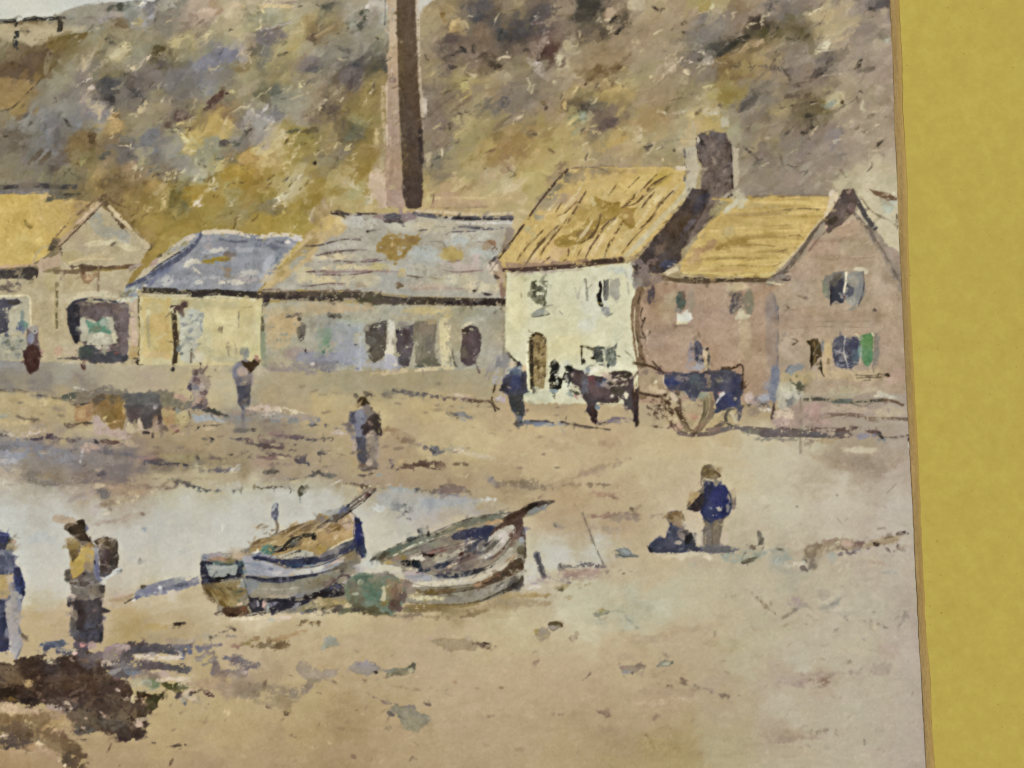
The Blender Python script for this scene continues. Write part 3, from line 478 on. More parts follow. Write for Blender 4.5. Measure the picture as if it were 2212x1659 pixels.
blobs('''
200 60 120 30 36 206 198 170;130 90 60 24 10 136 128 98;120 150 130 60 5 128 116 80 .9;250 110 30 30 0 190 176 130;480 80 130 50 40 144 122 52 .9;330 250 110 80 20 166 140 50 .8
60 240 90 70 0 164 136 44 .8;240 170 14 20 0 190 166 80;540 190 26 60 30 178 158 110 .9;600 120 20 60 30 170 150 112;460 190 60 20 30 140 122 84 .8;860 20 110 50 20 172 164 108;960 50 30 60 0 168 162 128;985 60 20 40 0 200 196 180''', soft=1, rough=1.3, dry=.15)
poly('1480,0 1530,0 1520,130 1450,130', (192, 176, 120), soft=1.2, rough=.8)
poly('1530,10 1750,0 1760,50 1540,50', (184, 150, 106), soft=1.2, rough=1)
line('1530,60 1800,50 2212,56', 20, (206, 182, 130), a=.8, dry=.2)
poly('1520,75 1780,80 2000,80 2000,130 1510,130', (192, 156, 112), soft=1.2, rough=1)
line('1510,130 1700,140 2000,125', 11, (110, 86, 70), a=.7, dry=.3)
line('1540,8 1530,70 1520,120', 10, (104, 84, 60), a=.7, dry=.3)

# second going-over of the hill: crisper touches, then broken pen and scratch lines
hm = (ID == pid('hillside'))
restroke(hm, 1500, 6, 18, 3, 7.5, 36, 35, 6, 8, 0.55)
restroke(hm, 1300, 1.8, 6, 0.9, 2.4, 38, 40, 9, 5, 0.5)
def jag(n, x0, y0, x1, y1, cols, w, L, ang=38, a=.8):
    for _ in range(n):
        x, y = random.uniform(x0, x1), random.uniform(y0, y1); p = [(x, y)]
        for _ in range(random.randint(2, 4)):
            t = math.radians(ang + random.gauss(0, 42)); l = L * random.uniform(.4, 1)
            x, y = x + l * math.cos(t), y - l * math.sin(t); p.append((x, y))
        line(p, w * random.uniform(.7, 1.5), random.choice(cols), a=a * random.uniform(.6, 1), dry=.35, rough=.8, curve=False, soft=.8, taper=.6)
NAT()
PALE = [(206, 194, 158), (198, 184, 146), (190, 176, 146), (212, 200, 170)]; DK = [(84, 78, 68), (92, 82, 68), (74, 68, 60), (100, 88, 66)]
jag(45, 150, 90, 1480, 740, PALE, 7, 26); jag(50, 20, 100, 1480, 760, DK, 6.5, 20)
jag(50, 1660, 60, 3450, 660, PALE, 7, 26); jag(60, 1660, 60, 3450, 720, DK, 6.5, 20)
jag(40, 480, 560, 1480, 960, PALE, 7, 24); jag(30, 480, 700, 1250, 980, [(96, 82, 46), (112, 92, 50)], 6.5, 22)
# ----------------------------------------------------------- factory chimney
CH = 'factory_chimney'
T(1, 0)
poly('985,1500 1060,1470 1120,1500 1130,1700 960,1700', (200, 176, 146), soft=1.6, rough=2, dry=.2)
poly('1130,-60 1230,-60 1225,300 1240,1000 1255,1400 1270,1700 1120,1700 1115,1350 1120,1000 1118,760 1130,560 1150,300', (186, 160, 126), soft=.9, rough=1.1, dry=.1, part=CH, grad=((1150, 0, 1150, 1500), (168, 134, 104)))
line('1190,-60 1185,250 1175,420', 60, (192, 172, 140), a=.7, dry=.35)
line('1130,680 1128,1000 1132,1250', 16, (210, 190, 156), a=.8, dry=.3)
line('1100,760 1095,900 1105,1100', 34, (196, 172, 132), a=.7, dry=.3)
line('1117,-60 1117,120 1112,210', 10, (84, 82, 76), a=.8)
blobs('''1180 690 34 26 0 130 108 96 .8;1140 650 18 12 0 110 84 68 .8;1175 610 12 20 0 206 180 168 .8;1155 420 60 20 20 150 138 110 .6''', dry=.2)
line('1392,-60 1400,200 1400,500 1420,800 1440,1000', 40, (192, 176, 154), a=.75, dry=.3)
poly('1217,-60 1372,-60 1390,300 1396,500 1408,760 1425,1000 1436,1250 1440,1700 1270,1700 1262,1400 1248,1100 1232,800 1226,500 1217,250', (96, 76, 55), soft=1.2, rough=.7, var=8, part=CH, grad=((1300, 600, 1350, 1650), (82, 65, 52)))
line('1240,100 1255,600 1270,1000 1290,1500', 40, (104, 86, 52), a=.45, dry=.4)
line('1420,1130 1425,1250 1430,1400', 40, (58, 46, 42), a=.8, dry=.25)
flecks((1230, 100, 1420, 1600), 60, [(110, 90, 66), (64, 50, 38), (120, 100, 76)], 6, 2.5, 80, 20, .5, .4)
flecks((1130, 100, 1230, 1600), 60, [(206, 180, 140), (150, 124, 98)], 6, 2.5, 80, 20, .6, .4)
T(1, 1)
poly('1040,-20 1140,-20 1140,90 1165,128 1050,140', (200, 170, 140), soft=1, rough=1, part=CH)
poly('1130,-20 1275,-20 1290,120 1270,150 1150,130 1130,90', (172, 138, 112), soft=.8, rough=.7, part=CH)
line('1128,90 1145,125 1160,135', 12, (104, 78, 62), a=.8)
poly('1265,-20 1436,-20 1436,70 1430,125 1390,146 1310,142 1288,120', (84, 65, 52), soft=.7, rough=.6, var=6, part=CH)

# ------------------------------------------------- shed with the yellow roof
SH_ = 'yellow_roofed_shed'
T(0, 1)
poly('-60,760 340,690 480,700 900,680 1190,655 1090,800 1060,890 1205,900 1205,1500 -60,1450', (180, 166, 132), soft=.8, rough=.9, part=SH_ + '/wall', var=10)
poly('-60,14 370,14 560,60 760,80 850,95 510,440 440,520 280,625 -60,662', (202, 172, 88), soft=.8, rough=.8, part=SH_ + '/roof', grad=((300, 300, 760, 120), (176, 148, 92)), var=10)
for i in range(70):
    x, y = random.uniform(-40, 620), random.uniform(40, 600)
    if y < 640 - max(0, x - 250) * 1.1: blob(x, y, random.uniform(14, 50), random.uniform(5, 11), random.choice([(218, 190, 108), (186, 156, 76), (210, 180, 96), (196, 162, 74)]), -55 + random.uniform(-15, 15), a=.7, dry=.3)
flecks((20, 60, 420, 600), 14, [(120, 100, 50), (90, 76, 44)], 6, 2.5, -50, 20, .7, .3)
blobs('''560 35 90 20 12 98 94 78;430 60 40 18 30 92 86 70;620 20 40 10 0 60 58 48;690 140 60 60 0 170 142 98 .8;650 230 60 30 30 140 118 76 .6;330 430 60 30 40 210 184 96 .7''', dry=.2)
poly('-60,-20 440,-20 400,14 -60,16', (122, 118, 116), soft=.8, rough=1)
poly('860,110 960,180 1080,290 1290,480 1260,540 1190,650 900,650 700,660 520,690 505,470 650,330 780,210', (180, 166, 132), soft=.8, rough=.8, part=SH_ + '/gable', var=9)
blobs('''830 240 70 50 30 160 156 138;900 340 120 50 -20 156 152 134 .8;1060 380 80 50 -40 160 156 140 .8;680 420 60 110 40 176 158 128 .7;620 560 100 60 0 172 156 112 .8;900 440 150 26 5 206 196 158 .8;1120 480 130 26 -14 200 188 150 .8;800 560 120 30 10 196 178 134 .7;970 455 24 9 40 120 108 88''', dry=.2)
line('862,85 760,190 640,310 520,440', 56, (176, 150, 112), soft=.7, dry=.1, part=SH_ + '/bargeboard')
line('880,105 800,190 680,310 520,470', 15, (96, 76, 56), dry=.2)
line('820,70 700,170 560,300 450,420', 16, (116, 94, 66), dry=.35)
line('840,110 780,160 620,320', 14, (208, 186, 150), a=.7, dry=.3)
blobs('''470 450 60 30 40 98 86 66;440 500 30 20 0 90 80 62;520 480 14 60 10 96 80 60;860 60 60 30 10 128 104 72;900 60 40 50 -40 104 84 58''', dry=.3)
line('870,60 960,160 1060,300', 50, (104, 86, 60), dry=.45, part=SH_ + '/bargeboard')
line('940,60 1000,100 1080,130', 22, (110, 84, 52), dry=.3)
line('950,130 1060,250 1180,360 1280,470', 40, (196, 178, 140), dry=.2)
line('1060,200 1180,350 1240,400', 14, (130, 110, 70), dry=.3)
poly('600,640 740,625 900,640 1190,625 1195,655 1000,665 860,670 760,690 640,690', (98, 78, 58), soft=.8, rough=1.3, dry=.2)
line('480,690 560,690 700,690', 36, (118, 98, 72), dry=.3)
line('600,610 740,575 860,580 980,578', 22, (206, 186, 142), a=.85, dry=.25)
line('1000,650 1120,640 1190,650', 22, (130, 96, 56), dry=.5)
line('280,625 340,500 430,460', 18, (176, 160, 126), a=.8)
poly('280,630 420,560 520,530 530,640 440,660 380,680', (184, 158, 128), soft=1, rough=1, a=.9)
line('-60,650 120,640 300,628', 22, (196, 158, 112), dry=.2)
poly('-60,680 120,665 290,645 340,680 320,740 270,760 140,745 -60,765', (74, 66, 58), soft=.9, rough=1, dry=.1, part=SH_ + '/eave')
poly('-60,770 100,760 180,790 170,850 100,870 -60,860', (112, 100, 86), soft=1.2, rough=1.8, dry=.25)
flecks((-20, 820, 160, 890), 14, [(190, 176, 140), (140, 128, 100)], 10, 1.5, 0, 40, .6, .3)
blobs('''350 680 16 30 0 190 164 140;440 780 60 80 0 172 158 112 .7;300 800 90 40 0 170 156 120 .6;580 780 50 60 0 170 156 116 .6;950 800 120 70 0 176 162 130 .7;800 880 140 30 4 206 196 164 .8;600 920 90 40 0 188 176 146 .6''')
line('492,790 485,1000 490,1170', 24, (106, 98, 66), dry=.35)
line('470,880 460,1050 470,1160', 30, (186, 170, 130), a=.7)
line('530,700 530,900 540,1150', 30, (190, 178, 146), a=.6, dry=.3)
poly('690,710 800,690 865,695 862,740 800,750 770,800 720,790', (150, 118, 78), soft=.8, rough=.9, dry=.15, part=SH_ + '/hanging_sign')
line('850,640 850,760 848,860', 18, (140, 112, 82), dry=.2)
blobs('''770 740 34 20 20 196 160 116;720 700 10 20 0 112 84 56''')
line('820,880 828,920', 22, (196, 164, 128))
# left opening
poly('-60,905 160,900 250,905 262,1000 262,1140 200,1230 -60,1240', (176, 170, 146), soft=.8, rough=.9, part=SH_ + '/doorway')
line('-60,902 130,898 250,905 262,1040 268,1150', 20, (216, 206, 172), dry=.1)
poly('-60,930 150,920 190,960 100,990 70,1040 75,1215 -60,1240', (76, 72, 82), soft=1, rough=1.2, dry=.1)
blobs('''110 955 60 16 0 72 66 58;30 1000 60 60 0 92 88 106 .6;130 1060 44 70 0 184 180 156;190 1080 20 80 0 120 134 124 .9;200 1150 40 46 0 92 120 120;160 1180 24 20 0 84 96 130;225 1140 20 16 0 100 140 110;100 1210 40 20 0 178 172 150''', dry=.15)
poly('-60,1240 150,1230 240,1260 230,1440 -60,1450', (158, 156, 138), soft=1.4, rough=2.2, a=.9)
flecks((-20, 1230, 210, 1430), 34, [(196, 190, 166), (92, 96, 86), (78, 86, 100), (180, 176, 150)], 12, 1.6, 0, 60, .8, .3)
# arched opening with the heap of nets
poly('580,1100 572,1010 620,960 700,930 800,960 960,955 1110,960 1118,1080 1110,1200 1105,1460 980,1488 800,1480 690,1450 600,1440 640,1380 740,1330 700,1290 650,1320 610,1230', (104, 90, 84), soft=.9, rough=1.1, part=SH_ + '/doorway', var=12)
line('600,1000 660,940 760,925 900,935 1050,960', 22, (66, 66, 74), dry=.25)
line('580,950 640,920 800,890 1000,900', 30, (200, 190, 162), a=.8, dry=.3)
poly('578,1010 640,960 690,975 690,1150 680,1290 655,1320 600,1220', (58, 54, 58), soft=.9, rough=1, dry=.05)
poly('690,1090 740,1080 850,1130 920,1080 960,1080 1000,1190 1020,1290 960,1320 860,1330 780,1300 700,1290', (176, 170, 144), soft=1, rough=1.3)
poly('745,1120 800,1150 890,1090 940,1110 965,1225 860,1215 760,1235', (92, 140, 108), soft=1, rough=1.6, dry=.2)
blobs('''820 1190 60 30 20 104 120 92;900 1130 40 30 30 150 170 136;850 1240 60 22 10 206 200 176;910 1280 60 30 10 196 192 168;800 1300 60 26 0 186 180 156;990 1260 26 50 20 200 190 160;880 1340 70 20 0 180 172 150;1020 1280 12 14 0 92 84 70;640 1330 40 22 0 196 176 144;560 1340 90 60 0 184 172 140;500 1380 40 50 0 192 156 120;640 1390 70 34 0 188 170 140''', dry=.15)
poly('740,1330 800,1320 860,1380 980,1370 1110,1370 1105,1460 960,1480 800,1475 690,1440', (78, 76, 78), soft=1, rough=1.3)
blobs('''740 1390 60 60 0 70 78 70 .9;1000 1330 60 20 0 120 98 92;900 1380 60 10 10 150 130 116;1020 1392 36 16 0 160 84 70;900 1380 20 30 30 150 146 124''', dry=.2)
line('1060,980 1075,1150 1070,1380', 70, (112, 96, 96), dry=.2)
blobs('''1030 1010 60 50 0 120 102 90 .8;900 990 110 40 0 104 84 76 .8;770 1030 60 60 0 96 78 70 .8;1080 990 40 20 0 130 122 110''', dry=.2)
line('1150,960 1150,1150 1160,1330', 60, (190, 166, 138), dry=.25)
blobs('''1160 1390 50 60 0 176 146 88 .9;1140 1050 30 40 0 150 124 108 .7;1160 1240 30 60 0 200 178 150''', dry=.2)
line('1030,940 1120,920 1200,895', 40, (200, 196, 170), dry=.2)
line('1130,940 1180,900', 30, (186, 190, 170))
line('1215,890 1215,1060 1225,1200 1218,1330', 44, (84, 72, 50), dry=.38, part=SH_ + '/corner_post')
blobs('''1225 1390 36 40 0 84 74 54;1215 1470 40 26 0 66 58 40;1180 1440 40 10 0 80 70 56''', dry=.35)
line('500,1440 640,1440 700,1470', 18, (92, 84, 76), dry=.4)
blobs('''720 1500 16 30 20 92 62 46;740 1460 30 12 0 110 84 64;640 1470 60 12 10 196 186 160;880 1530 20 22 10 150 138 110;560 1480 40 9 30 190 178 140''', dry=.2)

# --------------------------------------------- small slate-roofed outbuilding
OB = 'slate_roofed_outbuilding'
T(0, 1)
poly('1205,900 1700,890 2280,920 2290,1060 2270,1490 1700,1500 1205,1490', (202, 189, 142), soft=.8, rough=.8, part=OB + '/wall', var=9)
poly('1070,870 1090,825 1250,670 1420,520 1580,400 1660,360 1760,345 1900,335 2000,345 2120,355 2210,375 2470,375 2600,395 2540,480 2440,600 2350,720 2255,830 2212,880 1700,855 1235,840 1180,900 1090,905', (142, 144, 150), soft=.8, rough=.9, part=OB + '/roof', var=12)
poly('1100,820 1250,670 1420,520 1580,400 1670,360 1700,380 1600,460 1440,590 1290,700 1170,790', (190, 178, 150), soft=.9, rough=1.3, dry=.1)
line('1745,350 1700,430 1560,560 1420,650 1270,740 1100,815', 46, (86, 90, 112), dry=.15, taper=.4)
line('1300,690 1420,600 1600,490', 10, (70, 66, 66), dry=.4)
blobs('''1380 550 20 12 20 60 56 50;1460 520 60 20 40 134 130 100;1560 470 60 18 35 140 136 106;1330 610 50 16 40 170 140 120;1640 390 40 20 30 196 184 170;1180 640 60 16 20 170 150 136''', dry=.3)
line('1760,350 1900,342 2020,348 2212,385 2350,370 2480,372 2600,398', 40, (206, 194, 170), dry=.2)
line('1900,410 2050,430 2212,420 2470,440', 26, (104, 106, 118), dry=.45)
line('2212,455 2320,460 2480,520', 46, (92, 96, 116), a=.6, dry=.35)
blobs('''1800 440 40 60 0 166 150 150 .8;1960 470 110 34 -4 140 140 148;1850 510 120 22 12 196 190 176;1700 600 50 26 -10 186 182 168;1860 585 130 26 8 150 128 46;1960 590 60 18 0 128 104 50;1990 540 60 22 0 120 104 90 .8;1780 560 60 14 20 128 120 80 .8
1560 640 90 40 20 146 148 160;1640 610 60 22 30 200 196 182;1700 680 60 12 -40 196 192 178;1580 760 110 30 10 160 160 168;1720 780 60 20 0 196 192 182;1950 670 60 26 -20 150 132 110;1960 720 60 14 -10 140 126 104;2030 600 40 40 0 160 150 146
1300 780 60 30 35 104 110 140;1400 700 110 24 36 112 118 150 .8;1450 770 60 40 20 186 184 180 .8;1250 820 30 16 30 206 200 186;1140 850 60 24 30 176 180 160;1200 840 30 22 0 200 196 176;1080 890 50 16 40 120 116 96
2080 600 90 40 10 150 152 164;2100 500 90 26 0 166 166 170;2050 780 140 22 0 200 196 182;1830 740 90 16 5 170 170 172;2140 700 90 26 10 186 184 178;2160 760 70 30 0 166 160 160;2330 620 90 50 50 160 166 180;2420 540 60 40 50 130 140 156;2390 580 60 16 55 92 108 124;2300 720 60 40 40 164 168 172;2230 800 50 20 0 150 152 170''', dry=.22, rough=1.3)
line('2480,430 2560,400 2600,410', 40, (204, 196, 184), dry=.3)
line('1215,870 1600,880 2240,905', 60, (176, 164, 130))
line('1240,848 1400,855 1560,858 1640,870', 54, (66, 60, 52), dry=.3)
line('1640,880 1850,872 2050,880 2235,890', 62, (62, 56, 50), dry=.28, part=OB + '/eave')
line('1260,895 1500,895 1620,890', 16, (200, 192, 160), a=.8, dry=.3)
line('1620,930 1900,905 2200,930', 20, (206, 198, 160), dry=.4)
poly('1240,900 1480,920 1490,1440 1240,1420', (194, 168, 100), soft=2, rough=2, a=.75, dry=.1)
blobs('''1380 1180 80 140 0 198 166 96 .8;1330 1000 70 60 0 188 172 118 .8;1310 1300 70 100 0 200 186 124 .6;1340 1400 90 30 0 206 180 130 .8;1440 1420 40 30 0 200 170 110 .8;1760 960 160 40 0 186 176 130 .8;2000 980 130 40 0 180 172 130 .7;1900 1150 200 120 0 210 200 150 .7;2120 1100 60 200 0 196 182 128 .7;1700 1420 80 60 0 200 192 168 .8;1780 1300 70 110 0 200 194 150 .8;1900 1400 150 50 0 190 182 140 .7;2000 1450 160 34 0 176 172 144 .7;2140 1350 60 80 0 204 194 134 .8;1600 950 80 26 0 170 156 110 .7''', dry=.1, soft=1.6)
line('1270,1000 1275,1150 1290,1340', 30, (160, 152, 120), a=.7, dry=.3)
poly('1545,1055 1650,1010 1760,1040 1750,1200 1700,1330 1660,1480 1550,1460', (190, 188, 166), soft=1.2, rough=1.4, part=OB + '/doorway')
line('1500,1000 1510,1180 1525,1330 1505,1480', 46, (82, 68, 46), dry=.22, part=OB + '/door')
line('1490,1000 1540,1000 1600,975', 44, (96, 70, 58), dry=.1)
line('1550,1030 1580,1060 1570,1000', 30, (104, 82, 66), a=.8)
blobs('''1490 1530 20 16 20 66 60 48;1545 1360 20 30 0 120 124 118;1560 1400 16 20 0 84 90 88''', dry=.2)
flecks((1560, 1060, 1740, 1330), 26, [(120, 126, 124), (96, 104, 116), (210, 208, 190), (140, 140, 130)], 12, 1.7, 20, 50, .8, .35)
line('1760,1070 1730,1150 1745,1200', 12, (140, 146, 140), dry=.3)
line('1655,1360 1650,1470', 16, (120, 108, 88), dry=.4)
line('2062,1030 2062,1165', 10, (124, 116, 98), dry=.25)
line('1890,1190 1900,1170', 9, (140, 128, 104)); line('1915,1200 1920,1160', 9, (140, 128, 104))
blobs('''2030 1330 14 50 10 128 122 104;1970 1320 16 30 -20 140 132 110;1975 1390 8 30 0 150 142 116;1850 1540 14 10 0 110 100 80''', dry=.4)
line('2110,1000 2180,990', 8, (150, 140, 110), a=.7)
T(1, 1)
line('70,990 66,1120 60,1240', 46, (104, 98, 76), dry=.55, part=OB + '/corner_post')
line('72,1240 74,1350 80,1480', 70, (138, 146, 108), dry=.15)
line('72,960 74,1010 66,1040', 26, (66, 60, 56), dry=.2)
line('122,1030 120,1250 130,1470', 26, (212, 204, 156), dry=.25)
line('20,1000 14,1250 10,1450', 40, (206, 198, 140), a=.7)

# --------------------------------------------------------- grey-roofed workshop
WS = 'grey_roofed_workshop'
T(1, 1)
poly('60,950 400,935 1000,960 1700,985 2170,980 2190,1100 2200,1500 1720,1540 1300,1530 1000,1545 100,1530', (166, 161, 140), soft=.8, rough=.9, part=WS + '/wall', var=11)
poly('55,835 130,740 260,610 400,440 520,300 600,220 650,175 760,190 940,185 1100,190 1370,190 1650,215 2000,215 2212,215 2212,330 2150,350 2130,460 2095,590 2030,680 2080,760 2160,860 2170,930 1700,910 1300,900 1000,865 700,860 400,850 60,870', (170, 164, 148), soft=.8, rough=.9, part=WS + '/roof', var=10)
poly('640,180 700,210 800,240 780,330 640,400 540,470 480,560 380,640 250,760 110,830 60,830 250,620 400,440 560,260', (192, 166, 112), soft=2, rough=2, a=.85)
blobs('''600 280 110 60 40 200 172 104;470 410 60 60 0 170 138 82 .8;740 270 60 60 0 204 184 130;300 620 40 150 -48 164 144 92 .8;380 530 30 130 -50 156 134 84 .7;260 560 20 170 -47 206 186 140 .8;120 730 30 90 -48 192 176 142 .8;350 600 26 90 -45 160 160 150 .8;420 700 80 60 0 196 184 146 .8;520 240 30 50 30 150 126 86 .8
900 260 160 50 0 186 182 168;760 450 130 50 0 182 176 164;700 560 150 30 0 198 184 150;800 650 200 26 0 202 188 152;560 760 160 40 0 200 186 148;900 760 200 60 0 190 178 148;1060 650 90 40 0 190 176 124;1150 560 90 30 0 176 170 140
1240 300 160 40 0 182 176 156;1500 300 160 50 0 186 178 154;1450 520 120 60 0 178 182 174;1500 600 160 40 0 176 178 170;1850 380 180 50 0 186 184 172;1750 420 130 40 0 176 182 178;1950 530 150 60 0 180 180 166;1800 650 200 40 0 186 172 160;1400 680 180 50 0 184 180 164;1700 760 240 50 0 190 182 156;1450 820 200 30 0 190 172 148;1900 820 200 50 0 196 186 158;2050 640 60 60 0 200 184 160;1900 560 60 26 0 196 172 160;2120 760 40 60 0 176 160 130''', soft=2, rough=2, dry=.2)
poly('1030,490 1080,420 1180,345 1260,370 1440,395 1400,450 1330,480 1280,560 1210,615 1140,580 1050,540', (152, 126, 66), soft=1.2, rough=2, dry=.12)
blobs('''1180 440 60 60 20 138 112 56 .8;1340 420 70 26 0 140 110 66 .8;1100 490 60 26 10 146 120 66;1180 430 8 40 0 180 150 96;1300 470 50 40 0 150 126 76''', dry=.25, rough=1.6)
poly('1590,500 1690,470 1790,520 1800,570 1700,595 1600,590', (168, 152, 98), soft=1.3, rough=2, dry=.12)
blobs('''2030 440 50 26 0 150 112 78;2060 500 36 30 10 120 92 66;1990 470 40 40 0 168 148 120;2080 600 40 40 0 210 190 160;1230 810 40 26 0 120 102 72;1200 800 34 20 10 140 120 96;900 810 40 20 0 160 142 112;1260 700 40 40 0 196 176 120''', dry=.3, rough=1.6)
PL = (94, 80, 72)
for p, w, c, d in [('430,468 560,458 680,425 800,408 905,418', 16, (86, 72, 66), .3), ('720,430 800,400 900,408', 24, PL, .6), ('520,548 640,530 760,508 955,500', 15, PL, .25), ('560,530 700,515', 20, PL, .6),
                   ('525,608 640,606 700,595 880,605 1000,600 1130,588', 15, (88, 66, 56), .3), ('620,600 830,610', 30, (110, 88, 84), .6), ('920,600 1120,575', 30, (120, 96, 92), .5), ('430,692 560,690 760,690 1000,682 1230,690', 22, (150, 118, 110), .2), ('520,715 800,715 1000,690', 14, (104, 78, 76), .35), ('430,690 600,680', 14, (90, 70, 66), .3),
                   ('400,815 500,808 640,790 770,792', 15, (104, 80, 72), .3), ('640,790 760,800', 26, (140, 112, 104), .5), ('1640,372 1690,345 1900,340', 14, (88, 84, 90), .3), ('1710,315 1780,300 1950,315 2150,312', 34, (104, 104, 112), .55), ('1830,300 2000,320 2140,310', 18, (76, 74, 78), .45),
                   ('1300,722 1400,735 1470,738', 14, (110, 96, 78), .45), ('1480,735 1600,755', 12, (140, 122, 104), .4), ('1620,675 1740,692 1960,675', 16, (138, 108, 100), .4), ('1540,612 1760,590', 14, (140, 116, 108), .45), ('1360,840 1600,830 1850,840', 30, (170, 146, 128), .5), ('1470,430 1600,430 1640,480', 12, (130, 124, 112), .4), ('1850,460 1900,430 1980,440', 12, (130, 120, 116), .4),
                   ('960,340 1080,322', 11, (110, 100, 92), .3), ('1400,335 1480,325', 11, (92, 88, 88), .35), ('1540,300 1640,300', 9, (130, 126, 122), .4), ('820,750 850,730', 9, (130, 110, 96), .3), ('1450,600 1600,640', 9, (150, 150, 140), .4)]:
    line(p, w, c, a=.85, dry=d, taper=.5)
blobs('''962 340 12 10 0 70 64 58;1885 855 16 12 0 56 50 48;1990 880 30 11 -10 72 62 56;2040 590 40 9 40 92 84 80;2020 620 9 26 30 88 80 76''', dry=.1)
line('655,178 720,172 800,192 940,188 1040,190', 24, (84, 74, 68), dry=.3)
line('660,185 720,195 760,215', 18, (60, 50, 40), dry=.3)
poly('1000,190 1370,190 1390,240 1250,262 1150,255 1010,225', (146, 124, 114), soft=1, rough=1.3, dry=.1)
blobs('''1200 215 80 30 0 92 82 88;1180 255 70 12 0 88 76 70;1320 210 60 26 0 140 116 116;1250 170 20 26 0 150 124 124''', dry=.2)
line('1370,188 1500,205 1620,215 1800,228 2000,222 2212,222', 36, (92, 88, 94), dry=.35)
line('1600,218 1850,232 2212,235', 18, (62, 56, 58), dry=.3)
line('1390,165 1600,170 1900,195 2212,180', 20, (204, 188, 160), a=.8, dry=.35)
line('1740,265 1950,270 2212,262', 24, (196, 192, 184), dry=.35)
poly('2212,300 2160,310 2150,420 2120,500 2085,600 2140,560 2200,460 2240,330', (142, 130, 116), soft=1, rough=1)
line('2225,440 2170,510 2085,610', 20, (88, 78, 70), dry=.3)
line('2090,610 2130,540 2212,450', 10, (70, 62, 58), dry=.3)
line('2020,690 2090,600', 8, (120, 104, 96), dry=.2)
blobs('''2140 630 50 60 20 160 130 106;2170 610 40 26 0 196 160 110;2110 730 34 60 0 176 148 120;2140 850 26 60 0 140 110 88;2190 660 30 30 0 140 106 82;2080 740 18 14 0 90 76 66''', dry=.3, rough=1.6)
line('2165,700 2172,800 2176,940', 20, (64, 48, 40), dry=.15)
# eave
poly('40,840 400,850 1000,870 1300,900 2180,930 2185,985 1700,985 1000,960 400,940 60,955', (150, 138, 116), soft=1, rough=1, a=.9)
line('40,890 200,895 400,885 600,895 800,890 1000,905 1180,935 1400,940 1700,945 2000,950 2180,952', 62, (80, 70, 58), dry=.14, part=WS + '/eave', rough=.8)
blobs('''90 925 40 50 0 62 56 56;240 910 150 26 4 66 58 54;620 925 150 26 0 62 56 52;1000 940 140 44 0 86 82 62;1150 950 150 30 0 92 80 70 .8;1850 960 180 22 0 58 48 46;2080 955 120 26 0 56 44 36;420 880 110 18 0 96 80 66 .8;960 885 100 22 0 92 82 64;1500 920 140 14 0 84 72 56''', dry=.25, rough=1.3)
line('60,845 200,840 300,860 700,850 900,850', 12, (120, 96, 78), dry=.4)
# wall passages
blobs('''250 1130 150 120 0 192 166 122 .9;200 1230 110 140 0 190 170 128 .8;320 1030 200 40 0 176 162 128 .8;720 1000 260 46 0 184 160 122 .9;500 990 200 30 4 176 162 132 .8;600 1140 200 60 0 150 148 136 .8;800 1150 110 60 0 164 168 158;700 1230 180 100 0 146 150 152 .8;860 1100 120 30 0 168 170 140 .8
380 1400 200 60 0 160 142 136 .8;600 1430 260 60 0 142 142 156 .9;400 1520 260 40 0 138 130 126 .8;800 1400 120 110 0 152 158 174 .9;740 1300 110 80 0 152 154 158;900 1420 60 100 0 164 170 188 .8;1060 1500 120 40 0 170 170 180 .8;1180 1460 70 60 0 162 164 188 .9;620 1500 180 40 0 128 122 122 .8
1500 1030 200 36 0 190 172 122 .8;1300 1080 120 34 0 170 158 128 .8;1620 1050 80 40 0 194 178 130 .8;1850 1040 150 46 0 150 146 120 .9;2000 1150 120 140 0 158 152 132 .8;2060 1400 90 110 0 164 158 142 .8;1730 1240 40 180 0 156 150 126 .9;2150 1250 40 180 0 150 142 122 .7;2140 1450 60 60 0 150 146 142 .8;2000 1480 60 60 0 172 164 140''', soft=2.2, rough=2.4, dry=.1)
blobs('''395 1190 34 80 -6 100 94 84 .9;380 1100 30 22 -30 90 82 70;395 1260 14 20 0 76 66 60;430 1370 12 14 0 70 62 60;600 1290 50 100 -20 116 150 114 .8;610 1330 60 50 -20 104 144 108;560 1210 40 60 -20 130 150 122 .7;580 1380 16 20 20 86 120 96;700 1070 90 16 -5 110 104 88;660 1080 40 18 -30 96 86 72;280 1080 40 9 20 112 104 92;340 1070 30 9 20 110 98 88;800 1150 20 12 -30 110 108 96;860 1320 24 10 0 96 92 98;540 1340 40 90 -10 160 160 140 .6;480 1150 40 60 0 146 138 120 .7;700 1470 12 10 0 96 92 96;490 1490 14 12 0 206 196 186;870 1520 16 9 0 96 100 124;1290 1500 10 14 0 74 66 78''', dry=.25, rough=1.4)
line('895,1170 900,1330 900,1470', 22, (180, 182, 184), a=.7, dry=.25)
line('920,1150 925,1300 960,1440', 26, (164, 166, 158), a=.8, dry=.2)
poly('940,1175 1000,1140 1060,1125 1135,1105 1128,1250 1122,1400 1080,1440 1050,1460 1030,1485 985,1450 970,1390 990,1340 950,1290 942,1230', (90, 82, 72), soft=.8, rough=.9, dry=.06, part=WS + '/doorway', curve=False)
blobs('''1000 1290 40 40 0 110 104 92 .7;1090 1200 30 60 0 96 88 84 .8;1030 1400 40 30 0 100 94 80 .7;960 1180 30 20 40 130 122 110''', dry=.3)
poly('1140,1100 1200,1110 1205,1260 1195,1400 1215,1500 1125,1480 1120,1390 1135,1260', (204, 198, 180), soft=.9, rough=1.2, dry=.1)
blobs('''1170 1180 20 60 0 208 204 188;1185 1290 14 30 0 150 142 130;1160 1450 40 50 0 160 164 190 .9''', dry=.3)
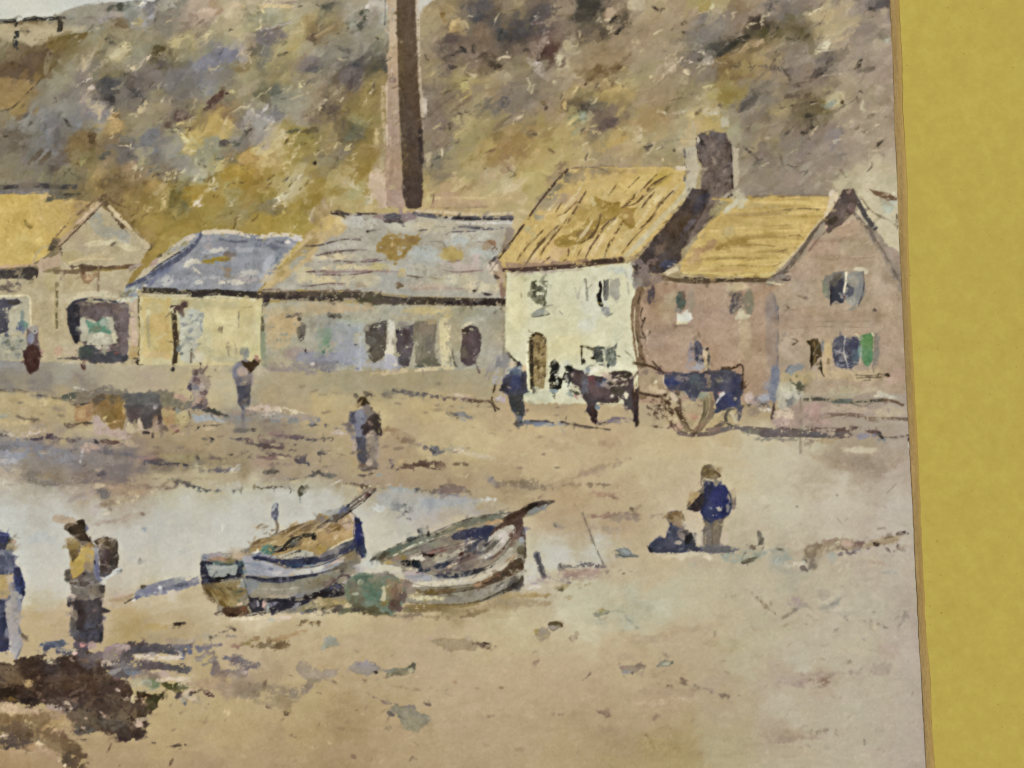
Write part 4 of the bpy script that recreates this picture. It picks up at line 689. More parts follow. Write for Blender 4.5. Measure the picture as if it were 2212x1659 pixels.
poly('1210,1190 1250,1170 1370,1140 1370,1290 1345,1420 1325,1500 1285,1515 1240,1480 1225,1410 1205,1340', (86, 76, 82), soft=.9, rough=1, dry=.06, part=WS + '/doorway')
blobs('''1270 1160 60 40 0 130 126 118 .8;1300 1250 34 70 0 76 60 62 .8;1250 1420 30 40 0 92 86 104 .8;1290 1390 40 60 0 92 82 92;1222 1205 14 16 0 60 56 60''', dry=.25)
poly('1360,1140 1440,1110 1555,1125 1555,1300 1545,1440 1570,1470 1605,1500 1500,1515 1410,1512 1365,1470 1380,1380 1350,1260', (118, 111, 94), soft=.9, rough=1, dry=.06, part=WS + '/doorway')
blobs('''1470 1180 70 50 0 134 120 104 .8;1500 1330 40 90 0 104 98 88 .8;1400 1330 30 120 0 140 136 118 .8;1480 1460 80 30 0 102 100 80 .8;1420 1500 40 10 0 84 86 76;1500 1120 60 22 0 160 146 116''', dry=.3)
line('1620,1120 1620,1300 1640,1500', 74, (206, 196, 156), dry=.12)
line('1670,1150 1665,1300 1710,1490', 18, (226, 214, 170), a=.8, dry=.2)
line('1580,1200 1575,1400', 16, (180, 168, 138), dry=.3)
line('1690,1350 1715,1480 1740,1510', 16, (110, 104, 88), dry=.25)
poly('1790,1180 1850,1150 1910,1170 1945,1240 1940,1350 1900,1450 1850,1500 1800,1490 1760,1430 1770,1330 1780,1250', (86, 70, 70), soft=.9, rough=1, dry=.04, part=WS + '/doorway', curve=True)
blobs('''1880 1280 40 100 0 98 76 86 .8;1810 1200 34 40 0 72 58 50;1790 1400 30 50 0 110 100 84 .8;1860 1460 40 40 0 90 74 74 .8''', dry=.3)
line('1790,1170 1830,1140 1880,1130', 24, (204, 194, 164), dry=.3)
line('1900,1480 1930,1560', 12, (110, 92, 84), dry=.3)
line('2120,990 2140,1200 2140,1440', 14, (132, 122, 104), a=.7, dry=.4)
flecks((2040, 1380, 2212, 1560), 16, [(130, 124, 118), (190, 182, 160)], 9, 3, 70, 30, .7, .4)
line('1380,1545 1500,1530 1700,1520', 30, (206, 190, 150), dry=.3)
line('1440,1540 1450,1600', 16, (140, 128, 102), dry=.4)
line('1000,1580 1150,1560 1300,1540', 40, (204, 188, 146), a=.7, dry=.3)

# ------------------------------------------------------------- white cottage
WC = 'white_cottage'
T(2, 1)
poly('-50,690 0,690 300,670 700,640 1040,610 1060,800 1110,845 1062,1000 1060,1250 1092,1460 1095,1600 1060,1830 130,1830 60,1600 0,1420 -60,1340', (211, 207, 168), soft=.8, rough=.7, part=WC + '/wall', var=7)
blobs('''700 900 120 190 0 213 211 184 .8;650 1150 80 60 0 212 212 192 .8;800 700 160 60 0 206 203 172 .8;150 720 180 50 0 204 200 152 .8;300 900 60 130 0 206 204 172 .7;950 1300 90 200 0 206 204 170 .8;60 1000 80 250 0 214 208 164 .8;450 1350 160 130 0 214 206 158 .8;930 680 80 40 0 184 190 176 .8;850 1510 180 26 0 222 216 186 .9;1030 700 30 60 0 200 200 184;250 690 250 18 2 186 176 158 .7''', soft=2.2, rough=2, dry=.05)
T(2, 1)
ROOF = '480,-195 760,-215 1080,-215 1330,-220 1500,-190 1560,-20 1540,10 1400,180 1250,360 1100,520 1050,560 960,585 700,610 300,650 0,676 -60,684 -120,560 0,400 140,190 300,-10'
poly(ROOF, (202, 171, 98), soft=.8, rough=.8, part=WC + '/roof', var=10)
blobs('''300 100 130 70 45 168 148 108 .8;430 -100 130 70 30 170 146 104 .8;250 180 60 40 40 170 156 124 .8;520 60 90 90 40 198 160 100 .8;150 480 130 60 45 206 176 104;400 520 130 60 40 206 172 112;700 480 130 60 40 210 178 114;950 430 130 60 45 204 178 116;250 600 150 30 0 200 164 116 .9;850 120 200 60 40 190 160 90 .8;1200 60 170 60 45 202 178 116;1080 -80 200 60 30 206 182 112;800 -130 150 60 20 192 164 100;1300 -120 120 60 30 196 166 76;540 320 60 50 0 214 188 112;450 220 60 40 30 206 182 122;330 430 60 50 0 196 160 92''', soft=2, rough=2, dry=.15)
poly('700,40 780,70 900,80 960,120 1080,130 1060,200 1070,310 1010,320 960,260 920,200 830,240 760,300 700,380 620,440 520,470 430,480 350,450 400,380 520,340 640,260 680,160', (160, 129, 52), soft=1.1, rough=1.8, dry=.08)
blobs('''560 230 130 60 42 170 140 66 .8;900 100 90 26 10 146 114 38;1000 180 60 40 0 168 130 56;480 420 110 26 8 146 120 52;720 180 60 60 30 186 156 84 .8;1010 240 50 40 0 164 126 50;620 350 60 30 20 140 110 54;700 80 20 40 30 200 178 120;980 210 20 12 0 206 190 130''', dry=.25, rough=1.4)
for p in ['430,250 330,380 230,480 170,590', '700,240 620,360 560,430', '960,170 870,280 790,380 720,520', '1010,330 930,430 870,550', '820,520 790,570', '1290,20 1200,120 1130,220 1040,330', '1180,330 1080,430 980,540', '1440,-60 1330,60 1260,150', '620,-80 520,60 430,160', '350,120 260,220 190,320', '860,-40 780,60', '1140,-60 1040,60', '280,430 180,540 140,600', '560,450 520,540']:
    line(p, 30, random.choice([(212, 194, 142), (206, 184, 128), (214, 196, 150), (204, 190, 150)]), a=.75, dry=.3, taper=.6)
for p in ['760,190 720,310 640,400 540,450', '900,225 790,310 730,400', '640,0 560,130 490,255', '1060,30 1000,90 950,130', '410,290 330,370 250,450', '1390,-160 1240,-60 1120,60', '880,400 820,480', '1250,190 1180,260']:
    line(p, 34, random.choice([(150, 122, 66), (138, 114, 70), (160, 130, 76)]), a=.6, dry=.3, taper=.6)
blobs('''300 60 120 60 45 150 136 106 .8;520 -130 160 40 0 152 134 100 .8;430 60 60 40 45 166 142 112 .8;760 -180 160 26 0 158 138 104 .8;230 200 50 60 40 150 142 118 .8;140 330 40 60 45 176 168 128 .7;1000 -180 160 24 4 172 146 92 .8''', soft=2, rough=2, dry=.25)
BR = (98, 74, 42)
for p, w in [('400,285 330,360 240,450 160,560 120,625', 20), ('270,330 180,420 100,510 40,600', 20), ('470,240 420,310 330,420 260,520 240,590', 16), ('640,-10 560,130 480,265', 14), ('1370,-160 1200,-50 1080,90 960,130', 20), ('770,190 740,300 680,390 600,440', 20), ('900,215 800,290 740,390 680,480 640,560', 22), ('960,250 890,370 840,450 800,560', 24), ('1140,310 1050,400 950,530', 12), ('1240,180 1160,270 1100,320', 20), ('1230,0 1160,80 1120,140', 18), ('1390,-10 1290,100 1220,190', 18), ('1080,0 1000,100 940,140', 20), ('490,480 480,560 420,620', 18), ('560,80 470,170 390,210', 12), ('430,90 380,170', 14), ('1310,50 1240,140', 14), ('900,-60 830,40', 12), ('1250,-150 1160,-60 1090,30', 18), ('1100,-130 1010,-40', 14), ('330,560 250,620', 16), ('600,490 560,560', 10)]:
    line(p, w, BR, a=.85, dry=.25, taper=.6)
for p in ['120,420 60,520', '360,330 250,480', '640,430 590,560', '830,420 770,560', '1000,330 900,480', '330,240 240,330', '210,380 130,490', '720,450 680,540']:
    line(p, 12, (214, 188, 120), a=.7, dry=.3)
line('480,-190 400,-110 300,10 200,140 140,230 60,340 -20,450 -110,560', 22, (88, 70, 52), dry=.3)
line('510,-170 420,-60 330,40', 40, (120, 112, 88), a=.7, dry=.3)
line('480,-200 700,-215 820,-180', 16, (110, 92, 66), a=.6, dry=.4)
poly('1560,-20 1490,60 1360,200 1220,350 1080,500 1000,560 940,580 1000,510 1140,360 1300,180 1420,60 1500,-40', (196, 182, 142), soft=.9, rough=.7)
line('940,570 1090,540 1250,380 1420,190 1560,20', 10, (160, 138, 104), a=.7, dry=.3)
poly('-60,600 60,610 300,610 500,590 700,580 960,560 940,600 700,625 300,655 -60,690', (150, 116, 88), soft=1.2, rough=1.2, dry=.1, a=.8)
line('-60,675 150,672 320,655 520,640 700,615 950,588', 44, (88, 66, 52), dry=.22, part=WC + '/eave')
line('700,600 850,590 960,595', 34, (76, 62, 42), dry=.4)
line('-40,705 300,690 600,670', 20, (176, 160, 140), a=.7, dry=.35)
# chimney and the dark gable
T(2, 0)
poly('1500,1290 1560,1260 1615,1290 1600,1380 1625,1450 1590,1560 1600,1700 1500,1700', (184, 173, 146), soft=.9, rough=1.2, part=WC + '/chimney')
poly('1900,1270 1960,1290 1965,1480 1950,1600 1900,1640', (178, 166, 142), soft=1.2, rough=1.4)
line('1490,1290 1500,1450 1490,1560', 18, (104, 98, 92), dry=.45)
poly('1590,1200 1620,1150 1700,1130 1780,1140 1850,1150 1880,1210 1905,1290 1908,1480 1915,1700 1600,1720 1640,1560 1650,1440 1615,1370 1600,1290', (104, 89, 78), soft=.9, rough=1.1, part=WC + '/chimney', var=14)
blobs('''1700 1290 60 110 0 116 98 84 .8;1820 1400 50 130 0 112 96 84 .8;1640 1230 20 60 20 66 58 48;1680 1550 50 60 0 122 104 92 .8;1870 1250 24 60 -10 84 70 60;1660 1160 40 12 0 90 84 62;1610 1210 12 26 0 190 176 150;1700 1490 60 40 0 92 76 68 .8''', dry=.25, rough=1.5)
flecks((1630, 1180, 1890, 1640), 44, [(140, 120, 104), (76, 62, 54), (150, 132, 116), (84, 70, 62)], 9, 2, 60, 60, .7, .35)
line('1890,1250 1900,1400 1905,1640', 16, (58, 48, 42), dry=.25)
line('1640,1420 1610,1360 1600,1280', 12, (66, 56, 48), dry=.3)
line('1430,1450 1480,1460', 40, (206, 190, 160))
T(2, 1)
poly('1600,-30 1920,-30 1900,40 1830,110 1720,200 1620,330 1560,400 1470,500 1430,440 1500,200', (110, 95, 84), soft=1, rough=1, part=WC + '/gable')
poly('1560,-30 1700,-30 1695,90 1660,160 1590,270 1540,380 1470,500 1440,610 1320,690 1250,710 1200,700 1120,720 1060,690 1040,640 1100,560 1200,440 1320,290 1450,140', (80, 66, 58), soft=.9, rough=.9, part=WC + '/gable', var=10)
blobs('''1640 80 40 110 -38 70 62 74 .9;1450 300 150 40 48 76 62 48 .9;1350 440 130 40 45 84 70 56 .9;1330 640 90 40 20 74 72 92;1250 670 60 30 0 74 70 84 .8;1520 300 100 22 55 92 84 96 .8;1100 640 60 60 0 128 112 106;1280 500 60 40 40 108 86 66;1210 600 60 30 20 118 96 84;1200 630 20 12 0 178 140 92;1080 720 50 50 0 120 108 100;1150 700 34 40 0 104 90 84;1780 60 80 60 40 124 108 94 .7;1700 160 60 30 50 104 88 76 .7''', dry=.2, rough=1.4)
poly('1050,640 1180,620 1210,700 1300,710 1320,770 1200,820 1130,835 1070,820 1050,740', (124, 108, 98), soft=1, rough=1.3, dry=.1)
blobs('''1070 690 30 30 0 92 80 74;1090 790 40 50 0 140 134 124 .8;1250 750 60 40 0 140 116 100''', dry=.2, rough=1.4)
line('1890,20 1820,110 1740,200 1600,340', 24, (98, 82, 66), dry=.25)
line('1870,10 1800,90', 22, (176, 168, 150), dry=.3)
line('1300,700 1440,600 1460,540', 12, (84, 70, 58), dry=.3)
poly('1310,700 1380,650 1440,640 1450,690 1340,720', (200, 184, 150), soft=1, rough=1)
# windows and door
poly('168,775 230,765 310,770 305,900 300,960 215,985 170,930 155,860', (128, 125, 96), soft=.8, rough=1.2, dry=.2, part=WC + '/window')
flecks((165, 780, 300, 970), 46, [(86, 84, 60), (160, 156, 124), (98, 96, 70), (74, 72, 54)], 9, 2, 70, 40, .8, .3)
line('200,790 190,860 200,900', 26, (84, 80, 58), dry=.3)
poly('165,1060 220,1015 270,1012 325,1050 250,1070 180,1085', (152, 153, 136), soft=.8, rough=1, part=WC + '/window_sill')
line('168,1060 190,1080 320,1056', 10, (104, 102, 84), dry=.3)
line('760,780 768,840 755,920 775,975', 34, (38, 34, 30), rough=.9)
poly('790,765 838,755 835,830 838,920 810,950 790,935 780,850', (112, 110, 100), soft=.8, rough=.8, part=WC + '/window')
line('795,760 800,850 790,900', 12, (60, 58, 50), dry=.3)
poly('850,750 930,738 928,900 905,955 870,915 840,880', (167, 163, 146), soft=.8, rough=1, part=WC + '/shutter')
poly('768,995 840,980 850,1075 820,1092 785,1040', (152, 150, 140), soft=.8, rough=.9, part=WC + '/window_sill')
line('790,950 815,960 830,990', 20, (206, 204, 186))
blobs('''760 968 18 10 -30 176 148 60;770 975 20 10 -20 60 54 44;850 1060 26 8 30 130 126 110''', rough=.5)
line('632,755 645,830 650,930', 24, (142, 138, 120), dry=.2)
line('660,830 690,800', 9, (140, 136, 116)); line('540,800 570,920', 24, (190, 188, 160), a=.8, dry=.3); line('600,780 580,870 570,920', 20, (168, 166, 146), a=.7, dry=.35)
line('985,700 1000,800 1010,880', 16, (168, 166, 146), a=.9, dry=.3); line('75,850 85,940', 14, (176, 170, 130), dry=.4); line('410,1030 435,1055', 14, (160, 158, 134), dry=.2)
line('80,730 110,760', 26, (180, 172, 128), a=.7, dry=.3)
poly('715,1380 740,1340 790,1325 800,1360 785,1420 800,1490 760,1500 720,1465 700,1430', (78, 80, 70), soft=.7, rough=1, dry=.12, part=WC + '/window')
poly('800,1375 860,1340 920,1298 900,1390 905,1440 885,1500 835,1512 805,1450', (124, 128, 114), soft=.7, rough=1, dry=.08, part=WC + '/shutter')
flecks((720, 1340, 900, 1500), 60, [(66, 68, 58), (150, 154, 140), (92, 96, 84), (110, 114, 100)], 8, 2, 60, 60, .7, .3)
line('790,1370 800,1440 790,1475 740,1480', 13, (206, 204, 176)); line('905,1300 890,1400 930,1420', 9, (72, 72, 60), dry=.2)
line('595,1335 640,1340 700,1360 740,1375', 16, (48, 40, 28), dry=.15); line('600,1340 602,1420 605,1490', 12, (52, 46, 32), dry=.15)
blobs('''618 1460 18 26 10 62 54 40;700 1435 16 10 0 50 46 34;830 1500 14 20 0 70 72 62;1020 1410 40 6 -40 150 144 120''', rough=.5)
line('640,1525 680,1500 720,1510', 20, (140, 142, 128), dry=.2)
poly('145,1310 165,1245 205,1218 250,1228 288,1265 300,1330 300,1440 285,1660 282,1700 152,1700 150,1500', (146, 128, 86), soft=.7, rough=.8, part=WC + '/door')
line('172,1290 168,1450 172,1690', 34, (58, 50, 36), dry=.12)
line('160,1260 200,1225 260,1240 292,1290', 26, (84, 68, 44), dry=.35)
flecks((195, 1250, 292, 1670), 110, [(92, 78, 50), (170, 152, 112), (70, 58, 38), (186, 170, 130)], 8, 1.8, 40, 50, .8, .25)
blobs('''240 1340 26 40 0 84 70 44;185 1240 14 14 0 44 38 28''', dry=.3)
line('135,1300 130,1450 130,1660', 16, (226, 222, 184), dry=.2); line('300,1290 306,1420 300,1660', 14, (196, 188, 150), dry=.3)
T(2, 2)
poly('85,85 150,70 330,55 365,70 355,185 250,175 130,170 90,140', (202, 201, 164), soft=1, rough=1.2, part=WC + '/doorstep')
blobs('''210 30 70 8 0 170 170 140;180 20 10 14 0 70 76 60;120 60 30 14 -20 70 80 70;160 90 60 16 0 180 186 150''', dry=.3)
line('110,160 200,178 350,185 500,190', 14, (176, 158, 120), dry=.3)

# ------------------------------------------------------------ pink brick house
PH = 'pink_house'
T(2, 1)
poly('1110,850 1190,820 1310,770 1500,790 1700,790 2300,790 2300,1830 1100,1830 1100,1500 1062,1250 1064,1000', (172, 139, 108), soft=.8, rough=.8, part=PH + '/wall', var=9)
blobs('''1200 900 90 80 0 140 110 84 .9;1300 1000 130 110 0 158 126 92 .8;1250 1150 110 130 0 164 132 98 .8;1350 850 140 60 0 168 132 98 .8;1400 1350 180 160 0 178 144 114 .8;1800 900 130 130 0 178 146 114 .8;1750 1150 140 160 0 176 144 118 .8;1500 1260 90 90 0 186 156 122 .7;1900 1300 110 160 0 178 148 122 .7;2010 1250 60 220 0 190 168 134 .8;2150 1100 70 250 0 176 142 110 .9;2120 1450 110 160 0 172 146 114 .8;1350 1030 60 120 0 172 150 116 .8;1380 930 60 60 0 176 156 124;1900 840 50 60 0 180 158 124;2010 820 90 16 0 206 190 150 .7''', soft=2.4, rough=2.2, dry=.1)
line('1115,850 1080,940 1066,1020 1068,1180 1085,1330 1110,1450 1130,1560 1130,1760', 74, (128, 102, 72), soft=.8, rough=.9, part=PH + '/corner_post')
for p in ['1110,870 1090,960', '1130,1000 1110,1080 1140,1130', '1150,1090 1120,1180 1150,1260 1190,1210', '1100,1250 1160,1280 1120,1340', '1150,1300 1170,1400', '1090,1400 1130,1440', '1070,1200 1090,1300']:
    line(p, 11, (82, 62, 44), dry=.25)
line('1062,1000 1056,1150 1072,1290 1090,1420', 10, (224, 218, 180), a=.8)
line('1170,1200 1165,1330 1170,1450', 14, (206, 176, 142), a=.7, dry=.3)
poly('1170,850 1220,810 1240,870 1225,930 1190,975 1165,930', (92, 80, 80), soft=.9, rough=.9, dry=.05, part=PH + '/vent')
poly('1420,905 1440,865 1475,855 1495,900 1505,960 1480,1010 1450,1035 1425,1000', (96, 98, 80), soft=.8, rough=.8, part=PH + '/window')
blobs('''1480 890 24 40 0 122 96 70 .9;1440 930 16 30 0 84 92 78;1545 950 36 100 0 152 134 108''', dry=.15)
poly('1420,1040 1460,1060 1510,1020 1545,1050 1575,1100 1540,1125 1480,1140 1425,1145', (216, 210, 190), soft=.9, rough=1.2, part=PH + '/window_sill')
blobs('''1470 1130 60 14 0 216 198 152;1440 1020 20 14 0 130 132 124''', dry=.1)
line('1410,1160 1480,1150 1560,1170', 9, (140, 118, 94), dry=.3)
poly('1885,940 1930,870 1985,860 2000,930 1985,1000 1940,1030 1890,1060 1880,1000', (128, 112, 96), soft=.9, rough=1.3, dry=.1, part=PH + '/window')
flecks((1890, 880, 1990, 1050), 26, [(84, 76, 74), (170, 152, 126), (100, 86, 74)], 9, 2, 60, 40, .8, .3)
blob(2050, 950, 44, 112, (130, 122, 100), a=1, dry=.05, part=PH + '/shutter')
poly('1985,1000 2010,1050 2070,1065 2060,1085 1960,1110 1930,1080', (198, 186, 156), soft=1, rough=1.2)
poly('1570,1310 1610,1290 1645,1320 1645,1470 1610,1490 1580,1440', (86, 82, 94), soft=.9, rough=1.3, dry=.15, part=PH + '/window')
flecks((1580, 1310, 1645, 1480), 30, [(60, 58, 66), (130, 126, 134), (100, 96, 108)], 8, 2, 70, 30, .8, .3)
blobs('''1545 1400 30 90 0 140 128 134 .8;1550 1490 40 50 0 150 142 146 .8;1620 1510 50 40 0 156 154 158 .9;1670 1380 20 40 0 206 182 150;1690 1460 24 90 0 196 178 136 .8;1700 1440 12 50 0 90 84 78;1690 1355 16 16 0 64 56 52;1620 1240 10 26 0 110 92 74''', dry=.3)
T(3, 1)
poly('-20,880 40,850 70,900 95,1000 95,1659 -10,1700', (146, 130, 118), soft=2.5, rough=1.3, a=.6)
line('60,880 80,1050 90,1250 80,1450 85,1659', 34, (122, 114, 110), a=.75, dry=.25)
line('90,1000 98,1250 92,1450', 10, (76, 74, 80), a=.8, dry=.2)
blobs('''60 1590 46 90 0 104 106 118 .8;20 1000 40 130 0 146 130 118 .6;10 1560 40 60 0 180 156 130 .8''', dry=.2)
poly('40,850 120,790 180,740 300,560 420,400 510,330 620,270 700,185 780,230 900,325 980,500 1080,680 1165,820 1195,1600 1195,1740 95,1740 95,1000', (172, 150, 122), soft=.8, rough=.8, part=PH + '/gable', var=9)
blobs('''480 470 160 70 0 178 142 114 .8;680 320 110 70 0 186 152 120 .8;760 480 160 60 0 168 150 120 .8;300 680 160 80 0 182 152 124 .8;600 600 300 60 0 172 146 116 .8;250 900 160 130 0 180 158 132 .8;1000 900 130 150 0 184 160 132 .8;600 1080 400 60 0 168 142 112 .8;300 1050 160 60 0 178 150 122;900 1200 200 60 0 182 156 126 .8;250 1150 200 90 0 170 142 116 .8;1060 1300 100 200 0 180 152 124 .8;200 1300 100 120 0 184 160 134 .8;700 1580 350 50 0 192 170 128 .8;1100 1590 90 70 0 184 152 126;250 1600 140 60 0 180 162 118 .8;500 1450 50 130 0 190 164 122 .8;640 570 200 12 0 146 122 94 .7;720 410 130 14 5 150 128 98 .7;440 420 120 10 0 160 122 96 .7''', soft=2.4, rough=2, dry=.1)
for p in ['330,1120 700,1120 880,1115', '380,580 640,560 860,555', '700,430 800,455 880,430', '200,1180 520,1160 900,1175', '650,390 800,385', '560,660 700,640', '500,330 700,300']:
    line(p, 12, random.choice([(148, 122, 94), (200, 176, 144), (144, 120, 92)]), a=.6, dry=.5, taper=.5)
# roof
T(3, 1)
poly('-480,60 -260,45 0,25 200,30 590,38 600,60 540,160 480,250 400,330 300,450 180,580 20,740 -60,745 -500,735 -760,690 -740,600 -600,380 -450,190 -330,90', (196, 166, 92), soft=.8, rough=.8, part=PH + '/roof', var=9, streak=7)
for x0, y0, x1, y1, w, c in [(-420, 120, 100, 130, 60, (178, 156, 104)), (100, 90, 480, 110, 40, (208, 184, 110)), (-360, 200, 200, 190, 40, (170, 142, 86)), (120, 190, 500, 190, 30, (212, 186, 112)), (-450, 290, 0, 270, 50, (186, 156, 86)), (0, 260, 400, 240, 36, (200, 172, 96)), (-520, 380, -50, 350, 40, (210, 180, 104)), (-300, 400, 150, 390, 34, (164, 132, 62)), (150, 360, 400, 330, 26, (206, 180, 110)), (-560, 470, -150, 470, 40, (180, 142, 70)), (-100, 440, 330, 430, 40, (208, 178, 100)), (-600, 540, -100, 540, 40, (202, 170, 92)), (-100, 520, 220, 520, 34, (170, 138, 66)), (-640, 620, -100, 610, 40, (208, 176, 92)), (-150, 600, 150, 590, 34, (214, 188, 108)), (-640, 690, -100, 680, 40, (196, 156, 82)), (-200, 680, 60, 670, 30, (206, 178, 92)), (-580, 580, 0, 575, 16, (150, 120, 60)), (150, 150, 450, 152, 14, (112, 92, 60)), (0, 170, 200, 160, 12, (130, 108, 70)), (180, 380, 300, 385, 12, (120, 96, 56)), (60, 520, 200, 500, 12, (130, 106, 62)), (-40, 300, 300, 290, 12, (150, 124, 70)), (-250, 460, 60, 470, 14, (140, 110, 50)), (-400, 640, -100, 645, 12, (150, 122, 62)), (50, 640, 140, 600, 14, (110, 90, 50)), (-60, 730, 60, 700, 30, (196, 186, 140)), (40, 690, 260, 470, 24, (206, 190, 140)), (60, 40, 560, 30, 22, (130, 112, 86)), (-280, 60, 60, 30, 26, (120, 106, 88))]:
    line([(x0, y0), ((x0 + x1) / 2 + 20, (y0 + y1) / 2 - 8), (x1, y1)], w, c, a=.75, dry=.35, taper=.5)
blobs('''-590 520 60 36 30 178 132 78 .9;-640 600 60 60 30 180 140 80 .8;-500 460 60 30 40 172 126 74 .8;-400 480 60 20 10 158 122 50;-250 430 110 26 8 160 128 54 .9;-260 60 60 90 40 196 190 162 .8;560 30 40 50 20 206 192 172;-680 660 80 40 20 190 156 86;-430 150 90 50 40 160 150 110 .8;-350 340 60 40 40 184 166 116''', dry=.25, rough=1.6)
T(2, 1)
poly('1820,170 1870,110 1950,50 1960,90 1890,160 1830,190', (196, 190, 162), soft=1, rough=1.2)
line('1450,700 1700,700 1900,715 2212,705', 22, (212, 190, 118), a=.8, dry=.2)
line('1310,742 1450,765 1620,775 1750,765 1900,755 2212,765', 36, (98, 78, 52), dry=.25, part=PH + '/eave')
line('1500,740 1700,745 1800,760 1900,765', 24, (80, 64, 44), dry=.4)
line('1460,720 1700,738 2000,735', 10, (186, 164, 122), dry=.3)
# barge boards, neighbour's roof
T(3, 1)
poly('780,-20 900,-30 1000,-10 1120,60 1135,300 1142,520 1060,480 950,430 880,320 820,200 780,80', (199, 189, 158), soft=.9, rough=.8, part='neighbouring_white_roof', var=7)
line('800,40 900,170 1040,240 1120,300', 14, (130, 116, 92), dry=.3)
line('860,0 950,150 1080,260', 34, (206, 198, 170), a=.7)
blobs('''1040 130 50 50 30 180 184 160;1090 80 40 30 0 196 196 176;1010 80 60 20 -30 176 168 140''', soft=1.5)
poly('870,-30 960,-10 1060,20 1125,50 1120,90 1000,60 900,20', (130, 98, 68), soft=.8, rough=1, dry=.05, part='neighbouring_white_roof/ridge')
line('1112,190 1118,300 1115,340', 10, (110, 92, 66), dry=.5)
line('880,330 960,430 1040,560 1110,700 1170,830', 90, (150, 136, 118), soft=1, rough=1, part=PH + '/bargeboard', dry=.06)
line('930,420 1000,520 1090,690 1160,810', 20, (120, 104, 90), dry=.3)
poly('1000,480 1080,470 1150,545 1160,640 1090,600', (164, 144, 128), soft=1, rough=1, dry=.1)
line('720,0 790,110 850,220 920,310', 44, (84, 80, 80), dry=.15)
line('730,170 800,250 880,330 930,430', 34, (116, 104, 92), dry=.35)
poly('640,-30 740,-30 770,60 770,110 725,190 640,280 560,325 525,365 495,320 480,240 560,140 620,40', (96, 81, 72), soft=.9, rough=.9, part=PH + '/bargeboard')
blobs('''680 60 40 60 30 84 72 68;560 250 50 30 40 72 62 50;640 170 50 30 50 112 94 88 .8;720 130 30 40 0 122 98 92;500 300 20 22 0 190 156 124;700 -10 30 30 0 150 120 104''', dry=.2)
poly('540,20 620,-10 590,80 520,190 470,240 500,160', (208, 190, 156), soft=.9, rough=.8)
line('470,250 400,330 330,450 240,570 150,680 40,745', 38, (106, 94, 78), dry=.15, part=PH + '/bargeboard')
line('460,235 380,330 280,460 200,560 60,700', 14, (206, 186, 146), a=.85, dry=.2)
line('500,340 420,420 330,540', 14, (136, 110, 92), dry=.3)
blobs('''170 745 34 26 0 120 104 100;100 740 60 26 20 136 126 118;30 780 40 40 0 130 124 112;60 790 60 14 -10 206 196 170;150 760 40 12 0 84 72 66''', dry=.15)
# gable windows
poly('478,760 500,720 590,690 660,685 672,740 660,800 655,905 668,960 610,975 560,970 530,930 490,915 478,840', (124, 120, 112), soft=.8, rough=1, part=PH + '/window')
poly('540,800 600,770 655,735 662,800 650,880 668,968 620,968 590,950 550,975 538,900', (66, 66, 78), soft=.8, rough=1.1)
line('545,850 542,980', 14, (52, 48, 50), dry=.2)
poly('680,720 740,690 820,685 832,780 822,880 800,950 750,985 690,960 665,930 672,830', (142, 139, 130), soft=.8, rough=1, part=PH + '/window')
blobs('''700 850 40 60 0 84 84 98 .9;690 800 24 40 0 76 76 84;740 770 50 50 0 160 152 134 .8;790 860 30 80 0 128 126 124 .8;720 950 40 30 0 164 160 148;600 730 50 30 30 108 100 90;495 850 18 50 0 128 134 112;570 770 30 40 0 96 92 88''', dry=.2)
line('820,690 830,780 818,880 780,985', 10, (76, 74, 76), a=.8)
line('675,700 672,780 660,840 655,895', 17, (220, 212, 184))
blobs('''790 665 60 20 0 206 196 170;845 690 16 20 0 214 206 180;655 905 8 10 0 120 40 40''', rough=.5)
line('560,965 590,945 625,972 660,955', 14, (190, 168, 138), a=.8)
poly('555,1340 570,1280 620,1250 700,1265 760,1245 800,1290 805,1400 785,1490 720,1520 640,1525 580,1505 560,1430', (74, 75, 92), soft=.9, rough=1.1, dry=.05, part=PH + '/window')
blobs('''640 1300 60 34 0 96 94 108 .8;620 1440 50 50 0 66 66 82 .8;740 1310 40 60 0 66 68 96 .8;760 1420 40 60 0 84 110 116 .7;790 1380 20 60 0 110 160 140 .7;600 1380 34 20 0 130 128 136 .8''', dry=.3)
flecks((580, 1350, 700, 1500), 30, [(160, 158, 160), (110, 108, 120), (52, 52, 66)], 8, 2, 40, 60, .8, .3)
line('668,1250 655,1360 668,1430 690,1510', 12, (196, 190, 176), a=.85)
line('575,1365 640,1390 660,1380', 8, (190, 184, 176), a=.8)
poly('785,1250 830,1225 905,1215 912,1300 905,1430 885,1500 860,1522 830,1500 800,1440 808,1350', (90, 132, 80), soft=.8, rough=.9, part=PH + '/shutter', var=12)
blobs('''850 1280 50 50 0 96 140 78;880 1420 26 60 0 84 132 84;800 1400 20 60 0 130 170 140 .7''', dry=.15)
poly('915,1225 950,1220 968,1260 962,1400 945,1490 905,1500 910,1380', (132, 126, 112), soft=.9, rough=1, dry=.05)
line('900,1220 912,1240', 14, (214, 204, 160)); line('760,1225 790,1250', 14, (216, 206, 166)); line('800,1440 790,1480', 14, (206, 196, 166))
line('905,1500 915,1560', 10, (136, 118, 98), dry=.2)
poly('345,1290 380,1275 430,1265 455,1320 472,1380 478,1440 430,1450 400,1490 370,1530 362,1460 375,1380', (84, 68, 42), soft=.8, rough=1.2, dry=.12, part=PH + '/door')
line('345,1292 375,1340 375,1480', 14, (54, 44, 26), dry=.15); line('455,1450 460,1530 470,1570 485,1592', 13, (50, 42, 26)); line('400,1300 410,1400 400,1480', 14, (120, 100, 60), dry=.3)
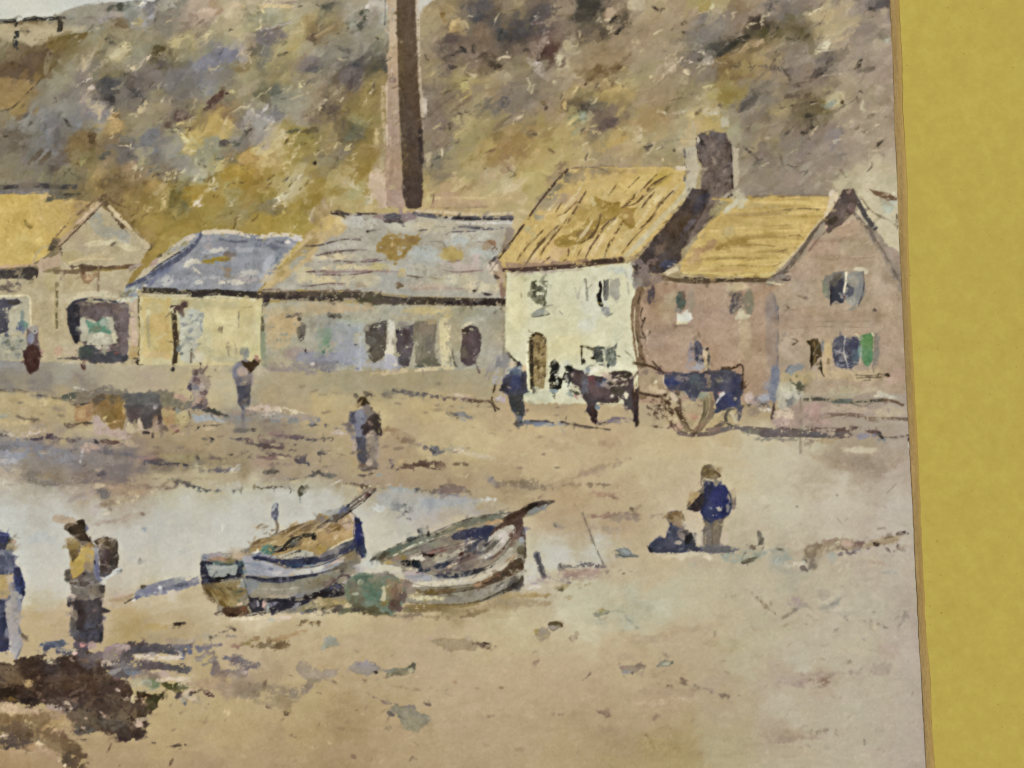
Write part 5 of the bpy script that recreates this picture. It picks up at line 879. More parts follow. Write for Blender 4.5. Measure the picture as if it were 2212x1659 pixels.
blobs('''470 1350 14 60 0 110 116 120 .8;520 1380 30 100 0 190 166 118 .8;520 1460 14 40 0 140 116 84''', dry=.25)
line('240,1270 250,1300 210,1320', 12, (104, 88, 66), dry=.2); line('215,1270 260,1290', 8, (110, 90, 66))
blobs('''280 905 40 12 -20 140 120 96;325 915 20 14 -50 128 110 92;920 1022 12 9 0 96 84 76;740 1000 40 10 20 140 132 116;175 1000 26 12 -40 132 112 90;200 1020 40 8 0 136 116 92''', dry=.2)
poly('150,1560 180,1510 240,1480 310,1490 300,1540 240,1550 200,1590', (142, 142, 138), soft=1, rough=1.3, dry=.1)
line('155,1555 180,1510 215,1490', 10, (104, 108, 120), dry=.3)
for p in ['760,1580 860,1590 950,1580', '770,1605 900,1602 980,1600', '830,1630 880,1625', '960,1570 1040,1590']:
    line(p, 11, (92, 78, 58), a=.85, dry=.25)
blob(1035, 1580, 16, 12, (70, 58, 40))
# ------------------------------------------------------- the shore and the water
NAT()
WA = 'harbour_water'
poly('-60,1985 60,1925 110,1880 200,1905 240,1960 330,1975 380,1945 520,1965 640,1935 700,1915 760,1918 860,1935 960,1920 1050,1895 1200,1885 1310,1878 1330,1900 1440,1912 1560,1915 1690,1930 1800,1960 1930,1975 1860,1995 1700,2010 1600,2050 1620,2080 1700,2130 1900,2150 2060,2120 2180,2105 2300,2120 2430,2120 2470,2150 2420,2190 2380,2200 2300,2230 2180,2260 2060,2270 1960,2330 1440,2260 800,2280 560,2310 420,2340 300,2355 200,2390 60,2400 -60,2400', (200, 196, 180), a=.28, soft=5, rough=5, var=4, part=WA)
T(0, 2)
line('-60,60 80,55 180,62 300,90 450,125 560,130 650,170', 26, (84, 78, 66), a=.85, dry=.3)
line('560,120 640,100 760,110', 60, (84, 88, 72), dry=.3)
line('620,170 700,180 780,170', 30, (70, 70, 58), dry=.3)
line('640,30 760,60', 20, (190, 186, 164), dry=.3)
poly('-60,75 180,70 300,100 500,130 620,170 660,200 640,330 500,370 330,300 160,290 -60,270', (178, 162, 116), soft=3, rough=3, a=.7)
blobs('''500 220 60 30 -8 140 126 106 .6;330 160 150 40 0 190 174 124 .7;200 300 60 10 -20 110 96 70;260 315 40 8 0 84 76 60;350 360 60 30 0 150 140 116;100 330 130 30 0 196 176 126;420 340 100 20 0 160 140 96 .7;30 280 60 12 0 156 160 138;700 345 120 9 3 96 80 58;560 360 60 9 0 120 104 80
300 430 110 30 3 196 178 152;260 410 80 9 10 206 186 160;400 450 70 24 0 84 70 72;300 475 60 14 0 80 68 68;460 470 130 16 -5 90 78 74;620 490 90 14 0 104 92 84;520 510 60 14 0 130 116 96;60 440 60 16 0 112 104 92;20 430 30 20 0 92 92 86;110 440 50 10 -10 190 178 150;200 520 200 30 -3 130 128 124 .9;40 560 120 30 0 110 110 108 .8;140 620 130 40 0 150 154 158 .8;60 670 120 30 0 170 168 162;400 580 200 30 0 128 130 132 .7;560 640 150 50 0 142 142 142 .7;640 570 40 16 10 96 92 84;700 560 80 20 0 176 152 132;800 540 90 26 0 184 156 128;1000 530 60 20 0 176 150 122
950 590 90 26 -5 104 98 92 .9;1150 620 120 24 -12 112 106 98;1330 670 110 22 -4 92 86 84 .9;1450 690 130 14 -3 84 78 74;1330 640 70 12 5 176 128 106 .7;1400 655 60 14 0 92 78 74;1200 640 60 14 0 150 120 100;800 660 160 40 0 138 130 118 .8;1030 670 110 30 0 142 130 114 .7;1600 640 200 40 0 152 142 98 .8;1800 660 200 30 0 146 134 98 .7;1950 690 160 16 0 128 118 90 .7;1560 580 160 24 0 150 132 100 .8
700 700 16 8 0 84 80 80;695 660 7 30 -8 206 206 200;380 740 140 60 0 136 126 106 .8;280 790 60 40 0 118 110 92 .8;440 800 90 30 0 146 130 96 .8;350 850 100 12 -5 124 114 96;520 860 80 12 0 128 118 100;260 820 30 12 20 112 104 90;100 760 90 50 0 180 166 136 .8;95 873 14 8 0 104 100 92;40 860 80 60 0 198 190 168 .6;780 790 130 40 0 128 116 98 .8;1000 800 140 30 0 122 112 100 .8;860 780 30 14 30 84 78 74;760 840 110 14 0 124 114 102;1200 830 110 50 0 172 150 112 .7
1020 960 170 80 0 168 144 108 .9;880 940 70 46 10 118 110 96 .9;960 1030 110 20 10 150 126 92 .9;1120 970 110 40 12 182 164 126 .9;1240 930 80 40 20 176 152 112 .8;1350 890 110 16 -2 148 126 96;1150 1000 90 14 20 206 190 150;1250 970 60 12 30 200 180 140;700 960 90 16 20 150 136 122 .8;760 1000 60 12 0 170 166 156;600 930 80 40 0 184 174 150 .7;850 880 60 22 0 196 178 140;960 890 40 20 0 184 150 116 .6
1520 850 60 14 0 160 142 100;1650 880 130 10 -16 100 96 84;1850 925 90 9 -4 96 96 88;1560 845 30 8 -20 100 92 76;1780 910 60 9 -14 84 84 78;1960 920 60 8 4 110 108 98;2080 900 20 9 50 150 140 114;1950 870 180 26 0 186 180 150;1920 740 90 16 0 116 114 110;1860 745 70 9 0 104 100 100;2030 740 40 20 40 200 192 172;1850 640 40 8 0 110 96 78;2010 610 20 9 0 70 64 52;2080 612 36 8 15 66 60 50;2150 625 20 7 45 70 66 54;1680 632 40 14 0 100 92 76;1700 700 60 14 0 128 120 96''', soft=1.8, rough=2.2, dry=.2)
blobs('''1050 1175 110 20 4 178 160 136 .9;960 1190 100 16 6 172 154 132;1150 1130 100 14 8 176 158 134;1230 1120 30 9 -20 150 130 108;880 1180 30 12 0 184 160 140;960 1085 16 26 0 150 130 104;920 1120 50 12 20 210 196 164;520 1170 100 30 -5 184 162 132;600 1185 70 20 0 166 142 114;470 1160 40 12 10 170 142 112;820 1090 60 60 0 198 182 166 .6;1250 1250 14 9 0 150 154 156;1212 1530 9 14 0 150 144 130;1917 1260 9 34 2 220 218 200;860 1340 130 26 10 184 178 172 .5;370 1330 120 46 0 184 186 178 .6''', soft=1.6, rough=1.6, dry=.15)
line('1380,700 1500,690 1620,700', 14, (70, 66, 62), dry=.3)
line('620,580 680,560', 14, (78, 78, 76), dry=.3)
# upturned pots and barrels on the quay
CP = 'crab_pots'
Z(300, 1380)
poly('-20,500 120,470 300,420 560,470 640,500 900,470 1000,470 1150,480 1330,620 1380,690 1000,700 560,640 200,600 -20,640', (122, 112, 98), soft=1.6, rough=2.2, a=.9, part=CP + '/heap')
poly('540,560 600,500 760,490 900,480 980,530 990,640 860,660 540,650', (98, 96, 92), soft=1.4, rough=1.4, part=CP + '/heap')
poly('1000,520 1140,480 1160,560 1320,590 1340,660 1200,680 1020,660', (122, 116, 96), soft=1.6, rough=1.4)
poly('1150,500 1260,520 1330,580 1260,610 1150,560', (186, 150, 118), soft=1.3, rough=1.4)
poly('200,560 330,500 520,560 580,680 590,800 560,930 480,980 330,860 250,760 190,760', (138, 108, 62), soft=1.2, rough=1.6, part=CP + '/basket')
blobs('''280 560 90 46 20 96 84 70 .9;450 580 90 60 0 104 90 62 .9;500 720 70 120 0 146 110 48 .9;400 780 70 90 0 128 102 54;560 700 24 60 0 190 164 110 .8;330 800 9 30 -40 206 186 130;340 880 30 9 20 204 184 140;450 850 30 8 20 196 160 100;420 940 60 60 0 146 112 60 .8''', dry=.22, rough=1.5)
poly('-20,650 60,650 180,620 195,760 185,830 60,850 -20,840', (172, 132, 84), soft=1.2, rough=1.6, part=CP + '/basket')
blobs('''60 740 60 60 0 184 150 96 .8;150 720 40 60 0 156 112 72 .8;30 660 40 14 20 120 96 64''', dry=.25)
line('0,865 100,850 190,855', 18, (88, 76, 56), dry=.35)
poly('200,780 260,770 330,860 420,920 560,930 690,990 560,1060 380,1010 190,990', (186, 162, 138), soft=1.4, rough=1.6, dry=.1)
blobs('''240 1080 40 20 -30 66 56 50;200 1070 16 14 40 110 96 84;400 1000 60 9 -20 210 190 156;460 1060 60 12 20 200 176 140;420 1080 140 30 -3 110 84 62;340 1090 60 9 10 150 112 84;530 1100 40 12 30 108 92 76;620 1090 60 40 0 190 166 128 .7;370 1010 8 24 -40 206 186 150''', dry=.2)
poly('560,650 920,640 1000,660 1010,760 940,800 910,900 800,930 770,860 690,860 610,830 590,740', (92, 82, 76), soft=1.6, rough=1.6, part=CP + '/opening')
blobs('''680 780 60 40 -20 96 78 78 .8;740 660 150 14 0 84 78 80;840 800 60 110 0 76 70 70 .8;930 660 22 30 0 156 146 140;930 640 30 10 -40 120 116 116;950 820 50 60 -30 150 118 92 .8;940 900 40 60 0 160 138 112 .8;990 780 34 100 0 84 74 66;1010 940 22 80 0 130 116 94;610 880 14 40 0 206 190 150;640 930 50 60 20 190 176 138 .9;750 880 26 70 10 200 182 150;720 960 40 40 0 184 168 132 .8;830 960 46 26 20 196 172 144;830 972 26 18 0 62 56 50;900 1000 12 26 0 96 80 64;610 990 40 8 0 120 108 82;1080 910 60 40 0 104 88 74 .8''', dry=.15, rough=1.3)
poly('1010,700 1100,660 1240,680 1310,720 1335,790 1320,870 1240,920 1200,990 1120,990 1060,890 1020,820', (164, 146, 104), soft=1.1, rough=1.3, part=CP + '/basket')
blobs('''1090 780 70 100 0 172 132 80 .8;1240 800 70 90 0 178 164 124 .8;1060 680 40 26 0 128 100 80;1190 690 80 20 0 96 80 66;1190 720 20 40 0 130 130 118;1160 920 70 36 -30 176 132 110 .8;1290 760 40 60 0 186 174 134 .7;1140 980 60 12 30 120 92 70;1190 950 30 16 40 130 88 72''', dry=.25)
line('1325,720 1345,810 1325,870', 16, (84, 80, 72), dry=.2)
line('1260,910 1310,890', 10, (84, 76, 64)); line('1320,920 1325,1000', 30, (150, 134, 112), a=.7, dry=.4)
blobs('''1440 905 50 12 50 66 62 50;1510 880 20 9 20 70 64 54;1660 872 90 11 6 66 66 58;1400 1010 20 9 -30 66 60 52;1520 1045 60 10 -20 96 92 80;1600 1040 40 16 -20 62 60 50;1960 940 100 26 0 104 104 94;2090 940 40 30 20 84 80 74;1900 1050 90 20 -8 92 88 90;1950 1040 60 14 0 76 70 70;2050 1095 80 14 -5 84 82 74;2160 1110 40 26 0 84 80 74;1820 930 14 40 0 150 140 116;2150 1010 30 10 60 84 66 56''', dry=.25)
poly('1370,760 1480,740 1620,770 1760,830 1740,860 1600,830 1420,830 1360,800', (160, 166, 160), soft=1.4, rough=1.6, dry=.15)
blobs('''1460 700 110 22 -12 84 84 84;1560 700 120 24 -8 74 72 56;1680 740 120 20 -18 78 76 64;1780 790 60 12 -30 86 84 74;1900 810 200 40 0 128 132 128 .8;2060 760 60 14 0 104 102 92;2150 800 90 40 0 150 148 132 .7;1980 740 120 30 0 150 132 112 .7;1400 680 60 30 -30 104 100 92;1450 650 60 12 -40 96 84 76''', dry=.2, rough=1.4)

# ----------------------------------------------------------------- the figures
T(0, 1)
PR = 'person_outside_shed'
poly('230,1190 260,1160 310,1150 330,1180 330,1260 350,1370 345,1440 325,1540 270,1575 230,1540 205,1440 200,1390 235,1330 225,1250', (112, 96, 96), soft=.9, rough=.6, part=PR)
poly('235,1340 290,1310 330,1340 350,1420 330,1520 325,1545 290,1550 268,1575 232,1540 210,1480 200,1400', (88, 54, 46), soft=.9, rough=1)
blobs('''275 1440 40 80 0 94 60 52;285 1180 40 36 0 168 160 148;270 1260 40 50 0 148 152 174 .9;300 1200 26 30 0 172 168 160;255 1280 20 26 0 136 138 176;215 1380 26 26 30 84 60 56;360 1380 20 20 0 180 140 120;330 1400 34 26 -20 96 62 54''', dry=.12)
Z(300, 1380)
poly('1440,160 1475,165 1510,270 1560,310 1580,400 1560,500 1520,600 1500,660 1400,640 1340,500 1320,440 1350,330 1390,270', (164, 146, 126), soft=1, rough=1.4, part='crouching_person')
blobs('''1460 210 26 60 0 96 80 66;1410 260 30 60 30 104 86 72;1490 260 12 34 -30 110 94 78;1420 360 50 50 0 112 84 84 .9;1440 330 34 16 20 146 108 104;1400 440 60 34 -10 128 122 122;1340 450 20 40 20 92 82 84;1550 340 30 60 -10 170 154 130 .9;1560 310 22 16 0 110 98 76;1500 500 40 40 20 120 94 84;1480 430 30 50 10 190 172 158 .8;1350 540 14 40 0 96 86 84;1420 540 34 40 0 186 162 140 .8;1490 570 60 26 40 140 114 98;1530 480 26 20 0 96 76 70;1420 610 70 12 40 190 150 120;1460 660 50 20 -30 96 86 82;1520 630 12 50 0 130 108 96;1350 420 14 14 0 84 76 78''', dry=.25, rough=1.3)
PF = 'person_with_dark_cap'
poly('1940,120 2000,100 2060,130 2140,75 2150,170 2070,260 2080,340 2060,440 2050,560 2035,670 2000,700 1975,830 1950,830 1945,680 1915,640 1895,480 1880,400 1845,330 1845,240 1890,160', (128, 122, 132), soft=.9, rough=.8, part=PF)
poly('1885,420 2055,380 2055,520 2035,670 1990,690 1960,720 1915,640 1895,520', (86, 82, 98), soft=1, rough=.9)
poly('1945,115 2010,135 2060,125 2130,80 2150,160 2100,220 2030,280 2010,240 1965,180', (72, 58, 40), soft=.9, rough=.8)
blobs('''1900 240 60 90 0 140 142 156 .8;1960 250 70 60 10 190 170 160;1950 290 60 20 0 186 160 128 .8;2010 330 60 50 0 136 124 116 .8;1920 360 50 60 -20 116 108 122 .8;2030 450 30 90 0 104 92 98 .8;2130 100 16 26 20 176 130 110;2000 50 30 60 -20 140 142 132;1970 20 40 60 -30 130 130 120 .8;2080 340 14 60 0 160 144 130;1990 650 40 30 0 104 112 128;1960 780 14 60 0 104 104 110''', dry=.18)
T(1, 2)
PW = 'person_in_shawl'
poly('890,135 930,115 980,160 1000,220 1050,250 1080,330 1085,440 1050,450 1060,540 1030,640 1060,690 1040,735 960,755 870,735 890,690 870,620 855,480 820,410 785,395 800,300 840,240 920,210', (136, 124, 112), soft=.9, rough=.7, part=PW)
poly('920,225 970,270 940,330 930,420 960,460 950,560 990,660 970,710 930,690 880,640 868,560 858,470 850,380 820,330 850,250', (128, 126, 142), soft=.9, rough=.9)
poly('855,460 960,460 950,560 990,650 970,710 925,690 880,640 865,560', (92, 86, 96), soft=1, rough=.9)
poly('980,270 1040,240 1075,310 1085,440 1050,440 1000,400 935,435 920,380 950,330', (84, 70, 62), soft=.9, rough=.9)
blobs('''920 150 44 40 -30 70 58 32;960 180 34 40 -30 76 60 40;950 215 40 20 -30 176 160 150;990 215 20 30 -20 106 94 72;840 290 36 60 20 96 90 104 .9;800 370 20 30 30 120 104 92;900 290 50 70 0 150 150 164 .8;890 390 50 50 0 132 128 150 .9;1040 340 34 90 -10 76 66 56;950 390 40 50 0 76 60 62;985 340 30 9 -40 150 120 104;990 440 46 30 40 196 170 144;1000 520 50 70 0 160 144 122 .9;1010 600 60 80 0 158 142 124 .8;840 450 16 80 0 186 166 136;840 590 14 14 0 120 110 104;850 540 20 60 0 180 160 136;910 710 44 20 0 128 104 84;1000 730 60 14 0 112 98 88;980 680 30 30 0 190 170 146;1060 700 20 20 0 146 130 120;930 745 60 12 0 104 92 84;900 170 8 40 -30 150 130 90;870 110 30 9 -50 74 64 50''', dry=.2)
blobs('''930 790 40 9 0 96 86 76;1000 775 30 9 20 72 66 56;1060 785 20 9 0 150 160 150''', dry=.3)
# groom, horse and cart
Z(1900, 1380)
GM = 'person_leading_horse'
poly('380,150 440,120 470,190 500,270 530,480 480,520 460,590 500,660 490,740 470,800 480,860 400,900 370,870 410,790 350,720 310,620 300,530 240,490 210,420 260,340 320,280 330,240 390,220', (78, 78, 96), soft=.9, rough=.7, part=GM)
poly('305,520 400,510 470,500 480,560 500,650 485,760 440,780 400,760 340,690 310,620', (76, 75, 72), soft=1, rough=.8)
blobs('''410 260 60 60 0 100 118 136 .9;400 370 70 90 0 78 86 130 .9;360 440 60 40 0 76 80 116;480 370 34 90 0 82 76 92;280 350 60 40 40 84 80 96;250 430 46 30 20 66 56 66;230 460 30 26 0 70 64 64;310 435 26 12 -20 176 130 120;280 480 50 30 -20 76 66 80;440 200 34 26 0 170 178 176;400 170 34 30 0 78 70 54;380 120 70 16 -45 74 62 44;330 70 60 14 -48 86 74 54;430 150 30 14 -30 66 56 42;490 210 30 40 0 206 180 140;355 160 40 34 0 206 190 156;430 800 34 34 0 112 118 122;400 860 40 30 0 112 92 62;450 870 40 16 0 120 112 100;500 320 20 70 0 92 84 88''', dry=.15)
line('150,400 130,480 110,560 120,610 160,670 190,690', 26, (88, 68, 42), dry=.25, part=GM)
line('70,595 120,640 150,710', 24, (66, 52, 36), dry=.3)
line('-20,600 60,590 120,600', 26, (124, 106, 78), dry=.3)
blobs('''190 570 60 40 0 184 176 164;180 600 30 20 0 150 140 136;250 580 40 40 0 186 166 160;200 520 30 30 0 180 172 160;170 350 60 60 0 170 166 164 .7''', dry=.2)
flecks((20, 60, 300, 340), 26, [(140, 134, 130), (176, 170, 160), (126, 120, 116)], 16, 3, 70, 30, .6, .4)
HO = 'horse'
poly('1030,215 1180,230 1250,290 1380,290 1470,310 1540,240 1680,235 1750,270 1775,340 1790,480 1850,400 1840,640 1850,760 1840,900 1790,920 1780,800 1740,700 1690,650 1660,580 1600,540 1590,610 1520,610 1420,620 1330,595 1325,650 1355,720 1345,900 1310,860 1260,740 1240,640 1160,540 1150,480 1090,440 1040,370 1000,330', (80, 65, 63), soft=.9, rough=.8, part=HO, var=10)
poly('800,150 850,105 895,140 905,220 900,300 940,320 960,260 990,240 960,190 1000,180 1050,215 1060,330 1000,360 950,360 930,450 860,470 790,440 780,370 790,260 820,220', (38, 36, 28), soft=.9, rough=1.1, dry=.04, part=HO)
blobs('''880 290 34 26 0 196 192 170;930 240 26 50 0 200 194 174;880 370 20 34 0 190 188 166;850 120 14 14 0 150 146 130;1000 300 40 60 0 70 58 56;1055 290 22 22 0 206 180 160;970 150 34 20 0 196 196 176;1010 430 30 70 0 214 212 184;1090 440 60 40 -20 190 180 150;960 430 30 90 0 214 212 180 .9;1020 370 14 40 -20 60 58 52;1000 370 30 10 0 60 60 54
1150 330 100 70 -20 88 70 62 .9;1220 400 60 100 10 104 100 112 .8;1290 340 50 50 0 126 76 74 .9;1300 430 60 90 0 108 76 76 .8;1400 380 60 60 0 92 86 108 .9;1440 370 60 30 0 90 90 106;1500 480 130 60 0 90 78 68 .8;1600 470 110 60 0 82 74 60 .8;1400 500 130 60 0 100 78 76 .8;1720 400 50 120 0 84 70 66 .8;1720 600 60 110 -10 84 74 76;1800 560 34 150 0 72 48 38;1290 620 50 60 0 78 68 78;1300 760 44 100 0 66 44 34;1330 780 20 100 0 50 34 28;1250 700 14 60 -10 60 50 46;1800 760 40 110 0 60 48 48;1820 850 30 60 0 62 54 36;1820 700 20 100 0 54 38 30
1560 600 60 14 0 74 58 46;1590 575 30 12 0 70 52 44;1520 530 16 20 0 190 180 160;1690 535 12 30 -5 216 206 176;1590 300 50 12 20 176 162 136;1540 350 60 10 10 196 182 160;1510 410 60 9 0 176 160 142;1610 340 60 9 -30 60 50 38;1660 400 20 30 -30 200 184 160;1650 260 50 18 0 66 62 40;1560 260 40 12 30 72 64 44;1720 290 40 16 -20 70 60 44;1680 340 26 30 0 70 58 46;1560 390 40 9 10 90 76 64;1620 310 40 9 0 66 56 44;1460 290 60 26 0 196 170 146;1400 270 60 20 0 206 180 156;1250 250 60 40 -10 220 214 190;1240 220 30 24 0 130 140 136;1350 220 80 30 0 226 218 196;1180 460 30 34 0 96 90 100
1100 500 70 26 -20 84 76 60;1060 480 40 14 -30 78 70 56;1030 520 40 34 0 150 156 140;1110 560 60 12 -50 190 140 126;1150 590 12 26 -10 200 130 116;1150 540 30 30 0 206 184 160;1350 670 30 30 0 96 120 128;840 540 16 60 10 104 104 84;830 610 9 40 10 110 98 70;850 480 40 14 0 130 150 150;600 490 14 24 0 78 74 62;660 560 140 60 0 206 202 166 .8;950 590 120 50 0 206 200 160 .8;920 560 60 60 0 212 206 170 .8''', dry=.14, rough=1.2)
flecks((1480, 260, 1760, 430), 34, [(60, 50, 36), (190, 174, 150), (74, 62, 52), (150, 134, 110)], 9, 2.2, 20, 40, .85, .25)
line('1790,250 1800,340 1790,480', 14, (206, 190, 150)); line('1840,330 1850,420 1835,500', 20, (110, 100, 60), dry=.35)
line('500,840 620,850 720,860 830,850', 60, (112, 112, 108), dry=.3); line('620,870 740,870 900,860 980,860', 50, (136, 142, 144), a=.8, dry=.3)
line('560,830 740,830 840,850', 24, (86, 78, 68), dry=.35); line('930,840 1050,870 1250,900 1350,910 1500,935', 22, (92, 78, 60), dry=.25); line('1120,890 1300,910', 34, (110, 96, 74), a=.8, dry=.3)
line('1370,860 1480,840 1570,800 1740,820', 46, (122, 108, 104), dry=.2); line('1480,830 1640,850', 40, (130, 122, 118), a=.8, dry=.25); line('1370,865 1460,855', 20, (92, 78, 56), dry=.2)
line('990,770 980,810', 10, (110, 92, 70)); blobs('''530 700 14 20 0 120 96 68;1340 910 9 40 0 150 110 78;880 670 26 12 0 130 110 80''', dry=.3)
Z(2400, 1380)
CT = 'cart'
poly('350,210 440,210 600,280 680,320 690,440 660,500 480,520 380,510 345,420', (166, 144, 112), soft=1.1, rough=1.2)
blobs('''540 370 26 30 0 216 206 176;520 440 60 60 0 200 180 144 .8;600 480 60 30 0 206 184 152;430 250 30 34 0 138 116 96''', dry=.15)
line('300,150 400,165 520,200 600,240', 26, (84, 64, 40), dry=.2, part=CT + '/shaft'); line('510,130 560,190 640,260', 24, (88, 68, 46), dry=.2); line('560,215 640,270', 40, (92, 66, 54), dry=.2)
line('350,500 440,515 560,540 660,525', 36, (82, 60, 42), dry=.2, part=CT + '/shaft')
poly('640,300 660,265 720,250 860,265 1020,265 1140,240 1280,240 1370,190 1440,240 1560,290 1570,470 1545,560 1560,640 1545,780 1505,820 1510,690 1440,665 1350,700 1260,735 1240,650 1230,560 1215,490 1080,490 1050,540 1000,580 930,560 880,490 800,470 740,480 690,450', (76, 74, 92), soft=.9, rough=.9, part=CT + '/body', var=9)
blobs('''740 370 100 60 0 60 66 116 .9;700 270 100 20 -5 110 84 80;870 320 90 50 0 122 106 104 .9;1020 340 90 70 0 84 92 96 .9;1060 400 80 60 0 90 92 92 .8;1150 300 40 40 0 146 126 108 .8;1170 390 40 60 0 130 116 96 .8;1330 330 90 40 0 112 110 100 .8;1330 370 60 20 -5 136 128 108 .7;1420 300 90 60 0 82 78 88 .8;1350 440 110 60 0 70 68 92 .9;1480 400 60 110 0 66 66 100 .9;1430 580 90 90 0 54 58 110;1330 620 80 80 0 56 60 100;1280 700 40 26 20 60 72 100;1480 560 40 60 0 62 58 80;950 480 90 60 0 82 80 96 .8;780 480 60 16 -10 110 84 84;1060 255 130 14 0 92 72 70;1240 250 60 26 0 96 84 86;1380 210 60 20 0 80 62 42;1310 520 26 26 20 150 96 100;1480 570 20 26 0 156 150 130''', dry=.14, rough=1.3)
poly('1240,640 1250,590 1300,520 1345,485 1360,510 1310,560 1280,610', (190, 186, 180), soft=.9, rough=.8)
line('1450,200 1510,175 1565,180 1570,300 1560,450', 18, (70, 52, 38), dry=.2, part=CT + '/body'); line('1440,215 1510,190', 14, (74, 54, 36))
line('640,290 632,370 660,440', 14, (206, 184, 156), dry=.2)
poly('690,490 760,480 860,500 900,560 860,560 830,580 850,720 880,790 900,850 960,930 1020,985 830,970 760,880 690,870 640,760 640,600', (176, 156, 120), soft=1.1, rough=1.3, part=CT + '/wheel')
poly('840,590 920,570 1000,600 1060,600 1110,640 1100,740 1040,800 1000,860 990,950 900,840 850,720', (172, 154, 114), soft=1.4, rough=1.4, a=.9)
poly('1060,500 1215,495 1220,640 1240,740 1180,830 1100,930 1030,990 1000,960 1060,850 1090,760 1110,640 1050,590', (134, 124, 96), soft=1, rough=1.2, part=CT + '/wheel')
poly('1220,780 1300,720 1400,670 1470,690 1490,740 1540,830 1560,880 1440,900 1300,910 1140,920', (172, 154, 116), a=.7, soft=1.3, rough=1.2, part=CT + '/wheel')
line('800,500 820,600 810,700 870,840 930,930 1010,985', 60, (112, 90, 68), dry=.15); line('780,690 820,760 870,830', 44, (84, 64, 42), dry=.25)
line('1170,540 1170,640 1150,780', 24, (180, 168, 136), a=.8, dry=.25); line('1120,600 1110,740 1060,860', 34, (104, 92, 66), dry=.2); line('1210,600 1190,740 1110,880 1030,980', 44, (128, 108, 84), dry=.2)
line('1080,870 1000,960', 60, (150, 118, 90), dry=.2); line('1230,690 1200,780', 30, (120, 110, 92), dry=.2)
line('1480,690 1410,700 1370,760 1380,840 1450,890', 34, (92, 86, 76), dry=.15); line('1500,720 1470,780 1520,820 1545,720', 16, (84, 80, 80), dry=.25); line('1440,740 1490,830', 40, (184, 176, 150), a=.8, dry=.2)
blobs('''870 880 60 50 0 124 106 78 .9;900 940 110 34 -10 132 112 82;880 510 50 40 -30 140 142 124;780 560 50 40 -20 190 172 142;740 530 40 30 -30 200 176 146;1080 530 40 40 0 130 136 112;1140 510 60 20 0 150 150 130;1060 640 40 12 0 120 104 80;970 770 60 40 0 190 158 114;1010 790 40 20 0 186 140 104;740 880 22 40 20 96 74 52;800 890 60 40 0 190 146 120;700 920 30 14 0 190 176 140;600 905 90 10 -5 104 86 62;760 900 12 30 -30 84 62 44;1320 860 60 30 20 120 108 92;1230 870 90 22 10 184 160 116;1280 880 40 12 20 104 92 84''', dry=.2, rough=1.3)
flecks((450, 560, 760, 800), 70, [(78, 56, 34), (86, 62, 38), (196, 174, 136), (70, 50, 30)], 13, 2, -45, 40, .9, .2)
flecks((640, 760, 800, 920), 20, [(110, 84, 60), (206, 188, 156), (190, 170, 130)], 12, 2, 20, 50, .8, .2)
line('820,975 1000,990 1180,980 1330,940 1480,900 1600,920 1800,930 2212,950', 56, (116, 102, 86), dry=.16); line('1150,930 1300,920', 40, (132, 108, 88), dry=.2)
line('1330,930 1500,900 1600,930', 50, (112, 106, 96), a=.9, dry=.15); line('1640,950 1900,980 2212,990', 60, (116, 112, 92), dry=.2); line('1980,920 2120,930 2212,950', 60, (96, 78, 66), dry=.25)
blobs('''1760 600 120 60 0 134 130 132 .8;1900 430 100 130 0 148 140 136 .7;1830 560 60 40 0 170 170 176;1700 620 60 40 0 176 152 140;1840 660 50 30 0 120 110 100;1940 560 40 60 0 112 118 136 .9;1960 330 40 160 0 118 124 140 .8;1650 640 110 12 0 92 86 70;1720 720 60 50 0 142 126 100;1830 700 60 20 0 206 196 176;2100 620 40 100 -10 128 126 112 .8;2060 480 60 60 0 186 186 164 .8;2030 600 50 90 0 184 178 152 .8;1640 560 60 60 0 206 184 172 .8''', soft=1.6, rough=1.8, dry=.2)
poly('1905,200 1985,190 2000,380 1990,560 1950,660 1895,640 1880,420', (112, 118, 136), soft=2, rough=1.8, a=.8)
line('1935,630 1930,720 1915,790 1960,840 2010,890', 36, (92, 76, 58), dry=.2)
T(3, 2)
poly('80,-20 270,-20 285,120 160,260 60,200', (184, 178, 152), soft=2, rough=2, a=.85)
blobs('''190 120 34 90 0 128 126 112;160 60 40 60 20 196 190 164;150 270 90 60 0 214 192 158;260 60 60 60 0 190 186 160 .8;150 330 90 40 0 186 158 134;400 230 90 60 0 186 150 128 .8;460 330 110 40 0 180 150 128 .8;700 210 200 40 0 180 162 134;1050 250 130 60 0 184 170 140;900 100 80 20 10 214 206 176;1000 90 60 16 -20 200 196 168;700 60 200 40 0 176 168 138 .7;290 40 60 14 -40 96 90 70;260 20 14 50 10 88 86 66''', soft=1.8, rough=2, dry=.15)
FR = 'railing'
line('320,135 420,128 520,140 700,150 840,148 990,140', 30, (88, 84, 74), dry=.3, part=FR + '/rail'); line('990,140 1080,150 1160,180', 24, (112, 90, 62), dry=.3); line('540,150 700,150', 40, (104, 108, 96), a=.8, dry=.35); line('720,165 820,195 900,160', 14, (96, 92, 78), dry=.3)
line('470,290 600,265 760,270 880,300 1060,298 1210,305', 30, (120, 100, 82), dry=.35, part=FR + '/rail'); line('520,270 640,262 850,280', 30, (124, 96, 82), dry=.45); line('880,310 960,320', 26, (126, 108, 90), dry=.35)
line('282,120 283,300 282,450 280,590', 26, (126, 114, 106), a=.6, soft=1.3, dry=.2, part=FR + '/post', taper=.3)
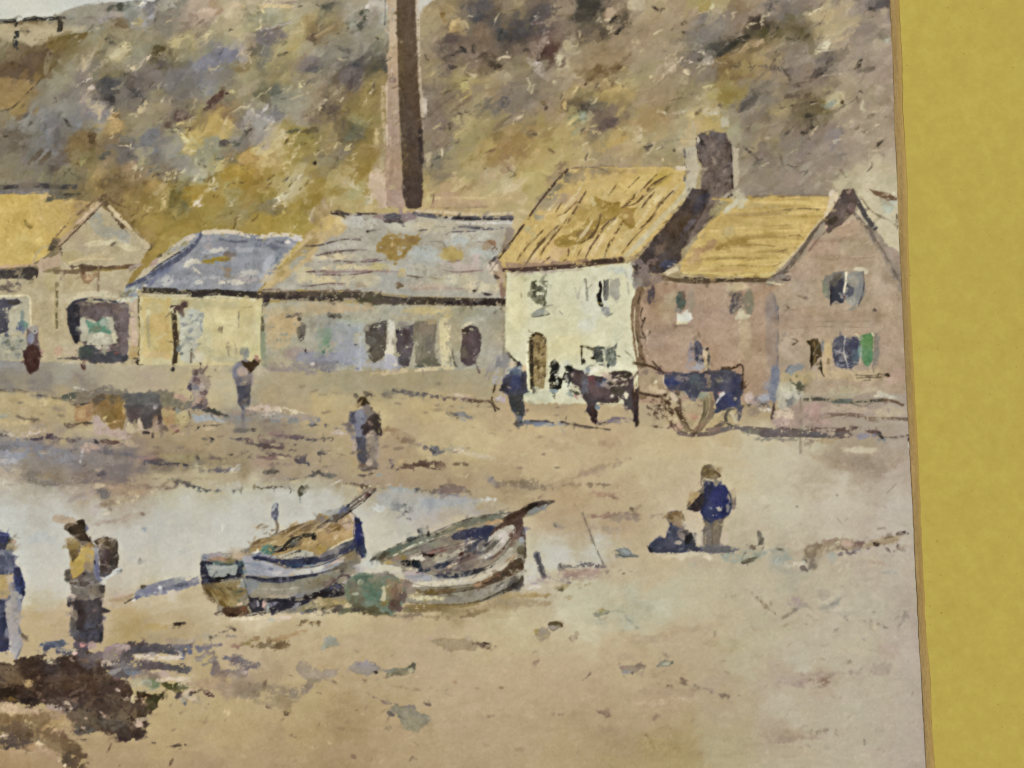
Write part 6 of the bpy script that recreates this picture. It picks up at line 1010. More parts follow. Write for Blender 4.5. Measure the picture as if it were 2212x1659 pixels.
line('-40,430 200,425 350,430 600,440 700,430', 70, (106, 96, 84), dry=.18); line('340,380 560,400 760,385 960,430', 40, (104, 84, 70), dry=.3); line('300,430 600,440', 40, (100, 98, 96), a=.8, dry=.3); line('960,430 990,470', 30, (74, 66, 50), dry=.2); line('990,460 1110,460 1215,440', 14, (84, 78, 62), dry=.3)
blobs('''850 450 80 26 0 142 136 142;1000 480 40 14 0 120 132 124;1215 470 14 22 0 50 46 38;1215 305 10 10 0 66 60 48;370 380 20 12 0 70 58 48;190 380 14 9 0 92 74 60;1230 520 14 14 0 206 206 180;960 330 40 12 0 160 150 124;80 480 150 16 0 128 124 104 .8;500 490 160 26 0 170 154 118 .8;350 500 60 30 0 150 136 116 .8''', dry=.2, rough=1.5)
poly('500,620 640,640 900,610 1150,600 1190,640 1050,740 960,800 820,810 700,750 560,700', (166, 149, 119), soft=4, rough=4, a=.8)
poly('660,660 800,640 950,640 1000,700 860,760 720,720', (154, 138, 110), soft=4, rough=3, a=.7)
blobs('''800 570 150 26 0 204 192 158;980 790 12 12 0 160 140 118;600 960 10 9 0 140 130 112;250 1060 9 9 0 128 120 104;600 700 200 20 -20 170 152 122 .6''', soft=1.5)
line('1030,940 1090,880 1140,820', 9, (140, 128, 104), a=.7, dry=.3)
line('600,1160 640,1210', 9, (150, 140, 120), a=.7); line('670,1180 690,1160', 8, (150, 140, 120), a=.7)
# bank at the right
poly('300,1430 380,1390 560,1350 700,1340 830,1380 900,1350 1060,1310 1160,1300 1100,1380 920,1400 820,1440 640,1440 500,1450 440,1520 410,1640 370,1600 330,1540 310,1480', (160, 144, 118), soft=2, rough=2, dry=.1, part='shingle_bank')
blobs('''360 1460 50 50 0 132 116 92;380 1560 34 60 0 128 116 98;330 1530 34 12 -30 104 94 76;420 1400 100 20 14 140 122 98;560 1360 110 22 6 158 136 112;640 1420 60 16 -40 116 94 82;700 1380 60 26 0 190 156 134;780 1390 60 40 20 132 104 90;800 1430 70 20 10 130 120 124;720 1460 100 16 5 124 112 104;940 1390 20 16 -40 74 62 52;1110 1290 60 12 10 104 92 78;1070 1310 40 12 20 120 104 86;1170 1285 20 12 0 90 80 70;1030 1430 60 12 -45 104 92 80;1090 1440 40 8 0 112 104 90;1120 1410 10 16 0 80 72 60;1210 1290 10 9 0 104 96 86;1170 1410 50 12 10 176 164 140;560 1500 40 40 0 164 170 150 .6;180 1510 110 20 -8 150 158 132 .8;130 1550 60 12 -20 150 160 136 .8;60 1440 120 22 0 164 164 138 .8;240 1400 80 50 0 196 186 156 .6;240 1560 110 26 0 206 196 166 .7;90 1430 12 8 0 110 104 80;320 1600 26 9 -30 120 106 86;1060 1630 60 26 0 170 166 146 .8;800 1540 200 60 0 190 178 148 .6;860 1540 130 12 -4 178 160 132 .7''', soft=1.2, rough=1.8, dry=.25)
# two figures on the sand
T(2, 2)
SB = 'person_in_blue_jacket'
poly('1640,745 1670,700 1720,700 1760,745 1795,790 1760,825 1840,880 1890,960 1930,950 1935,1040 1895,1070 1870,1140 1830,1180 1800,1320 1790,1400 1860,1400 1930,1430 1860,1460 1680,1460 1640,1420 1665,1380 1660,1180 1635,1120 1640,1060 1600,1100 1510,1085 1520,1020 1545,940 1610,930 1665,860 1640,820', (120, 110, 100), soft=.9, rough=.6, part=SB)
poly('1665,1160 1700,1180 1830,1165 1810,1280 1790,1380 1740,1410 1670,1400 1655,1280', (126, 114, 98), soft=1, rough=.8)
poly('1545,930 1600,930 1640,950 1580,1010 1520,1080 1515,1010', (184, 160, 114), soft=1, rough=1.2, dry=.1)
poly('1640,1110 1600,1105 1520,1090 1500,1100 1520,1160 1640,1300 1660,1360 1650,1180', (196, 184, 154), soft=1.2, rough=1.2)
poly('1510,1085 1580,1010 1630,950 1665,940 1670,1010 1655,1060 1600,1100', (58, 50, 58), soft=.9, rough=.8)
poly('1665,855 1700,840 1760,850 1840,880 1880,950 1892,1030 1875,1110 1830,1160 1770,1175 1710,1200 1660,1165 1630,1110 1655,1060 1670,1000 1660,930', (52, 60, 126), soft=.9, rough=.7)
blobs('''1700 900 40 60 0 54 58 90 .8;1690 1000 24 60 0 60 66 100 .9;1780 980 70 60 0 56 62 140 .9;1840 1000 40 70 0 50 58 128;1720 1120 60 50 0 56 68 118;1700 1170 50 20 0 70 76 110;1850 1090 40 50 0 50 54 110;1760 860 20 24 0 140 136 126;1800 860 14 16 0 96 94 110;1780 1070 40 9 5 200 196 180;1800 1085 20 12 0 186 180 166;1760 1135 20 7 20 190 186 180;1720 1070 14 7 0 150 152 170;1900 960 30 60 -10 176 160 128;1915 1040 14 40 0 150 134 118;1870 1080 20 40 20 184 172 148 .7''', dry=.1, rough=.9)
poly('1640,790 1645,750 1690,720 1740,735 1790,790 1750,812 1690,815 1645,808', (138, 118, 82), soft=.9, rough=.8)
flecks((1645, 720, 1790, 820), 46, [(92, 76, 50), (170, 150, 110), (110, 94, 62), (150, 128, 84)], 8, 2.2, 20, 60, .8, .2)
line('1640,760 1660,715 1700,698 1730,715', 10, (120, 108, 70), dry=.3); line('1640,760 1635,850 1640,880', 10, (110, 96, 76), dry=.3); line('1760,760 1795,790 1785,805', 12, (92, 74, 48), dry=.2)
line('1660,820 1700,825 1740,835', 20, (200, 186, 156), dry=.2)
blobs('''1700 1290 30 80 0 128 122 116 .8;1760 1260 34 90 0 134 122 100 .8;1690 1420 80 34 0 118 116 116;1800 1420 110 30 -5 116 112 110;1880 1435 60 12 -10 120 116 108;1660 1340 14 60 0 176 160 130;1840 1330 40 60 0 196 180 152 .7;1740 1450 120 18 0 112 108 108;1660 1240 8 60 0 104 96 86''', dry=.18)
SI = 'person_sitting'
poly('1330,1150 1370,1105 1430,1095 1480,1130 1490,1180 1460,1220 1500,1260 1550,1290 1580,1390 1650,1440 1500,1450 1350,1470 1200,1450 1175,1425 1210,1370 1270,1320 1330,1330 1370,1230', (84, 84, 102), soft=.9, rough=.7, part=SI)
poly('1345,1150 1390,1105 1440,1100 1485,1140 1480,1185 1440,1200 1380,1190', (142, 118, 80), soft=.9, rough=1)
flecks((1350, 1110, 1480, 1200), 34, [(104, 82, 52), (170, 148, 110), (120, 98, 66)], 9, 2, 20, 50, .8, .2)
blobs('''1325 1145 26 14 30 150 128 92;1440 1210 50 30 -20 160 136 106;1400 1290 60 60 0 86 90 112;1300 1400 90 60 0 76 82 108;1230 1400 40 40 0 66 72 96;1280 1360 40 40 0 70 76 104;1470 1300 40 60 20 142 126 116;1440 1370 30 24 0 180 164 146;1530 1340 40 70 -10 44 40 40;1560 1380 30 40 0 56 52 54;1500 1280 30 22 -20 92 82 76;1440 1420 130 34 0 70 74 96;1300 1440 90 22 0 66 70 90;1580 1430 60 22 0 76 76 84;1190 1430 24 9 -50 50 48 48;1410 1310 14 40 0 66 70 90''', dry=.14)
poly('1490,1190 1540,1180 1640,1300 1650,1390 1580,1370 1550,1280', (196, 184, 154), soft=1.2, rough=1.2)
blobs('''1540 1200 60 40 0 190 180 156 .7;1250 1130 60 8 10 160 140 110;1210 1160 20 9 30 150 132 100;1700 1500 60 16 -10 212 200 166;1600 1470 90 12 0 206 196 160;1400 1490 100 14 0 204 192 156;1300 1470 60 10 0 190 180 150''', dry=.3, rough=1.5)
poly('880,1430 960,1420 1000,1420 1040,1460 1090,1490 1000,1500 900,1500', (118, 121, 114), soft=1, rough=1.4, dry=.1, part='stone')
line('890,1440 960,1490 1080,1490', 12, (90, 92, 86), dry=.3)
blobs('''960 1440 60 14 -20 150 156 150;1900 1500 110 40 0 160 168 138 .7;2050 1460 90 40 0 164 166 136 .7;2000 1520 130 26 10 158 162 132 .7;2060 1520 40 9 20 100 96 74;2150 1470 60 20 0 150 156 128;2090 1410 60 20 -10 130 116 90;2150 1340 16 60 20 126 118 96;2140 1390 40 12 60 112 106 84;1940 1430 40 20 0 120 118 112;1560 1560 40 26 -20 170 166 136 .7''', dry=.3, rough=1.8)
line('540,1040 600,1130 640,1210', 9, (150, 130, 100), a=.8, dry=.25); line('610,1110 650,1220 690,1330 730,1430 790,1560', 9, (104, 96, 78), dry=.15)
blobs('''760 870 90 14 -3 130 110 78;600 870 130 12 0 146 126 92 .8;830 960 90 18 -4 170 140 100 .9;880 980 60 12 -10 150 122 86;750 950 60 12 0 180 144 102;880 1140 190 16 2 142 118 92;760 1145 60 14 10 156 120 90;1000 1150 90 20 -10 150 132 104;900 1170 60 40 0 160 142 112 .8;830 1250 160 30 -5 168 150 120 .7;400 1230 60 16 -20 150 140 122 .7;370 1225 9 9 0 110 100 84;1040 1080 10 20 20 110 96 70;1090 1070 30 8 45 150 130 96;280 600 18 10 30 150 130 96;1280 895 20 8 10 180 164 130;120 880 260 26 -3 140 124 96 .8;60 850 120 20 0 132 116 84 .8;240 900 130 20 -10 136 118 86 .8;700 740 200 16 22 168 148 106 .7;860 700 110 12 20 160 140 104 .7;640 780 110 16 15 164 140 104 .7;940 680 60 10 30 160 138 106 .7;700 460 300 60 0 186 162 116 .6;400 540 160 40 0 180 156 112 .6;830 520 120 30 0 176 148 106 .5''', soft=1.6, rough=2, dry=.2)
poly('190,1470 240,1450 270,1540 300,1660 260,1690 215,1590', (104, 100, 108), soft=.9, rough=1, dry=.1, part='mooring_post')
line('215,1470 240,1570 285,1670', 16, (80, 76, 80), dry=.3)
blobs('''440 1590 40 26 0 140 130 118;520 1580 60 14 -10 130 122 112;640 1560 80 22 6 120 114 108;560 1600 60 12 0 190 180 150;760 1580 60 14 -6 130 120 110;700 1560 40 16 0 98 92 88;850 1600 40 10 40 170 148 112;600 1630 170 30 4 178 150 122;740 1640 60 30 0 170 144 116;980 1635 26 10 10 120 104 74;1050 1630 30 8 -15 110 96 70;420 1580 14 26 20 110 102 92;520 1550 50 9 0 200 190 166''', dry=.25, rough=1.6)

# -------------------------------------------------------------------- the boats
Z(760, 1900)
B1 = 'fishing_boat'
poly('90,960 110,870 200,830 340,830 500,810 650,770 720,700 800,650 900,640 960,590 1060,570 1160,500 1290,480 1420,470 1480,370 1600,380 1700,310 1830,250 1870,340 1890,380 1930,420 1970,480 2010,680 2040,850 1980,900 1960,1050 1850,1100 1930,1210 1800,1330 1860,1400 1500,1500 1200,1540 900,1540 640,1560 440,1590 280,1530 300,1440 130,1280 100,1190', (150, 142, 124), soft=1, rough=.8, part=B1 + '/hull')
# nets heaped inside
poly('650,790 720,700 800,650 950,640 1050,580 1160,510 1300,480 1450,440 1490,370 1620,380 1700,330 1850,340 1890,420 1895,640 1700,740 1580,780 1500,870 1400,830 1200,870 900,860 700,850', (172, 146, 100), soft=1, rough=1.3, part=B1 + '/nets')
blobs('''1700 560 150 100 20 186 158 122 .8;1800 500 80 90 0 192 166 138;1550 620 110 90 10 182 150 98;1350 700 130 60 10 186 156 102;1300 800 160 50 8 168 140 88;1500 780 60 60 0 176 152 92;1150 600 110 60 20 190 164 120 .8;1000 650 90 30 20 152 130 90;830 690 100 30 20 160 132 84;760 730 60 40 0 150 120 76;1250 510 120 30 10 166 146 116;1350 540 90 26 10 150 128 98;1500 470 70 60 40 150 134 112;1600 430 110 40 20 140 128 116;1700 400 120 34 22 104 96 92;1780 380 90 22 30 90 82 76;1640 540 60 50 30 150 126 86;1700 540 60 34 10 140 112 70;1580 560 30 60 20 150 122 90;1700 640 40 30 0 206 186 150;1200 480 60 18 20 190 176 140;1050 540 80 20 -30 206 200 176;900 640 14 50 -10 160 132 92;1070 600 12 30 -10 140 112 76;1530 540 40 8 40 216 196 160;1420 620 40 60 0 190 164 116 .7;1780 600 90 40 20 190 160 112;1000 700 130 20 5 176 160 120;950 760 90 22 10 150 146 116''', dry=.22, rough=1.5)
flecks((700, 480, 1500, 740), 70, [(130, 104, 66), (200, 178, 130), (112, 92, 62), (206, 186, 146)], 10, 3.4, 28, 18, .8, .3)
line('960,760 1060,760 1130,700 1240,650 1330,620 1430,620', 50, (66, 62, 54), dry=.2, taper=.3); line('930,800 1000,800 1090,780 1180,730', 46, (62, 58, 54), dry=.18)
blobs('''1420 640 26 36 20 66 58 42;1360 620 60 16 10 74 68 52;1040 760 90 12 22 176 178 164;1100 770 60 9 30 120 120 110''', dry=.2)
poly('790,800 830,740 910,735 960,790 940,840 880,850 800,840', (96, 132, 112), soft=1, rough=1.3, dry=.05)
blobs('''860 760 40 26 0 112 140 120;920 810 30 26 0 84 110 100;740 830 50 22 10 214 208 186;760 800 16 20 0 220 214 190''', dry=.2)
poly('940,860 1050,840 1200,800 1330,815 1420,820 1410,860 1300,885 1100,900 950,885', (190, 186, 170), soft=1, rough=1.4, dry=.05)
line('1080,870 1180,830 1260,800', 16, (96, 90, 80), dry=.3)
# gaff lying out over the bow, its blue stem
line('1640,430 1740,370 1830,300 1930,220 2040,140 2140,85', 80, (118, 106, 92), soft=.8, part=B1 + '/spar', taper=.3)
line('1800,310 1900,240 2000,170 2080,110', 26, (204, 192, 176), dry=.15); line('1800,370 1920,290 2040,190 2130,100', 22, (70, 62, 54), dry=.25); line('1880,200 1980,120 2060,60', 24, (140, 124, 100), dry=.35)
blobs('''1780 320 60 34 30 104 106 126;1830 280 20 20 0 66 70 76;1880 250 26 20 20 130 142 120;2050 140 40 20 40 120 88 80;2080 80 50 26 20 160 140 122;1650 340 90 30 20 176 174 164 .8;1560 330 60 30 10 184 180 166 .6;2000 190 40 9 40 206 160 140;1960 100 30 60 20 184 160 120 .7''', dry=.2)
poly('1880,370 1900,375 1960,430 1985,500 2010,650 2040,830 1990,900 1930,830 1905,700 1890,560 1900,450', (62, 66, 112), soft=.9, rough=.9, part=B1 + '/stem', var=8)
blobs('''1950 600 34 120 -6 58 64 126 .9;1930 450 30 40 -20 66 64 76;1960 800 60 60 0 72 76 100;2020 820 18 50 0 92 112 120;1900 400 20 30 -30 150 140 130;1995 760 20 90 0 76 84 110''', dry=.12)
line('1850,370 1885,440 1890,600', 30, (204, 180, 162), dry=.2)
# strakes
poly('690,870 800,860 940,890 1110,905 1250,885 1380,880 1500,900 1640,850 1780,720 1890,660 1930,760 1900,790 1780,850 1560,930 1400,970 1260,1010 1100,1010 980,960 830,920 700,910', (74, 80, 110), soft=.9, rough=1, dry=.03, part=B1 + '/strake')
blobs('''1180 980 110 30 5 64 86 120 .9;880 900 110 18 -8 84 80 110;1400 920 120 40 10 66 68 90;1600 860 110 40 22 96 92 98;1780 740 110 40 34 92 92 100;1690 790 90 22 30 140 136 140;1560 840 60 20 20 130 122 130;1250 900 110 16 2 76 70 90;1840 690 60 26 40 92 96 104''', dry=.18)
line('700,850 850,855 960,885', 30, (150, 152, 166), dry=.2); line('1600,790 1740,710 1890,650', 22, (206, 196, 166), dry=.15)
poly('600,950 700,915 850,930 980,970 1090,1015 1250,1015 1400,985 1560,940 1640,910 1790,870 1780,940 1640,1010 1500,1060 1360,1100 1200,1110 1000,1110 800,1100 620,1090', (166, 166, 176), soft=.9, rough=1, part=B1 + '/strake')
blobs('''720 980 110 40 0 142 150 168 .9;880 1010 130 30 0 160 162 178;1300 1050 160 40 6 196 194 188;1450 1020 90 34 20 190 188 178;920 1015 60 14 6 120 120 148;700 1060 100 30 0 150 154 166 .9;1050 1070 160 26 0 182 180 182;1160 1080 30 16 0 204 180 140;650 960 60 40 0 130 152 156;1600 980 60 20 20 150 142 130;1740 900 60 40 30 196 182 160;1680 930 40 14 30 206 180 166;1500 990 60 20 20 200 196 184;1350 980 60 16 0 140 160 170''', dry=.18)
poly('1500,1070 1640,1010 1760,940 1850,800 1930,810 1965,900 1930,990 1800,1070 1640,1160 1500,1110', (132, 124, 106), soft=1, rough=1.2)
blobs('''1850 880 60 60 0 142 130 106;1880 970 60 60 0 128 122 110;1760 1000 60 60 0 120 112 96;1940 850 20 50 0 116 112 110;1740 1060 60 26 30 100 92 86;1960 1000 60 60 0 176 170 168 .7;1700 1040 40 16 20 190 168 140 .7''', dry=.2)
poly('610,1095 800,1105 1000,1115 1250,1105 1440,1080 1640,1040 1760,1060 1700,1170 1560,1260 1380,1330 1200,1370 1000,1370 800,1340 650,1310 600,1220', (142, 138, 124), soft=.9, rough=1, part=B1 + '/strake')
blobs('''800 1260 180 60 0 160 154 138 .9;1100 1270 220 60 0 156 148 132 .9;1400 1200 160 60 10 134 126 108 .9;1550 1130 130 40 20 138 130 108;700 1200 90 60 0 140 144 146;1250 1330 160 30 10 136 132 134;1600 1180 90 40 30 128 114 100;1000 1340 160 22 0 172 160 140;650 1270 50 50 0 142 144 150;1300 1120 110 14 8 150 150 132''', dry=.14)
line('630,1110 740,1125 860,1150 1000,1140 1150,1130 1300,1105 1450,1085', 50, (66, 66, 84), dry=.08, taper=.4); line('800,1160 1000,1165 1200,1150', 26, (84, 86, 108), dry=.2)
line('1540,1260 1640,1180 1740,1100 1820,1090', 30, (110, 92, 88), dry=.2)
# stern block
poly('90,960 120,880 200,930 360,950 480,950 520,890 600,960 590,1080 540,1130 430,1140 300,1150 240,1180 180,1190 110,1200 88,1080', (72, 70, 84), soft=.9, rough=1, part=B1 + '/transom')
poly('150,980 250,960 400,980 520,960 535,1060 500,1110 430,1090 360,1120 250,1140 190,1100', (164, 166, 156), soft=.9, rough=1.2)
blobs('''180 1000 60 40 0 142 152 150;300 1000 110 34 0 170 170 160;470 1010 60 40 0 160 164 152;350 950 130 26 0 108 130 120;220 890 100 30 5 186 150 120;350 890 80 30 -5 184 144 112;440 920 60 26 0 130 122 90;250 850 130 30 0 176 164 160;150 880 50 40 20 150 150 154;420 850 100 26 0 184 176 160;550 850 110 40 8 190 170 142;570 960 50 40 0 84 112 116;570 1040 34 40 0 76 100 110;130 1050 30 90 0 74 70 84;140 1160 50 30 0 96 98 120;330 1130 110 18 0 54 50 46;420 1090 26 20 -30 56 54 54;540 1090 34 26 0 62 58 54;230 1160 60 14 0 56 52 54;580 1150 26 22 0 204 196 180;610 1020 40 60 0 124 154 158;650 900 60 40 0 176 170 176;480 800 110 30 10 196 182 156''', dry=.16)
poly('110,1210 250,1170 400,1170 560,1150 620,1250 640,1300 560,1350 540,1400 560,1450 450,1480 380,1470 320,1440 200,1340', (146, 130, 94), soft=.9, rough=1.2, part=B1 + '/rudder')
blobs('''250 1230 90 30 -20 130 116 88;300 1320 90 40 -40 150 130 84;380 1390 60 60 -30 140 118 74;500 1300 60 60 20 128 122 92;440 1210 90 20 -20 176 164 138;520 1220 60 20 -40 180 170 150;430 1250 70 22 -30 112 96 72;560 1270 40 40 0 104 108 98;460 1420 60 50 0 160 146 100;540 1390 40 30 0 116 116 92;330 1410 70 22 -45 120 100 56;590 1200 34 60 0 150 150 140''', dry=.22, rough=1.5)
flecks((180, 1230, 520, 1440), 36, [(120, 100, 62), (176, 158, 116), (104, 88, 56)], 9, 4, -40, 12, .7, .3)
poly('650,1330 740,1340 900,1370 1100,1370 1200,1350 1200,1390 1280,1380 1500,1270 1620,1200 1760,1190 1900,1220 1780,1320 1640,1360 1450,1400 1330,1440 1200,1470 1000,1530 950,1560 920,1560 900,1500 850,1520 680,1540 660,1450', (70, 66, 74), soft=1, rough=1.3, dry=.05)
blobs('''760 1430 26 50 10 170 164 172;830 1430 26 50 0 206 170 156;960 1420 60 26 20 130 122 140;1230 1440 80 22 30 150 146 148;1150 1500 60 12 10 130 122 130;720 1440 40 60 0 104 96 108;1650 1240 110 34 8 92 92 112;1550 1310 130 30 14 58 52 50;1700 1310 110 14 8 56 52 54;1820 1190 60 30 -30 190 186 186;1860 1130 60 30 -40 84 76 86;1380 1340 110 30 20 66 56 50;1040 1390 130 18 0 58 58 66;880 1500 20 60 0 160 164 160;1300 1470 60 22 30 112 116 122;1800 1270 60 34 0 110 100 96''', dry=.2, rough=1.5)
poly('1280,1450 1400,1380 1640,1350 1780,1370 1860,1400 1760,1480 1600,1520 1350,1560 1230,1530', (150, 138, 104), soft=1.1, rough=2, dry=.12)
blobs('''1450 1400 90 16 10 176 160 124;1550 1480 90 22 10 92 84 64;1400 1510 110 26 8 96 92 84;1640 1460 60 18 20 112 98 70;1720 1400 60 26 0 166 150 106;1350 1460 60 16 30 176 164 140;1500 1440 60 12 10 190 174 134;1690 1500 40 14 30 104 100 72;1280 1530 60 14 10 130 128 122''', dry=.3, rough=1.8)
poly('280,1530 380,1500 520,1450 640,1440 680,1540 560,1570 440,1590', (96, 72, 54), soft=1, rough=1.5, dry=.06)
blobs('''560 1430 90 22 14 206 180 146;600 1490 60 40 0 128 92 66;470 1560 60 16 0 66 50 40;420 1500 60 22 -10 104 80 58;310 1530 40 12 20 90 72 56;760 1550 90 9 8 64 60 62;760 1530 60 9 12 190 184 170;920 1620 34 26 0 160 184 172;1280 1640 60 16 10 150 130 92;1450 1640 50 12 0 140 118 80;640 1600 160 18 0 214 204 172;1100 1590 140 26 0 212 192 164''', dry=.25, rough=1.6)
# oar on the sand at the stern
Z(0, 2000)
poly('1590,1010 1640,940 1740,890 1900,860 2080,830 2200,860 2340,790 2340,900 2200,950 2000,970 1900,1010 1720,1050 1600,1080', (128, 128, 144), soft=1, rough=1.2, part='oar')
blobs('''1680 930 60 30 14 92 84 66;1760 980 110 40 6 116 116 142;2000 900 120 34 8 142 142 146;2080 920 130 20 10 96 98 112;2100 850 60 18 10 150 150 142;1640 1050 90 16 14 104 106 130;1880 940 14 10 0 206 206 206;1820 990 14 8 0 190 190 190;1720 890 60 10 16 190 160 130;1940 1000 26 9 0 130 130 150''', dry=.2)
poly('1260,1090 1340,1060 1480,1030 1580,1010 1560,1060 1490,1110 1300,1110', (174, 148, 112), soft=1.2, rough=1.2, dry=.05, part='oar')
line('1470,1120 1530,1085 1580,1060', 16, (70, 60, 50), dry=.15); line('1350,1060 1480,1030', 14, (204, 166, 142), dry=.3)
blobs('''1340 980 130 50 0 190 176 150 .7;1340 1150 120 30 0 184 168 136 .6;1570 1080 14 14 0 216 208 190;2040 1385 70 14 6 96 86 54;2120 1360 70 11 8 60 52 36;2050 1410 40 9 10 110 98 66;1850 1400 160 40 0 176 154 92 .7;1980 1570 60 40 0 160 140 112 .8''', soft=1.3, rough=1.6, dry=.25)
# second boat
Z(1400, 1900)
B2 = 'rowing_boat'
poly('170,925 250,850 420,760 640,680 760,600 900,590 1060,540 1200,470 1400,400 1600,375 1760,360 1790,430 1870,380 1960,320 2060,260 2200,240 2330,215 2330,230 2220,320 2080,390 1960,420 1985,560 2000,720 2010,860 1980,1000 1970,1160 1900,1250 1700,1330 1500,1400 1300,1430 1000,1440 700,1420 560,1400 560,1150 620,1120 550,1070 520,1000 350,960', (150, 142, 126), soft=1, rough=.8, part=B2 + '/hull')
poly('170,925 250,850 420,760 640,690 760,640 1000,600 1100,520 1250,450 1450,395 1620,375 1760,360 1780,420 1600,470 1300,540 1100,600 900,670 700,770 520,850 330,920', (124, 124, 108), soft=.9, rough=1, part=B2 + '/gunwale')
blobs('''420 810 130 30 24 104 120 104 .9;300 870 90 22 28 96 92 78;620 730 110 20 22 112 120 110;1150 530 90 16 22 150 142 116;1300 470 130 20 14 122 116 108;1500 410 120 16 8 110 104 86;1640 400 90 18 4 130 132 118;1740 370 60 12 0 84 80 68;1250 540 130 14 16 176 156 128;1450 500 150 14 12 160 142 116;1650 470 90 26 10 190 156 112;1560 520 60 16 20 190 150 116;1780 420 14 20 0 62 58 52;1770 390 30 20 0 190 188 170;860 600 26 40 0 66 62 54;780 590 40 40 10 104 104 90;740 570 14 26 0 70 66 58;820 600 20 40 0 176 172 150;900 610 60 14 10 70 66 56;1000 590 60 12 20 84 78 60;700 650 60 14 20 84 90 84''', dry=.2, rough=1.3)
poly('330,920 520,850 700,770 900,680 1100,610 1300,550 1600,500 1660,500 1880,490 1880,560 1800,720 1600,860 1400,940 1200,1010 1000,1060 900,1060 700,1050 520,960', (136, 128, 118), soft=.9, rough=1.1, part=B2 + '/interior')
line('450,865 560,800 700,730 850,680', 20, (206, 206, 180), dry=.2); line('520,850 640,790 780,730', 24, (150, 150, 136), dry=.25); line('870,680 1000,640 1100,620', 24, (170, 160, 138), dry=.3)
poly('1090,630 1200,580 1350,540 1500,510 1600,505 1680,540 1620,620 1500,680 1420,700 1300,670 1150,670', (74, 76, 104), soft=.9, rough=1.1, dry=.04)
blobs('''1400 600 150 50 10 70 72 106 .9;1220 620 90 34 16 84 86 106;1560 570 70 34 20 64 66 96;1400 720 90 40 30 84 84 100;1460 780 110 26 36 76 72 84;1560 660 60 26 36 82 80 96;1340 790 60 26 20 92 90 104''', dry=.16)
poly('1790,430 1880,370 1960,420 1985,560 2000,680 1900,660 1880,560 1830,520 1640,640 1560,620 1660,520', (104, 80, 68), soft=.9, rough=1.1, part=B2 + '/stem')
poly('1560,640 1680,560 1800,500 1870,490 1885,540 1830,640 1740,760 1640,850 1520,920 1420,910 1500,850 1600,760 1640,700 1560,700', (186, 178, 164), soft=.9, rough=1.2)
blobs('''1640 720 60 60 40 140 132 118;1600 760 90 22 45 110 104 92;1740 640 60 60 50 200 190 180;1540 880 100 26 30 204 198 186;1480 780 50 40 40 190 186 172;1440 830 60 16 10 96 92 100;1300 720 110 12 20 196 184 168;1260 720 60 16 30 200 188 170;1030 740 60 40 0 150 142 126;900 720 90 40 0 140 138 120;880 860 90 26 0 56 46 42;820 850 70 20 -10 66 48 44;930 810 90 20 10 160 122 110;1080 790 130 14 16 132 92 86;1200 760 60 14 20 110 92 88;640 830 110 16 22 140 146 132;700 880 90 36 20 200 196 180;760 900 60 26 10 206 200 186;650 950 110 40 0 44 46 44;560 950 40 30 0 56 54 48;740 980 90 30 -20 52 60 72;480 890 90 20 8 160 122 96;430 940 90 22 0 172 152 104;560 880 60 26 0 140 126 86;1000 880 130 40 16 176 170 150;1180 820 130 26 22 184 176 158;950 920 160 26 14 160 154 138;1250 840 26 18 30 96 66 62;1330 780 40 40 0 92 88 96
1000 980 160 34 14 84 88 104;850 1020 130 30 6 66 76 96;1230 910 130 34 20 120 102 100;1160 940 60 22 36 206 192 168;1100 990 40 22 30 206 180 150;1350 880 110 34 20 124 106 102;1400 940 160 34 14 134 124 112;1300 1000 200 34 10 128 118 112;1500 960 130 26 20 150 140 124;1100 1040 160 22 8 124 110 104;1560 900 90 20 30 132 124 124''', dry=.18, rough=1.4)
poly('900,1080 1100,1070 1300,1050 1500,1000 1640,960 1660,990 1540,1050 1380,1090 1180,1130 1000,1130', (74, 74, 86), soft=.9, rough=1.2, dry=.05)
blobs('''1000 1100 110 22 2 84 84 100;1250 1080 130 18 6 92 92 96;1500 1030 110 16 20 66 66 66;1100 1120 90 14 4 104 104 116''', dry=.2)
poly('560,1060 720,1050 900,1090 1000,1130 1200,1130 1400,1090 1600,1010 1720,900 1800,760 1900,760 1940,820 1860,960 1700,1080 1500,1160 1300,1200 1000,1220 760,1230 600,1160', (186, 180, 164), soft=1, rough=1.2, part=B2 + '/strake')
blobs('''700 1100 130 40 0 160 154 158;620 1060 110 26 0 186 170 166;850 1130 110 30 0 170 170 176;800 1200 180 34 0 214 204 180;1100 1180 200 34 4 206 196 172;1400 1130 160 30 14 200 190 166;1640 1040 130 34 36 190 182 166;1800 880 60 90 30 176 168 150;1900 800 60 60 0 160 154 136;1940 720 40 60 0 150 150 136;1700 900 90 30 40 176 170 156;1560 980 60 20 20 184 176 158;1840 720 60 40 30 142 124 108;1700 820 110 20 46 130 100 84;1560 960 60 14 0 170 160 150;500 1020 180 26 0 204 196 172;350 1000 130 26 -8 200 192 166;150 960 120 40 0 196 196 182;640 1020 60 9 0 216 206 180''', dry=.15, rough=1.4)
poly('1380,1210 1560,1130 1700,1060 1850,940 1950,880 1985,920 1980,1010 1880,1080 1700,1170 1500,1240', (96, 78, 62), soft=1, rough=1.3, dry=.06, part=B2 + '/strake')
blobs('''1440 1200 60 34 30 190 148 112;1560 1140 90 22 26 150 112 76;1700 1090 60 20 30 140 100 72;1880 960 60 50 40 84 66 54;1780 1060 90 30 34 80 72 62;1920 940 60 40 0 92 80 62;1950 800 60 60 0 120 112 92;1990 840 26 60 0 112 106 84;1650 1140 60 22 20 92 84 72;1850 880 60 30 40 166 140 108''', dry=.2, rough=1.5)
